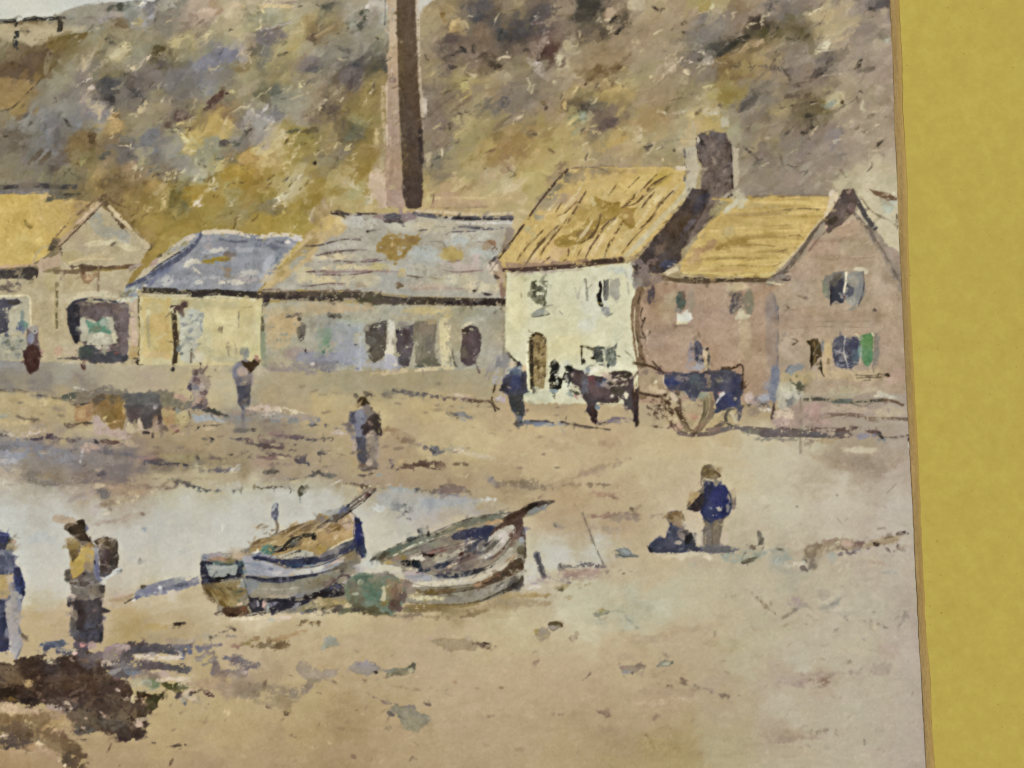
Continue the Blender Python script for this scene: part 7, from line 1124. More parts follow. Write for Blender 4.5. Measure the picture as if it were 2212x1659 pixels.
poly('700,1250 900,1260 1100,1230 1380,1210 1450,1240 1250,1290 950,1330 760,1310', (128, 114, 86), soft=1.1, rough=1.6, dry=.08)
poly('560,1300 760,1330 1000,1310 1250,1280 1500,1230 1700,1160 1900,1070 1980,1020 1970,1160 1880,1240 1700,1330 1500,1400 1250,1430 900,1430 600,1420', (152, 146, 130), soft=1, rough=1.2, part=B2 + '/strake')
blobs('''1100 1370 220 40 0 146 140 126;1400 1330 160 40 14 152 146 134;1650 1250 130 40 22 160 154 140;1850 1140 90 40 34 164 162 150;760 1360 130 34 0 206 200 164;680 1330 80 34 0 190 180 146;900 1360 110 20 0 200 192 158;1150 1330 60 10 0 124 112 92;1000 1290 160 16 4 124 104 78;850 1290 90 22 -8 120 104 66;1300 1250 130 16 8 124 116 100;1500 1220 60 18 20 130 112 96;1750 1180 90 16 26 112 108 100;1880 1110 60 16 34 190 184 170;1950 1090 60 40 30 170 166 152''', dry=.16, rough=1.4)
line('1200,1440 1450,1400 1600,1340 1760,1260 1880,1200 1960,1120', 24, (92, 82, 68), dry=.2)
blobs('''1900 1210 70 40 20 84 74 58;1960 1140 26 50 0 92 84 70;1760 1290 60 12 24 84 72 56''', dry=.25)
line('1780,440 1880,390 1980,340 2080,280 2200,250', 84, (96, 76, 62), soft=.8, part=B2 + '/bowsprit'); line('2080,280 2200,250 2330,222', 60, (112, 98, 84), dry=.1, taper=.4, part=B2 + '/bowsprit')
blobs('''2060 290 60 30 26 66 56 44;2120 260 60 22 20 70 62 52;1900 390 70 30 20 92 66 50;2100 330 90 26 20 142 142 134;2200 290 60 22 20 136 136 130;1960 370 40 40 0 104 78 64;1920 480 40 90 -6 104 82 72;1950 600 34 90 0 116 96 88;1960 680 34 40 0 160 158 160;1860 620 60 60 40 132 106 92;1990 580 16 60 0 150 150 160''', dry=.22, rough=1.3)
# shadows on the sand below
line('600,1460 900,1455 1200,1450 1450,1420', 46, (128, 112, 66), a=.8, dry=.25); line('560,1500 800,1500 1050,1490', 60, (122, 110, 74), a=.7, dry=.3)
blobs('''920 1500 40 12 0 104 72 48;700 1500 110 26 0 116 110 76;1250 1450 160 22 4 140 122 76;1200 1520 200 26 4 150 134 92 .8;1450 1480 200 40 8 168 148 104 .8;1750 1390 200 50 18 164 146 104 .8;600 1590 160 40 0 176 152 112 .8;1000 1580 160 18 0 150 132 90;1350 1550 60 20 10 140 126 90;1900 1320 130 26 12 168 150 100;2050 1330 130 30 10 176 156 104;2080 1160 30 50 0 190 184 160 .8;2100 1190 60 26 0 166 152 148;2050 1240 60 20 0 206 204 190;2020 1060 50 60 0 196 192 172 .8''', soft=1.4, rough=1.8, dry=.25)
# green float between the boats
FL = 'green_float'
poly('-130,1190 -60,1100 60,1060 200,1070 380,1080 470,1100 560,1160 600,1260 590,1380 520,1480 430,1560 300,1570 130,1520 -60,1440 -130,1330', (118, 132, 110), soft=1, rough=1.1, part=FL, var=12)
blobs('''140 1190 130 90 0 88 122 100;180 1310 100 90 0 98 128 102;60 1130 80 40 0 92 114 98;260 1140 110 40 0 132 134 112;260 1220 60 60 0 112 124 98 .8;0 1280 90 90 0 116 112 94 .9;20 1390 110 60 0 108 108 86;-60 1200 60 60 0 110 110 100;400 1280 60 100 0 146 130 92;440 1180 90 60 -20 150 134 104;480 1300 60 110 0 140 110 80;530 1230 40 90 -10 160 132 100;560 1330 40 90 10 118 98 86;470 1420 60 60 0 104 80 62;500 1470 40 50 20 110 88 72;350 1400 60 60 0 140 124 76;200 1500 150 40 -10 104 100 72;350 1540 100 30 -5 100 98 70;60 1470 110 34 -18 96 92 68;600 1200 60 60 -40 142 124 108 .9;640 1270 60 40 0 150 132 116 .8;300 1080 130 16 -3 150 140 122;-20 1310 60 16 5 170 176 150;50 1170 16 16 0 176 180 150;420 1450 40 90 10 108 82 62 .8;410 1090 60 16 -20 130 120 104''', dry=.16, rough=1.5)
poly('300,1240 330,1205 355,1240 358,1380 340,1400 295,1385 310,1330 320,1270', (204, 196, 156), soft=.8, rough=.7); line('375,1225 410,1200', 16, (200, 192, 152))
line('520,1150 560,1240 545,1300', 12, (206, 164, 116), dry=.2)
# little buoys and posts in the water
Z(760, 1900)
poly('950,250 1000,240 1010,300 1000,420 985,470 940,430 915,380 930,300', (104, 108, 124), soft=.8, rough=.9, part='oar_blade')
line('980,460 995,520 985,580 960,640', 34, (130, 114, 90), dry=.2, part='oar_blade')
flecks((930, 250, 1000, 440), 24, [(74, 78, 96), (170, 172, 176), (66, 66, 76)], 9, 1.6, 60, 40, .9, .15)
poly('1235,90 1275,35 1305,80 1285,150 1255,165 1235,130', (106, 100, 74), soft=.9, rough=.9, part='buoy')
line('1260,170 1265,240', 12, (150, 150, 140), dry=.3); line('1135,65 1160,90 1140,130', 14, (70, 66, 58), dry=.15); line('1285,50 1300,70', 16, (60, 56, 44))
blobs('''1185 95 9 12 0 130 130 116;1270 100 20 30 0 84 78 58;870 60 60 14 -4 120 106 80;780 60 60 12 -10 120 104 76;960 55 70 12 6 110 100 80;720 50 14 40 0 150 130 90;950 100 9 20 0 140 140 124;1030 45 30 12 0 110 102 86;900 170 60 60 0 188 180 160 .7;340 550 14 50 0 218 214 194;580 30 10 40 -10 140 130 104''', dry=.25)
T(1, 2)
blobs('''560 770 60 16 -8 92 86 72;640 790 60 20 0 100 96 78;480 790 60 9 10 110 104 84;330 820 60 9 10 100 92 78;700 850 60 14 30 206 200 176;780 870 60 10 -10 200 186 150;860 870 90 12 -10 112 94 72;960 885 60 12 0 100 84 64;1060 880 60 12 4 206 200 170;1200 905 90 12 -6 140 144 134;1280 920 60 14 0 150 158 156;1390 920 14 20 -40 74 74 72;1100 900 40 12 0 130 130 118;120 500 200 14 -4 116 94 80;300 460 160 22 -3 112 94 82;440 480 130 12 0 96 84 74;100 440 90 12 10 150 120 100;600 480 60 12 6 104 96 76;700 420 40 12 0 196 180 160;600 355 110 10 -2 112 106 92;700 375 90 10 -10 130 120 112;120 540 160 12 -8 92 78 66;240 560 60 14 -10 104 86 74;590 600 60 12 0 84 78 64;700 600 60 10 -14 110 100 78;150 640 130 14 0 130 104 86;250 620 110 10 -8 100 84 72;340 650 40 12 -40 96 82 74;430 680 40 9 -30 100 92 82;130 760 60 9 0 96 90 74;40 690 90 40 0 168 142 112 .8;200 690 60 14 0 140 116 98
60 210 150 30 0 196 176 150;250 230 110 26 -6 212 198 158;350 250 90 20 -10 206 192 150;150 280 200 30 0 156 150 134 .8;420 290 110 30 -4 158 142 120 .8;200 320 110 16 0 130 130 118;500 310 60 20 0 146 140 128;140 260 60 16 10 180 170 150
1240 450 110 40 -20 150 128 90 .9;1340 490 80 34 -24 140 120 90 .9;1150 400 80 26 -10 158 134 94;1400 520 60 26 -10 150 134 106;1460 550 30 30 40 108 98 90;1560 560 60 30 -10 112 110 104;1600 590 60 20 30 110 108 104;1520 575 40 12 -30 84 80 76;1440 550 14 14 0 76 70 62;1700 570 130 26 0 150 150 130 .7;1850 600 160 14 -12 206 192 156
1250 720 60 12 4 104 82 66;1330 710 80 24 -3 110 88 60;1450 700 90 22 0 98 76 52;1540 715 80 22 -5 104 82 56;1200 715 34 10 -50 104 92 88;1600 700 30 26 0 112 92 62;1240 690 40 8 45 196 172 120;1740 690 60 16 0 120 106 74;1500 680 60 9 0 112 88 64;1650 730 40 9 0 150 128 88
1160 70 60 22 0 130 126 98;1300 70 90 16 -8 104 100 90;1430 95 110 16 -8 112 106 94;1600 110 110 18 -6 116 106 86;1700 120 130 14 -3 120 98 70;1800 130 60 22 0 176 146 116;1900 150 150 14 -6 100 84 60;1500 90 90 9 -6 96 92 84;1720 95 90 9 0 206 184 142;980 90 40 10 -20 100 92 74;860 95 40 9 -30 104 98 76;1120 90 60 12 0 124 116 96
1730 265 50 16 10 92 86 76;1790 270 60 22 -20 130 126 112;1740 300 20 16 0 84 78 66;1700 260 30 9 -20 120 112 94;1780 310 40 20 0 160 156 140;2030 840 40 40 30 150 138 116;2040 820 20 9 50 104 100 90;1830 795 14 14 0 206 186 140
1660 915 150 26 4 130 108 84 .9;1600 920 90 22 -6 122 108 86;1760 910 70 18 -5 118 104 78;1660 960 110 18 -6 120 118 110;1620 890 60 12 6 110 96 74;1810 920 40 12 -10 120 110 84
1690 1000 16 8 0 206 206 200;1230 1060 40 20 20 130 130 124;1320 1065 34 20 -30 104 104 96;1300 1100 14 14 0 74 72 64;1180 1110 60 12 20 176 170 150;1220 1080 60 9 -40 120 120 114;1340 1050 20 30 -30 110 112 106;1060 1080 60 30 0 206 204 188;2000 995 60 14 0 206 204 186;1890 1030 14 9 0 130 132 130''', soft=1.3, rough=1.8, dry=.25)
poly('1010,930 1200,905 1500,950 1800,985 1960,1005 1800,1050 1500,1085 1250,1095 1080,1060', (174, 172, 164), soft=5, rough=3, a=.75)
poly('1400,1000 1650,985 1900,1005 1750,1045 1450,1060', (160, 162, 162), soft=4, rough=2.5, a=.7)
blobs('1660 918 140 26 4 122 104 86 .9;1230 1060 40 14 20 140 138 130;1320 1065 30 14 -30 116 116 108', soft=1.3, rough=1.8, dry=.2)
# pen work over the boats
Z(760, 1900)
for p, w, c in [('690,885 850,905 1000,955 1110,1005', 13, (60, 62, 80)), ('1250,1010 1450,985 1640,920 1780,850 1890,790', 13, (70, 68, 78)), ('620,1100 860,1140 1100,1135 1400,1085 1640,1030 1790,950', 12, (74, 70, 76)), ('650,1320 800,1355 1000,1375 1200,1370 1400,1330 1560,1260 1720,1160', 13, (66, 60, 60)), ('95,960 100,1100 112,1195', 18, (60, 56, 66)), ('180,1190 420,1142 560,1130 600,1080', 14, (54, 50, 48)), ('120,880 250,925 420,965 560,950', 12, (90, 84, 78)), ('560,930 600,1000 592,1100 620,1230', 14, (80, 88, 92)), ('1900,450 1890,600 1910,740 1930,830', 12, (48, 50, 80)), ('1960,440 2000,620 2030,820', 10, (46, 48, 70)), ('660,790 760,690 900,640 1060,570 1300,490', 11, (110, 90, 62)), ('640,1430 720,1520 900,1540', 12, (60, 52, 48)), ('300,1440 220,1350 140,1240', 12, (96, 80, 54)), ('330,1440 280,1330 200,1230', 9, (110, 92, 62)), ('420,1460 380,1340 300,1230', 9, (112, 94, 66)), ('620,1200 640,1320 600,1400', 12, (100, 98, 92))]:
    line(p, w, c, a=.8, dry=.25, taper=.5)
for p, w in [('700,1020 900,1050 1200,1065 1500,1010 1650,950', 15), ('1080,905 1250,890 1420,850', 13), ('760,1250 1000,1260 1300,1230', 14), ('700,930 850,950 980,995', 10), ('200,1000 350,1010 480,990', 13)]:
    line(p, w, (204, 200, 188), a=.6, dry=.35, taper=.6)
for _ in range(46):
    x, y = random.uniform(760, 1800), random.uniform(0, 1); y0 = 800 - (x - 760) * .36 + y * 200 - 60
    line([(x, y0), (x + 60, y0 - 30 - random.uniform(0, 30)), (x + random.uniform(90, 160), y0 - random.uniform(40, 90))], 8, random.choice([(116, 94, 62), (96, 78, 54), (206, 184, 140), (140, 112, 72)]), a=.65, dry=.35, taper=.7)
Z(1400, 1900)
for p, w, c in [('170,925 420,760 640,680 900,590 1200,470 1450,395 1750,360', 12, (74, 70, 64)), ('330,922 700,772 1100,612 1350,545 1560,505', 11, (84, 78, 74)), ('720,1060 1000,990 1250,900 1450,800 1600,680', 12, (68, 62, 68)), ('900,1122 1200,1082 1500,1005 1700,880 1850,700', 12, (66, 62, 62)), ('600,1170 900,1232 1300,1212 1600,1112 1850,950', 11, (104, 92, 76)), ('700,1322 1000,1312 1350,1262 1700,1152 1960,1022', 11, (96, 84, 68)), ('560,950 760,1010 900,1000 1200,900', 12, (56, 56, 66)), ('640,880 900,800 1150,740 1350,680', 10, (90, 80, 78)), ('1960,430 1990,600 2000,800 1990,950', 13, (78, 62, 52)), ('1880,500 1830,640 1720,790 1560,920', 10, (90, 74, 66)), ('1500,860 1640,740 1720,650', 10, (104, 94, 92)), ('1790,440 1960,350 2120,270 2330,222', 11, (62, 50, 42)), ('620,1410 1000,1440 1300,1425 1600,1350', 10, (104, 94, 66))]:
    line(p, w, c, a=.8, dry=.25, taper=.5)
for p, w in [('1430,905 1600,800 1780,620 1880,520', 17), ('760,1205 1100,1182 1500,1112 1750,980 1900,820', 20), ('450,862 700,735 860,680', 11), ('760,990 1000,930 1200,850', 13), ('1100,1240 1400,1210', 9), ('1950,1060 1800,1170 1600,1260', 12)]:
    line(p, w, (204, 198, 182), a=.65, dry=.3, taper=.6)
Z(2400, 1380)
for p, w, c in [('795,510 830,640 850,760 930,900 1010,985', 15, (84, 64, 44)), ('1165,560 1150,720 1060,880 1015,985', 14, (98, 84, 60)), ('640,300 1100,262 1560,285', 10, (58, 52, 60)), ('690,460 900,560 1010,590', 9, (62, 60, 80)), ('1240,730 1340,705 1440,665', 10, (50, 54, 80)), ('760,870 860,960 1000,990', 12, (84, 70, 50)), ('1480,690 1380,720 1370,840 1460,900', 12, (84, 76, 66)), ('350,505 560,545 660,525', 14, (74, 54, 38))]:
    line(p, w, c, a=.8, dry=.2, taper=.5)
T(2, 2)
for p, w, c in [('1660,860 1668,1000 1640,1110 1700,1190', 11, (40, 46, 84)), ('1840,885 1890,980 1880,1100 1820,1170', 12, (38, 44, 86)), ('1735,1195 1730,1300 1735,1400', 10, (100, 90, 78)), ('1655,1170 1660,1390', 9, (104, 96, 86)), ('1510,1085 1600,1000 1640,940', 10, (40, 36, 44)), ('1370,1235 1330,1330 1220,1400', 10, (52, 54, 78)), ('1550,1290 1585,1390', 12, (36, 34, 38))]:
    line(p, w, c, a=.75, dry=.15, taper=.4)
# figures at the lower left
Z(0, 2000)
BW = 'person_in_blue'
poly('-90,280 -20,285 50,290 110,330 190,400 180,450 150,530 170,600 160,650 230,700 270,800 300,930 300,1010 260,1080 240,1180 240,1260 230,1370 265,1480 265,1600 240,1700 200,1780 170,1760 130,1660 -90,1660', (126, 126, 140), soft=.9, rough=.8, part=BW, var=10)
poly('-90,285 50,290 105,330 110,420 60,490 -90,500', (66, 68, 112), soft=1, rough=1.3, dry=.04)
blobs('''40 440 60 50 0 72 70 84;130 400 50 40 30 104 96 84;160 410 30 50 0 206 166 128;130 460 60 60 -10 170 150 110;120 510 50 30 0 130 124 110;100 380 40 14 45 80 72 60;180 330 40 9 45 140 128 104;60 310 60 20 0 92 96 146''', dry=.2, rough=1.4)
poly('-90,520 100,510 160,560 170,660 160,780 100,790 -90,810', (94, 100, 126), soft=1, rough=1.2)
blobs('''60 650 90 90 0 104 108 132 .8;-10 600 60 60 0 84 88 110;130 580 40 60 0 84 84 104;100 740 60 40 0 120 122 144''', dry=.2, rough=1.4)
poly('-90,800 60,790 160,780 150,900 130,1000 90,1060 -90,1070', (196, 168, 120), soft=1, rough=1.5)
blobs('''110 850 60 60 0 206 184 156;20 900 60 90 0 200 172 112;60 1000 90 40 0 178 160 124;130 930 30 60 0 160 152 154''', dry=.15)
poly('170,700 230,700 275,820 305,940 295,1010 255,1090 240,1200 225,1100 180,990 165,850', (62, 70, 122), soft=.9, rough=.9)
blobs('''220 960 60 40 0 76 90 140;270 980 34 60 10 52 54 84;220 760 30 60 -10 60 62 92;250 860 20 60 -10 52 58 100''', dry=.12)
poly('-90,1080 60,1090 70,1250 90,1420 110,1540 120,1680 -90,1700', (58, 64, 102), soft=.9, rough=1.2)
blobs('''20 1200 60 90 0 84 92 120 .9;60 1400 40 110 0 54 60 92;20 1580 90 90 0 62 62 92;80 1470 16 60 0 120 122 140''', dry=.15)
poly('60,1110 150,1050 220,1100 240,1250 230,1370 215,1480 265,1500 265,1600 230,1680 180,1770 150,1740 115,1600 95,1420 65,1240', (176, 168, 166), soft=.9, rough=1)
blobs('''180 1040 60 60 0 170 166 158;110 1200 40 90 0 190 182 174;200 1350 40 110 -10 184 174 166;170 1600 60 110 0 178 172 178;190 1200 60 30 30 158 152 150;200 1310 50 14 30 150 146 146;230 1150 20 90 0 150 150 160;120 1650 14 60 0 206 200 190;280 1530 60 22 -50 150 132 104;300 1530 90 14 -50 110 96 72''', dry=.15)
CW = 'person_carrying_basket'
poly('760,240 800,190 880,170 940,140 995,130 1010,230 1030,330 1080,380 1100,420 1160,460 1170,700 1180,800 1190,890 1240,920 1230,1040 1200,1080 1200,1160 1300,1210 1260,1240 1205,1250 1210,1400 1220,1560 1190,1590 900,1590 840,1480 830,1300 860,1150 800,1100 810,1060 850,1010 830,920 770,800 770,730 830,720 840,590 800,450 800,370 880,360', (128, 112, 96), soft=.9, rough=.8, part=CW, var=10)
poly('590,125 700,100 800,110 880,150 850,190 760,190 690,165', (184, 162, 132), soft=1.1, rough=1.3, dry=.05)
poly('760,245 800,195 880,175 940,140 995,135 1000,230 1030,320 1080,380 1060,400 940,400 880,330 820,290', (70, 58, 42), soft=.9, rough=1, part=CW)
blobs('''940 240 60 50 0 78 66 48;990 340 50 50 0 74 58 44;800 200 60 30 30 120 102 76;1060 350 20 20 0 66 54 44;1025 240 20 34 -10 110 108 140 .8;880 180 30 12 -10 156 136 108''', dry=.15)
poly('830,600 900,540 990,460 1100,440 1110,560 1090,660 1000,730 940,790 850,850 835,720', (202, 170, 84), soft=.9, rough=1)
blobs('''870 440 70 70 0 152 128 76;880 540 50 60 0 128 104 60;840 380 60 30 0 170 148 104;1040 440 60 30 -10 176 136 76;1000 500 60 60 20 196 166 86;940 620 90 50 40 206 174 84;870 740 40 70 0 200 164 84;1050 600 50 90 10 184 160 110;1080 520 30 60 0 178 160 124;960 450 12 40 0 216 196 140;880 590 20 30 -30 110 88 52;1040 700 60 60 30 166 144 110''', dry=.16, rough=1.3)
poly('1110,450 1160,440 1170,600 1175,760 1185,850 1120,860 1100,700 1115,560', (132, 130, 150), soft=.9, rough=1)
blobs('''1120 640 16 26 0 70 66 90;1150 700 22 90 0 112 110 146;1130 500 30 50 0 152 146 150;1180 860 30 40 0 130 128 150''', dry=.15)
poly('840,880 900,880 960,800 1000,740 1040,740 1100,780 1130,850 1190,890 1210,1000 1120,1080 1050,1060 960,1060 860,1010', (122, 112, 102), soft=1, rough=1.2)
blobs('''950 830 60 30 40 82 68 58;1000 770 40 22 40 76 60 52;880 880 60 16 10 84 66 46;790 770 34 50 -20 100 92 76;800 850 26 40 -20 84 80 66;1060 880 60 50 0 150 138 132;920 960 100 50 0 132 124 110;1100 970 80 70 0 136 122 104;1210 960 34 60 0 84 74 66;880 920 70 14 -10 190 188 178;970 930 60 12 20 170 168 158;860 1040 40 26 0 206 186 166;1080 1060 60 30 30 150 140 128;980 890 70 40 0 96 82 72''', dry=.2, rough=1.3)
poly('820,1070 960,1065 1080,1090 1190,1060 1210,1160 1300,1205 1260,1240 1200,1240 1210,1400 1215,1570 1180,1585 900,1590 850,1490 840,1320 870,1160 830,1150', (82, 70, 74), soft=.9, rough=1.1)
blobs('''960 1150 110 60 0 80 66 62;1080 1200 90 90 0 88 76 84;950 1300 70 130 0 74 60 58;1100 1420 110 130 0 92 86 100;880 1250 34 90 0 140 126 110;860 1380 34 100 0 112 104 92;880 1480 60 40 0 110 104 104;1000 1520 110 60 0 88 82 96;1090 1220 40 14 30 116 94 90;1250 1205 50 26 -20 70 62 52;1190 1530 26 60 0 62 56 56;830 1130 40 34 -20 80 68 60;850 1200 16 60 0 190 170 146;1120 1300 90 60 0 84 74 84''', dry=.18, rough=1.3)
poly('1090,390 1160,355 1270,345 1350,370 1380,420 1390,560 1395,640 1380,700 1300,790 1240,810 1190,800 1170,700 1165,500 1130,440', (82, 70, 58), soft=.9, rough=1, part='basket', var=12)
blobs('''1200 390 70 30 0 134 118 94;1180 440 34 40 0 160 140 124;1220 470 40 40 0 104 92 82;1250 600 80 110 0 74 54 56;1330 600 50 110 0 66 58 50;1300 420 60 50 0 78 70 56;1200 540 30 60 0 96 86 84;1260 460 26 12 -10 190 172 146;1280 690 22 12 10 190 180 166;1230 780 50 30 0 84 76 82;1380 560 14 120 0 56 48 34;1290 380 40 16 0 96 84 70''', dry=.16)
flecks((1180, 370, 1390, 780), 60, [(56, 48, 38), (110, 94, 76), (96, 82, 72), (130, 112, 92)], 9, 1.7, 30, 60, .75, .25)
poly('1180,820 1230,830 1300,780 1370,710 1425,700 1430,740 1370,770 1300,810 1230,850', (196, 196, 186), soft=.9, rough=1); blobs('''1400 750 34 18 30 112 108 98;1210 880 34 26 0 206 200 180;1340 690 40 14 40 90 82 74''', dry=.15)

# -------------------------------------- weed-covered rocks and the near stones
T(0, 3)
RK = 'seaweed_covered_rock'
poly('-60,740 100,750 220,690 300,680 440,720 560,690 660,600 780,650 860,690 900,760 960,850 1110,920 1170,1000 1240,1000 1330,1010 1410,1050 1330,1140 1270,1180 1280,1290 1250,1360 1180,1420 1070,1410 1000,1370 860,1350 720,1360 650,1330 590,1230 560,1180 450,1130 340,1130 200,1120 60,1080 -60,1070', (78, 60, 46), soft=1.4, rough=2.4, part=RK, var=12)
blobs('''150 820 200 60 0 110 88 62 .9;350 830 200 100 0 66 46 36;600 850 200 130 0 64 46 36;200 980 200 80 0 58 42 32;50 1000 100 60 0 52 38 26;250 1070 130 50 0 50 36 30;500 980 130 90 0 76 56 46;480 890 110 60 20 96 74 60 .9;100 900 160 50 10 104 82 56;700 950 150 110 0 86 62 44;950 970 160 90 0 82 58 44;1000 1120 160 110 0 92 72 52;850 1150 130 90 0 84 62 46;750 1250 160 90 0 100 82 58;620 1220 60 60 0 112 90 64;720 1330 120 34 0 92 86 74;950 1260 130 60 0 92 82 66;1150 1350 110 60 0 66 50 40;1080 1380 60 40 0 72 58 48;1190 1290 70 50 0 84 66 54;1100 1200 130 60 0 112 90 62;1240 1180 60 40 0 74 58 40;900 880 90 60 0 96 74 54;780 730 110 70 0 96 84 84;850 700 60 50 0 108 96 92;700 620 60 90 0 92 80 86;1020 870 60 30 20 120 84 78;650 1050 110 60 0 70 50 40;560 1080 60 34 0 96 74 62''', soft=1.6, rough=2.4, dry=.22)
blobs('''250 930 44 44 0 176 146 96;220 920 20 34 20 190 160 110;130 1070 60 14 -10 112 88 46;420 740 60 24 -10 180 164 130;370 730 40 20 0 196 180 146;560 660 90 30 -5 84 84 90;480 590 110 26 4 92 98 104;420 620 60 18 20 74 78 86;600 640 60 14 0 170 160 136;640 670 26 12 10 216 176 160;715 597 22 18 0 204 138 124;800 600 30 34 0 180 150 134;340 690 60 12 0 80 62 44;370 1075 26 20 0 166 110 90;480 1150 90 40 -20 166 146 130;590 1120 40 20 -40 186 158 130;370 1120 12 30 -20 206 180 160;640 1130 40 8 45 196 166 136;1030 990 34 14 -40 200 178 150;1160 1040 34 40 0 196 180 140;1080 1040 40 22 -30 176 150 124;1250 1070 34 34 40 186 150 110;1200 1010 60 26 -20 64 52 32;1330 1060 80 50 30 66 62 36;1310 1120 40 30 0 76 70 44;870 1180 26 8 -40 190 150 120;720 1310 26 7 -40 190 166 140;740 1230 14 7 0 180 140 110;980 1250 12 8 0 190 140 110;660 1000 60 12 30 108 82 66;1240 1240 70 20 20 160 142 116;1200 1280 40 30 20 196 166 140''', soft=1, rough=1.6, dry=.2)
flecks((150, 720, 1250, 1350), 130, [(54, 40, 30), (112, 86, 62), (130, 100, 76), (66, 48, 38), (98, 74, 56)], 14, 2.2, 20, 60, .7, .35)
# grey tail of rocks
poly('880,760 940,640 1000,590 1100,580 1160,570 1360,590 1560,590 1660,580 1650,650 1560,690 1260,670 1150,670 1100,720 1140,740 1400,730 1480,760 1560,760 1650,790 1620,850 1520,830 1380,810 1280,830 1160,840 1100,900 960,860', (100, 90, 90), soft=1.2, rough=1.8, dry=.04, part='wet_rocks')
blobs('''1150 600 130 30 0 86 72 66;1350 620 160 34 0 96 84 90;1560 620 90 30 0 112 102 108;1640 640 40 40 0 104 106 122;1200 640 130 30 5 84 74 80;1100 780 160 40 0 112 104 106;1300 770 160 40 -4 98 84 84;1560 800 90 40 -6 104 98 92;1250 860 130 40 4 150 128 110;1400 850 110 30 0 176 154 130;1000 640 90 50 0 150 124 116;1060 610 60 30 0 166 140 128;960 700 70 50 0 140 124 112;950 760 90 26 0 176 158 138;990 820 90 18 20 140 134 128;1140 830 60 30 0 110 116 126;960 790 110 14 10 74 64 60;1120 720 40 60 0 96 88 86;1560 680 22 40 0 110 118 134;1480 650 60 30 0 90 82 86''', soft=1.2, rough=1.8, dry=.22)
poly('1150,680 1300,670 1480,680 1560,700 1530,730 1400,735 1250,715 1170,710', (206, 192, 164), soft=1, rough=1.6, dry=.1)
poly('1120,910 1180,880 1280,850 1380,850 1400,900 1380,950 1340,1000 1180,1000 1140,960', (166, 160, 124), soft=1.2, rough=1.6)
blobs('''1300 870 90 34 -5 130 118 96;1330 930 60 50 10 112 128 84;1260 930 80 30 10 150 154 124;1180 940 50 40 0 176 168 134;1240 970 70 20 0 176 164 122;1350 880 40 20 0 120 110 84''', dry=.2)
poly('1380,920 1440,910 1500,930 1620,920 1640,960 1590,1000 1540,1030 1480,980 1400,960', (98, 90, 54), soft=1.1, rough=1.6, dry=.08, part='stone')
blobs('''1470 940 60 26 -10 82 80 44;1590 960 50 34 10 112 106 76;1540 1040 40 20 50 84 74 62;1500 890 130 20 4 206 190 158;1640 930 60 30 0 200 186 150;1650 1030 70 60 0 196 176 136;1600 1060 60 34 20 176 164 130;1620 1080 14 14 0 84 84 74;1480 1110 9 20 0 100 96 80;1720 990 60 12 24 96 84 64;1830 1030 60 16 -30 112 92 72;1800 1020 26 12 -30 92 70 54;1940 1010 30 10 45 150 130 96;1800 1110 18 12 20 104 92 72;1640 1080 40 9 -20 110 100 80;1720 1060 12 40 20 160 146 112;1600 1100 20 20 20 120 120 110''', dry=.22, rough=1.6)
poly('1680,700 1760,650 1860,640 1900,690 1880,800 1940,820 2060,800 2130,840 2120,880 2040,890 2000,850 1890,860 1850,890 1820,840 1840,770 1740,790 1700,750', (134, 122, 112), soft=1.2, rough=1.6, dry=.05, part='stone')
blobs('''1780 720 90 50 10 158 144 130;1860 790 40 90 0 120 104 96;1960 850 110 26 4 122 102 92;2090 850 50 34 0 128 112 104;2110 820 20 20 0 200 176 160;1950 700 60 26 -10 112 108 108;2050 730 60 40 -20 118 106 96;2140 770 90 40 0 112 104 98;2130 740 60 26 -30 120 114 104;1780 620 90 30 0 130 122 118;1840 600 70 16 6 120 112 108;1720 640 40 40 -20 120 116 120;1560 560 90 26 0 160 148 120;1650 560 60 16 20 176 160 130;1820 520 110 26 0 176 166 134;1920 490 60 12 20 120 112 92;1990 450 60 9 -14 100 88 70;2000 520 60 14 -10 150 140 122;2150 580 90 40 6 150 138 90 .9;2090 600 90 14 0 170 134 100;1880 500 40 8 30 110 100 76;1840 930 200 60 0 172 146 104 .8;2030 950 180 110 0 150 132 104 .7;2150 1010 90 60 0 146 134 108 .7''', soft=1.5, rough=2, dry=.22)
# lower left brown patch
poly('-60,1170 120,1180 300,1190 450,1160 560,1200 600,1280 520,1330 420,1330 560,1400 700,1460 760,1659 780,1760 620,1760 560,1659 520,1560 400,1480 330,1450 260,1500 150,1480 60,1490 -60,1480', (136, 112, 76), soft=2, rough=2.6, dry=.06, part='brown_shingle')
blobs('''100 1230 160 60 0 132 104 66;350 1210 130 50 0 146 118 82;200 1170 200 26 0 196 166 124;60 1140 110 40 -4 204 176 132;480 1260 90 50 30 170 134 84;400 1330 90 40 40 190 156 106;150 1330 200 60 0 112 88 62;130 1420 180 60 0 98 80 66;60 1470 80 20 0 84 72 60;250 1380 90 40 0 104 84 60;560 1290 80 60 0 172 144 96;480 1380 130 60 -20 124 98 66;600 1470 130 60 -40 116 92 60;640 1600 100 110 -20 106 82 54;580 1580 50 60 -20 96 78 56;480 1340 60 12 40 196 160 110;440 1210 60 30 10 160 130 96;280 1470 40 20 0 176 136 84;360 1470 40 12 -50 210 184 140;510 1590 16 40 -20 210 186 146;420 1540 110 40 -20 176 146 100 .8;20 1380 40 12 10 206 182 150''', soft=1.6, rough=2.4, dry=.2)
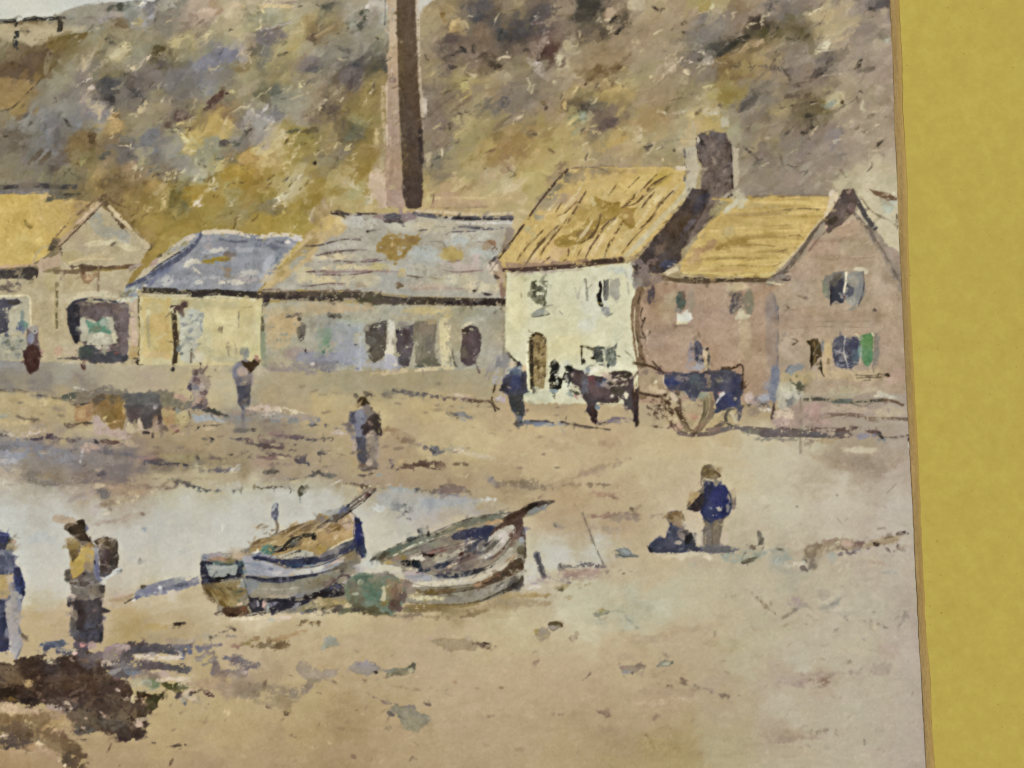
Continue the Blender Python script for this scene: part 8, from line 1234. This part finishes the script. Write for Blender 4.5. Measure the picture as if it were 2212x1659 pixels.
blobs('''725 1413 34 7 0 84 68 46;945 1490 22 8 60 110 94 66;1325 1442 16 7 0 90 76 54;1550 1465 60 6 3 80 66 46;1595 1462 14 9 0 66 54 38;1480 1610 26 7 60 110 90 60;1500 1330 16 9 30 140 120 84;1040 1640 12 14 -40 120 98 66;1740 1250 20 7 10 160 140 100;1960 1180 30 30 0 204 184 130;560 1640 16 12 0 220 196 150''', dry=.2)
T(1, 3)
for p, c, lab in [('565,600 600,555 640,505 700,550 715,600 640,615 570,635', (158, 154, 128), 0), ('335,780 380,740 440,740 490,790 560,810 640,810 710,808 690,870 650,880 560,900 500,940 460,920 420,870 345,830', (164, 148, 126), 1), ('795,780 860,740 900,765 960,750 1020,750 1065,790 1050,840 960,860 870,860 830,830', (154, 142, 126), 1),
                  ('1130,860 1150,810 1200,790 1290,790 1340,770 1365,800 1350,840 1260,850', (138, 132, 108), 1), ('1510,560 1600,530 1700,540 1830,530 1900,570 1940,600 1890,640 1800,640 1700,650 1580,610', (166, 146, 114), 1), ('1140,1150 1200,1105 1280,1130 1350,1140 1400,1185 1500,1200 1500,1250 1450,1300 1400,1345 1300,1340 1240,1270 1210,1190', (146, 136, 110), 1)]:
    poly(p, c, soft=1.3, rough=1.3, edge=9, var=8, part='stone')
blobs('''-40 970 120 40 10 150 132 100 .8;100 1000 160 60 5 142 128 96 .8;350 1010 110 44 18 142 130 102;440 960 70 30 20 140 128 104;500 910 80 26 20 150 136 110;250 1100 70 60 0 146 130 92 .9;280 1170 30 30 30 150 134 90;130 1080 120 50 0 152 138 100 .8;30 600 130 26 4 130 116 80;200 600 80 20 8 112 96 62;120 560 70 20 6 140 118 76;30 540 80 20 -6 160 134 90;270 520 130 14 16 176 150 100 .8;500 400 60 14 -4 156 134 88;400 400 40 14 30 130 112 74;480 410 20 16 0 92 80 54;540 405 16 20 0 120 104 70;95 1130 14 10 -20 90 74 56;60 1080 60 6 -45 140 120 92;270 1190 20 20 30 120 100 70
1040 835 16 12 0 66 56 50;1010 755 20 9 -30 120 108 100;930 770 60 26 0 150 140 136;940 900 20 8 0 140 112 80;1140 855 20 9 30 72 64 44;1340 785 22 16 -20 80 78 58;1355 810 10 30 0 100 98 76;1230 830 80 14 14 118 112 92;1190 810 60 12 10 130 128 112;1340 820 14 16 0 170 160 130;1465 1103 22 9 -20 92 74 56;1050 1060 70 7 -28 130 110 90;1120 1100 40 7 -30 140 120 96;1160 1190 26 12 -20 104 94 76;1270 1230 40 9 -20 112 102 86;1210 1110 50 12 -15 124 114 96;1300 1130 60 9 -10 128 120 104;1400 1200 60 26 -20 134 126 106;1490 1230 30 22 0 150 144 124;1330 1290 90 50 0 152 144 118;1130 1315 22 12 0 140 126 92;840 1565 16 12 0 120 96 66;350 1600 14 9 0 140 116 80;130 1410 20 9 -20 150 128 92;1680 520 60 14 -6 200 190 150;1500 540 20 12 0 200 164 130;1960 600 60 9 -20 96 78 54;2000 588 26 6 -10 80 66 46;1910 570 20 9 -20 120 98 72;1830 540 30 16 -10 180 160 130;640 560 60 40 20 160 158 140;580 620 20 20 0 166 166 146;850 1130 40 7 -40 160 136 92;1720 920 14 9 0 176 146 100;2120 965 26 7 0 150 128 88;2020 1210 14 8 0 140 118 86;1250 960 110 9 -10 160 138 98 .8;1600 1000 60 8 -20 160 140 104 .7
800 300 160 26 0 112 112 78;1000 320 130 26 -6 96 92 62;1150 340 110 16 0 112 110 82;600 320 60 16 20 104 98 80;700 290 60 22 30 92 84 66;900 290 60 16 0 84 80 62;1500 280 140 26 0 126 108 62 .8;1700 300 160 20 0 138 122 78 .8;1350 340 110 16 6 140 124 92;1900 320 130 20 14 150 132 88;1800 350 90 12 10 140 122 84''', soft=1.2, rough=1.8, dry=.22)
T(2, 3)
poly('195,510 210,460 260,440 310,455 335,490 310,530 270,555 220,540', (166, 148, 116), soft=1.2, rough=1, edge=6, part='stone')
poly('320,440 335,400 380,388 425,400 440,435 410,450 360,475 335,470', (136, 124, 98), soft=1, rough=.8, edge=12, part='stone')
blobs('''370 410 50 22 6 98 84 54;430 420 14 18 0 92 78 50;375 445 40 14 0 156 144 126;210 480 20 20 0 172 150 88;270 480 40 26 0 160 146 124''', dry=.15)
poly('940,790 1020,775 1090,765 1160,765 1150,790 1080,820 1050,845 1000,850 950,825', (154, 138, 114), soft=1.1, rough=1.1, edge=8, part='stone')
poly('1250,780 1280,740 1330,725 1390,735 1395,755 1350,780 1290,785', (140, 132, 112), soft=1, rough=.9, edge=10, part='stone')
blobs('''1385 745 20 14 30 84 84 66;1290 770 50 9 20 112 112 92;1330 760 40 9 8 170 168 140;960 790 30 16 0 150 124 106;1120 775 40 9 8 140 118 96;1040 840 14 14 0 112 100 86;990 830 40 16 0 150 146 138''', dry=.2)
poly('710,340 740,300 780,280 845,300 840,325 780,345 730,360', (164, 158, 126), soft=1.2, rough=1.4, dry=.1, edge=8, part='stone')
blobs('''760 300 40 20 30 168 152 90;740 330 26 22 30 120 124 106;830 315 26 9 20 120 124 108;750 390 60 26 0 182 176 140 .6;1080 290 160 60 0 180 176 136 .6;1100 330 130 50 0 184 178 140 .5;1000 370 40 7 -45 140 146 120;535 537 16 9 0 110 86 60;640 880 40 8 35 108 84 56;220 735 22 9 40 110 84 62;1755 485 20 9 60 110 88 64;1505 930 26 9 -40 84 66 50;1360 948 18 8 0 76 62 44;790 1188 30 7 -20 110 86 58;400 1195 20 8 -30 110 88 62;1260 1222 20 8 0 130 108 78;1910 652 14 10 0 130 104 72;1720 1000 80 8 -20 124 112 92;1640 980 60 9 0 140 124 100;1800 1020 60 8 -20 120 108 88;2140 210 60 8 -40 116 100 70;1890 175 20 9 0 150 140 110;845 1640 30 9 -30 76 58 40;1200 1430 50 8 -60 130 112 66;60 1500 26 10 0 140 118 84;1410 1065 34 9 0 210 190 150;1320 1085 30 9 10 206 184 146;1150 1100 60 9 0 196 176 136;1300 660 30 8 -40 140 120 90;1290 835 40 6 30 150 128 90
250 40 70 40 0 166 148 138;300 10 130 16 0 120 104 100;500 10 130 20 0 150 128 116;700 10 130 20 6 166 144 118;480 90 130 18 6 168 156 116 .9;600 90 26 12 30 130 118 84;410 110 26 16 0 112 104 70;420 125 14 9 0 80 74 56;350 30 90 9 -10 104 94 110;200 90 100 22 0 208 200 176 .8;100 170 200 20 0 158 134 82 .8;250 170 60 16 0 164 140 82;400 180 60 9 0 146 130 92;100 230 240 30 0 160 142 102 .7;20 60 60 60 30 70 66 64;60 90 40 40 30 84 80 72
1700 560 160 26 20 184 164 124 .4;1900 600 160 60 0 176 170 126 .4;1200 540 200 40 0 176 154 118 .5;1000 700 160 30 0 182 158 120 .5;1500 480 260 24 10 176 156 118 .4;1400 1000 300 30 0 168 148 112 .5;850 1330 160 40 0 164 144 104 .5;1300 1520 200 40 0 168 148 96 .5;1250 1460 140 60 0 172 156 104 .5''', soft=1.8, rough=2.2, dry=.2, a=.6)
T(3, 3)
blobs('''250 220 90 34 10 172 152 132 .8;300 250 60 22 20 150 138 118;540 260 70 26 20 156 152 130;560 240 40 12 30 140 138 118;830 270 50 18 -10 170 154 138;470 160 60 40 20 166 156 130 .6;640 85 20 9 -30 150 140 116;185 320 30 7 35 96 86 66;340 345 16 12 0 130 124 100;890 410 9 40 0 130 124 104;920 430 34 26 0 204 196 160;1005 443 22 8 -30 104 96 76;1160 380 10 46 -20 130 124 108;1190 320 40 8 30 130 124 104;838 398 10 9 0 96 88 66;590 465 20 12 40 130 124 106;820 540 20 16 0 150 148 140;700 740 12 12 0 140 128 104;320 890 240 60 4 166 148 122 .7;380 920 160 40 4 158 138 116 .8;490 900 30 10 10 120 98 70;320 890 20 12 0 130 106 78;400 960 60 12 0 146 126 104;700 840 160 22 4 160 148 128 .7;980 800 90 60 0 164 150 130 .6;820 810 20 20 0 140 134 116;1050 640 110 80 0 182 162 136 .5;150 1370 200 60 0 168 152 122 .6;300 1400 260 26 6 160 144 118 .7;470 1340 60 8 6 120 104 78;380 1335 20 8 -30 110 94 70;960 1330 30 26 20 150 142 124;830 1430 9 18 0 84 74 62;350 1470 26 8 -40 112 98 76;230 1480 30 9 0 130 116 90;130 1015 20 10 30 140 124 104;620 1050 14 8 0 140 130 106;1190 330 30 8 -40 140 132 112;650 350 22 9 -30 140 128 106;915 310 14 9 0 130 124 104;700 320 60 9 0 170 164 140''', soft=1.6, rough=2, dry=.25, a=.5)
line('1190,200 1300,500 1340,900 1400,1659', 90, (178, 164, 144), a=.3, soft=4, rough=3)
# fine loose touches over the sand
NAT()
flecks((1200, 2420, 3600, 3000), 90, [(150, 130, 98), (126, 106, 78), (206, 186, 148), (150, 130, 96)], 3.6, 2.4, 20, 60, .5, .3)
flecks((700, 2650, 1700, 3000), 40, [(140, 116, 80), (112, 92, 62), (204, 180, 130)], 4.5, 2.4, 20, 60, .7, .3)
flecks((3000, 1800, 3640, 3000), 130, [(162, 152, 128), (204, 196, 168), (156, 146, 124), (198, 190, 160)], 4, 2.2, 10, 60, .45, .35)
flecks((900, 1500, 2200, 1950), 90, [(120, 104, 80), (206, 190, 142), (104, 92, 72), (196, 178, 132)], 5, 2.8, 3, 14, .6, .35)
flecks((0, 1500, 1000, 1900), 60, [(120, 108, 88), (200, 184, 142), (98, 90, 78)], 5, 2.8, 3, 14, .6, .35)
flecks((0, 2000, 1000, 2300), 40, [(186, 186, 176), (212, 208, 194), (190, 180, 166)], 6, 3, 10, 20, .5, .3)

# ------------------------------------------- binding the colour into the paper
boat_ids = [k for k in range(len(PARTS)) if PARTS[k].split('/')[0] in ('fishing_boat', 'rowing_boat')]
bm = blur(np.isin(ID, boat_ids).astype(np.float32), 1)[..., None]
C[:] = C * (1 - bm) + np.clip((C - 0.66) * 1.08 + 0.625, 0.05, 1) * bm
fm = blur(np.isin(ID, [k for k in range(len(PARTS)) if PARTS[k].startswith('person') or PARTS[k] == 'green_float']).astype(np.float32), 1)[..., None]
C[:] = C * (1 - 0.09 * fm)
wm = blur((ID == TREE['harbour_water']).astype(np.float32), 6)[..., None] * np.clip(1.5 - XX / 700, 0.2, 1)[..., None]
C[:] = C + wm * np.array([-.016, -.004, .022], np.float32)
lw = np.clip((YY - 640) / 150, 0, 1)[..., None] * (ID == TREE['beach'])[..., None]
C[:] = C + lw * np.array([.004, -.002, -.004], np.float32)
hw = blur((ID == pid('hillside')).astype(np.float32), 1)[..., None]
C[:] = C + hw * np.array([.010, .002, -.012], np.float32)
restroke(np.ones((H, W), bool), 16000, 1.6, 5.0, 0.8, 1.8, 30, 50, 3.5, 2.8, 0.5)
q_ = blur(C, 1)
C[:] = 0.68 * C + 0.32 * q_
C[:] = C + 0.16 * (C - blur(C, 3)) + 0.12 * (C - blur(C, 11))
pur = np.clip(np.minimum(C[..., 0], C[..., 2]) - C[..., 1], 0, None)
C[..., 1] += 0.45 * pur; C[..., 2] -= 0.25 * pur
lum = C @ np.array([.3, .59, .11], np.float32)
ch = C - lum[..., None]
cool = np.clip(ch[..., 2:3] * 14, 0, 1)
pink = np.clip((ch[..., 0:1] * 3 - np.abs(ch[..., 2:3])) * 6, 0, 1) * (1 - cool)
green = np.clip(ch[..., 1:2] * 25, 0, 1)
yel = np.clip((-ch[..., 2:3] - 0.20) * 5, 0, 1)
sat = (0.97 - 0.17 * yel) * (1 - cool) + 0.64 * cool
pale = np.clip((lum[..., None] - 0.45) * 6, 0, 1)
sat = sat - hw * 0.05 * (1 - cool)
sat = sat * (1 - 0.26 * pink) * (1 - (0.2 + 0.35 * pale) * green) * (1 - 0.35 * pale * cool)
C[:] = lum[..., None] * (1 - sat) + C * sat
lum = C @ np.array([.3, .59, .11], np.float32)
C *= (1 - 0.10 * np.clip((0.42 - lum) / 0.3, 0, 1) + -0.022 * np.clip((lum - 0.45) / 0.25, 0, 1))[..., None]
C[ID == TREE['beach']] += np.array([-.004, -.008, .016], np.float32)
C += (0.004 * GR + 0.003 * G1)[..., None]
np.clip(C, 0.03, .97, out=C)

# ---------------------------------------------------------------------------
# the objects
# ---------------------------------------------------------------------------
import bpy
S = 4.5e-5                                     # metres per sheet unit
CAM_H = 0.2520
MOUNT_H = 0.0013
scene = bpy.context.scene
coll = scene.collection

def link(name, data, parent=None, loc=(0, 0, 0)):
    o = bpy.data.objects.new(name, data); coll.objects.link(o)
    o.location = loc
    if parent: o.parent = parent
    return o

def nodes(name):
    m = bpy.data.materials.new(name); m.use_nodes = True
    nt = m.node_tree; b = nt.nodes['Principled BSDF']
    return m, nt, b

def N(nt, kind, **kw):
    n = nt.nodes.new(kind)
    for k, v in kw.items():
        if k in n.inputs: n.inputs[k].default_value = v
        else: setattr(n, k, v)
    return n

def bump(nt, b, layers, dist):
    """paper or board tooth from layered noise, in object space"""
    tc = N(nt, 'ShaderNodeTexCoord'); prev = None
    for sc, st in layers:
        n = N(nt, 'ShaderNodeTexNoise', Scale=sc, Detail=3.0, Roughness=0.6)
        nt.links.new(tc.outputs['Object'], n.inputs['Vector'])
        u = N(nt, 'ShaderNodeBump', Strength=st, Distance=dist)
        nt.links.new(n.outputs['Fac'], u.inputs['Height'])
        if prev: nt.links.new(prev.outputs['Normal'], u.inputs['Normal'])
        prev = u
    nt.links.new(prev.outputs['Normal'], b.inputs['Normal'])
    return tc

def lin(c):
    c = np.asarray(c, np.float32)
    return np.where(c <= 0.04045, c / 12.92, ((c + 0.055) / 1.055) ** 2.4)

# watercolour on laid paper
m_paint, nt, b = nodes('watercolour_pigment')
att = N(nt, 'ShaderNodeAttribute', attribute_name='pigment')
tc = bump(nt, b, [(2600.0, 0.10), (900.0, 0.10)], 0.00006)
gr = N(nt, 'ShaderNodeTexNoise', Scale=5200.0, Detail=2.0, Roughness=0.7)
nt.links.new(tc.outputs['Object'], gr.inputs['Vector'])
mr = N(nt, 'ShaderNodeMapRange'); mr.inputs['To Min'].default_value = 0.95; mr.inputs['To Max'].default_value = 1.05
nt.links.new(gr.outputs['Fac'], mr.inputs['Value'])
mx = N(nt, 'ShaderNodeVectorMath', operation='SCALE')
nt.links.new(att.outputs['Color'], mx.inputs[0]); nt.links.new(mr.outputs['Result'], mx.inputs['Scale'])
nt.links.new(mx.outputs['Vector'], b.inputs['Base Color'])
b.inputs['Roughness'].default_value = 0.85; b.inputs['Specular IOR Level'].default_value = 0.12

m_paper, nt, b = nodes('rag_paper')
b.inputs['Base Color'].default_value = (0.60, 0.56, 0.44, 1); b.inputs['Roughness'].default_value = 0.9
bump(nt, b, [(900.0, 0.2)], 0.0001)

# gold-washed mount board: fine mottling, stray fibres and specks
m_gold, nt, b = nodes('gold_washed_board')
tc = bump(nt, b, [(2200.0, 0.10), (700.0, 0.08)], 0.00008)
def noise(sc, det, rough=0.6):
    n = N(nt, 'ShaderNodeTexNoise', Scale=sc, Detail=det, Roughness=rough)
    nt.links.new(tc.outputs['Object'], n.inputs['Vector']); return n
def ramp(src, stops):
    r = N(nt, 'ShaderNodeValToRGB'); e = r.color_ramp.elements
    while len(e) < len(stops): e.new(0.5)
    for k, (p_, c_) in enumerate(stops): e[k].position = p_; e[k].color = (*c_, 1)
    nt.links.new(src, r.inputs['Fac']); return r
base = ramp(noise(420.0, 6.0, 0.72).outputs['Fac'], [(0.30, lin((.680, .606, .283))), (0.5, lin((.706, .632, .302))), (0.72, lin((.732, .662, .326)))])
speck = ramp(noise(1500.0, 2.0).outputs['Fac'], [(0.0, (1, 1, 1)), (0.68, (1, 1, 1)), (0.76, (0.66, 0.60, 0.5))])
wide = ramp(noise(28.0, 3.0).outputs['Fac'], [(0.3, (0.985, 0.985, 0.98)), (0.7, (1.03, 1.03, 1.03))])
mulA = N(nt, 'ShaderNodeMix', data_type='RGBA', blend_type='MULTIPLY'); mulA.inputs['Factor'].default_value = 1.0
mulB = N(nt, 'ShaderNodeMix', data_type='RGBA', blend_type='MULTIPLY'); mulB.inputs['Factor'].default_value = 1.0
nt.links.new(base.outputs['Color'], mulA.inputs['A']); nt.links.new(speck.outputs['Color'], mulA.inputs['B'])
nt.links.new(mulA.outputs['Result'], mulB.inputs['A']); nt.links.new(wide.outputs['Color'], mulB.inputs['B'])
nt.links.new(mulB.outputs['Result'], b.inputs['Base Color'])
b.inputs['Roughness'].default_value = 0.8; b.inputs['Specular IOR Level'].default_value = 0.15

m_bevel, nt, b = nodes('cut_board_edge')
att = N(nt, 'ShaderNodeAttribute', attribute_name='pigment')
nt.links.new(att.outputs['Color'], b.inputs['Base Color'])
b.inputs['Roughness'].default_value = 0.8; b.inputs['Specular IOR Level'].default_value = 0.2
bump(nt, b, [(1800.0, 0.15)], 0.00005)

# the sheet runs on a little past what the photograph shows
PAD = 100
Cp = np.pad(C, ((PAD, PAD), (PAD, 0), (0, 0)), mode='reflect')
Ip = np.pad(ID, ((PAD, PAD), (PAD, 0)), mode='edge')
HP, WP = Ip.shape
gx = ((np.arange(WP) - PAD) / K + X0 - 2016) * S
gy = -((np.arange(HP) - PAD) / K + Y0 - 1512) * S
RGBA = np.ones((HP, WP, 4), np.float32); RGBA[..., :3] = lin(Cp)

def patch_mesh(name, k):
    """the piece of the painted sheet that carries one motif"""
    cy, cx = np.nonzero(Ip[:-1, :-1] == k)
    if len(cy) < 3: return None
    i0 = cy * WP + cx
    q = np.stack([i0 + WP, i0 + WP + 1, i0 + 1, i0], 1)
    used, inv = np.unique(q, return_inverse=True); inv = inv.reshape(q.shape)
    co = np.zeros((len(used), 3), np.float32)
    co[:, 0] = gx[used % WP]; co[:, 1] = gy[used // WP]
    me = bpy.data.meshes.new(name)
    me.vertices.add(len(used)); me.vertices.foreach_set('co', co.ravel())
    me.loops.add(q.size); me.loops.foreach_set('vertex_index', inv.ravel().astype(np.int32))
    me.polygons.add(len(q)); me.polygons.foreach_set('loop_start', np.arange(0, q.size, 4, dtype=np.int32))
    me.polygons.foreach_set('loop_total', np.full(len(q), 4, np.int32))
    me.update(calc_edges=True)
    at = me.attributes.new('pigment', 'FLOAT_COLOR', 'POINT')
    at.data.foreach_set('color', RGBA.reshape(-1, 4)[used].ravel())
    me.materials.append(m_paint)
    return me

LABELS = {
 'person_outside_shed': 'painted figure in a dark red skirt outside the open shed',
 'crouching_person': 'small hunched painted figure in pale brown above the crab pots',
 'person_with_dark_cap': 'painted figure in grey with a dark cap before the yellow wall',
 'person_in_shawl': 'painted figure in a brown shawl and violet skirt in the middle of the beach',
 'person_leading_horse': 'painted man in blue holding a curved stick in front of the horse',
 'person_in_blue_jacket': 'painted man in a bright blue jacket and straw hat, standing',
 'person_sitting': 'painted figure in slate blue sitting on the sand beside the standing man',
 'person_in_blue': 'painted figure in blue with a pale apron, cut off by the picture edge',
 'person_carrying_basket': 'painted figure in a yellow bodice with a dark basket on the back',
 'basket': 'dark round basket on the back of the figure in yellow',
 'horse': 'dark brown painted cart horse in a black collar',
 'cart': 'dark blue painted cart with shafts behind the horse',
 'fishing_boat': 'painted boat with blue strakes and nets heaped inside',
 'rowing_boat': 'painted open grey boat with a brown stem, behind the green float',
 'green_float': 'round green and brown painted float between the two boats',
 'factory_chimney': 'tall brown painted chimney with a pale lit side',
 'white_cottage': 'white painted cottage with a yellow tiled roof',
 'pink_house': 'pink painted house with a yellow roof and a gable end',
 'grey_roofed_workshop': 'long low painted building with a grey roof and dark doorways',
 'slate_roofed_outbuilding': 'small painted building with a blue slate roof and yellow wall',
 'yellow_roofed_shed': 'painted shed with a yellow roof, a gable and open fronts',
 'neighbouring_white_roof': 'pale roof beside the pink gable at the mount edge',
 'seaweed_covered_rock': 'dark brown weedy mass at the feet of the basket carrier',
 'crab_pots': 'ochre and dark heap of pots on the painted quay',
}
painting = link('watercolour_painting', None, loc=(0, 0, 0))
painting['label'] = 'old watercolour of a harbour village with cottages, two beached boats and a tall chimney'
painting['category'] = 'painting'
groups = {}
top_names = {}
for k in range(1, len(PARTS)):
    path = PARTS[k].split('/')
    me = patch_mesh(path[-1], k)
    if me is None: continue
    if len(path) == 1:
        o = link(path[0], me, painting)
        top = path[0]
    else:
        top = path[0]
        if top not in groups:
            groups[top] = link(top, None, painting)
            if top in LABELS: groups[top]['label'] = LABELS[top]
        o = link(path[1], me, groups[top])
    if len(path) == 1 and top in LABELS: o['label'] = LABELS[top]

def slab(name, x0, x1, y0, y1, z0, z1, mat, parent):
    me = bpy.data.meshes.new(name)
    v = [(x, y, z) for z in (z0, z1) for x, y in ((x0, y0), (x1, y0), (x1, y1), (x0, y1))]
    me.from_pydata(v, [], [(3, 2, 1, 0), (4, 5, 6, 7), (0, 1, 5, 4), (1, 2, 6, 5), (2, 3, 7, 6), (3, 0, 4, 7)])
    me.materials.append(mat)
    return link(name, me, parent)
slab('paper', float(gx[0]), float(gx[-1]) + 0.004, float(gy[-1]), float(gy[0]), -0.0005, -0.00003, m_paper, painting)

# ------------------------------------------------------------------ the mount
mount = link('mount_board', None, loc=(0, 0, 0))
mount['label'] = 'gold washed mount board with a tan slanted cut edge, beside the painting'
mount['category'] = 'mount'
NV, NU = 1500, 30
vv = np.linspace(-420, 3444, NV)
inn = np.interp(vv, [-420, 0, 378, 756, 1134, 1512, 1890, 2268, 2646, 3024, 3444], [3492, 3505, 3518, 3533, 3549, 3568, 3587, 3605, 3625, 3645, 3668])
wid = np.interp(vv, [-420, 0, 400, 756, 1134, 1512, 1890, 2268, 2646, 3024, 3444], [34, 36, 38, 41, 34, 34, 32, 31, 34, 38, 38])
r5 = np.random.default_rng(5)
def walk(n, step, seed, amp):
    g = np.random.default_rng(seed); a = g.standard_normal(n // step + 3)
    x = np.arange(n) / step; i = x.astype(int); f = x - i; f = f * f * (3 - 2 * f)
    return amp * (a[i] * (1 - f) + a[i + 1] * f)
inn = inn + walk(NV, 9, 1, 0.7) + walk(NV, 60, 2, 1.0)
outl = inn + wid + walk(NV, 14, 3, 0.6) + walk(NV, 80, 4, 1.4)
persp = (CAM_H - MOUNT_H) / CAM_H
t = np.linspace(0, 1, NU)[None, :]
zz = 0.00006 + (MOUNT_H - 0.00006) * t ** 0.9 + 0 * vv[:, None]
scl = (CAM_H - zz) / CAM_H
ux = (inn[:, None] * (1 - t) + outl[:, None] * t - 2016) * S * scl
uy = -(vv[:, None] - 1512) * S * np.ones_like(t) * scl
def streak(step, seed, ku):
    """colour drawn out along the cut"""
    g = np.random.default_rng(seed); A = g.standard_normal((NV // step + 3, ku + 3))
    y = np.arange(NV) / step; iy = y.astype(int); fy = (y - iy)[:, None]
    x = t[0] * ku; ix = x.astype(int); fx = (x - ix)[None, :]
    B = A[iy] * (1 - fy) + A[iy + 1] * fy
    return B[:, ix] * (1 - fx) + B[:, ix + 1] * fx
bc = np.zeros((NV, NU, 3)) + np.array([158, 134, 86])
w_ = np.clip(0.5 + 0.5 * streak(120, 8, 2), 0, 1)[..., None]
bc = bc * (1 - 0.5 * w_) + np.array([176, 144, 92]) * 0.5 * w_
bc += (5 * streak(60, 6, 3) + 4 * streak(14, 7, 8) + 5 * streak(4, 9, 10) + 4 * r5.standard_normal((NV, NU)))[..., None] * np.array([1, .95, .8])
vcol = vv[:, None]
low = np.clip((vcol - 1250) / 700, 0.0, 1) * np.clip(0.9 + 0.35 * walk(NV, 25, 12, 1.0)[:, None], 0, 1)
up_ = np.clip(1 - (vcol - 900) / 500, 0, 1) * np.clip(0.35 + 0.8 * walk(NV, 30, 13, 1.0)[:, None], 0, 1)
gap_shade = (np.clip(1.3 - t * 15, 0, 1) * np.clip(low + 0.55 * up_, 0, 1))[..., None]
bc = bc * (1 - gap_shade) + np.array([54, 42, 26]) * gap_shade  # gap shadow between mount and sheet, painted dark into the bevel's inner edge
hi = np.clip(1 - np.abs(t - 0.86) / 0.07, 0, 1) * np.clip(0.25 + 0.8 * walk(NV, 45, 14, 1.0)[:, None], 0, 1)
bc = bc * (1 - 0.45 * hi[..., None]) + np.array([208, 178, 112]) * 0.45 * hi[..., None]
kR = np.clip((t - 0.935) * 30, 0, 1) * (np.clip(1 - (vcol - 640) / 180, 0, 1) * np.clip(.75 + .4 * walk(NV, 20, 15, 1.0)[:, None], 0, 1) + .75 * np.clip((vcol - 2540) / 160, 0, 1) * np.clip(.4 + .9 * walk(NV, 20, 16, 1.0)[:, None], 0, 1))
kR = np.clip(kR, 0, .92)[..., None]
bc = bc * (1 - kR) + np.array([74, 60, 26]) * kR
mid = (0.6 + 0.4 * np.clip(1 - np.abs(vcol - 1450) / 900, 0, 1)) * np.clip((t - 0.42) * 2.2, 0, 1)   # gold wash run over the edge
mid = (mid * 0.75)[..., None]
bc = bc * (1 - mid) + np.array([178, 148, 74]) * mid
def strip(name, X, Y, Zc, mat, colour=None):
    nv, nu = X.shape
    me = bpy.data.meshes.new(name)
    co = np.stack([X, Y, Zc], -1).reshape(-1, 3)
    idx = (np.arange(nv - 1)[:, None] * nu + np.arange(nu - 1)[None, :]).ravel()
    f = np.stack([idx + nu, idx + nu + 1, idx + 1, idx], 1)
    me.from_pydata(co.tolist(), [], f.tolist()); me.update()
    if colour is not None:
        at = me.attributes.new('pigment', 'FLOAT_COLOR', 'POINT')
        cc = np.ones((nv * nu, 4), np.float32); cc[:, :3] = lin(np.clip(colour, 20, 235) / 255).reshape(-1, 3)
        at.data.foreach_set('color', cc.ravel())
    me.materials.append(mat)
    return link(name, me, mount)
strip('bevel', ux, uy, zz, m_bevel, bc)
# board face, from the bevel's top edge outwards, turned down at the far side
fx = np.concatenate([ux[:, -1:], ux[:, -1:] + 0.0006, ux[:, -1:] + 0.004, np.full((NV, 1), 0.125), np.full((NV, 1), 0.126), np.full((NV, 1), 0.126)], 1)
fz = np.concatenate([zz[:, -1:], np.full((NV, 3), MOUNT_H), np.full((NV, 1), MOUNT_H - 0.0002), np.full((NV, 1), 0.00002)], 1)
fz[:, 1:4] = MOUNT_H
strip('board_face', fx, np.repeat(uy[:, -1:], 6, 1), fz, m_gold)

# ---------------------------------------------------- light and camera
w = bpy.data.worlds.new('World'); scene.world = w; w.use_nodes = True
bg = w.node_tree.nodes['Background']; bg.inputs['Color'].default_value = (1.0, 0.99, 0.97, 1); bg.inputs['Strength'].default_value = 0.40
def lamp(name, loc, size, watts, col_):
    d = bpy.data.lights.new(name, 'AREA'); d.shape = 'DISK'; d.size = size; d.energy = watts; d.color = col_
    o = link(name, d, loc=loc)
    from mathutils import Vector
    o.rotation_euler = (Vector((0, 0, 0)) - Vector(loc)).to_track_quat('-Z', 'Y').to_euler()
lamp('ceiling_lamp', (-0.3, 0.4, 2.4), 0.8, 40.0, (1.0, 0.985, 0.95))
cam = bpy.data.cameras.new('camera'); cam.sensor_width = 36; cam.lens = 36 * CAM_H / (4032 * S)
cam.clip_start = 0.005; cam.clip_end = 20
co_ = link('camera', cam, loc=(0, 0, CAM_H)); scene.camera = co_
scene.view_settings.view_transform = 'Standard'; scene.view_settings.look = 'None'
scene.view_settings.exposure = 0; scene.view_settings.gamma = 1
scene.render.resolution_x, scene.render.resolution_y = 1024, 768
scene.render.engine = 'CYCLES'
scene.cycles.pixel_filter_type = 'BLACKMAN_HARRIS'; scene.cycles.filter_width = 1.15
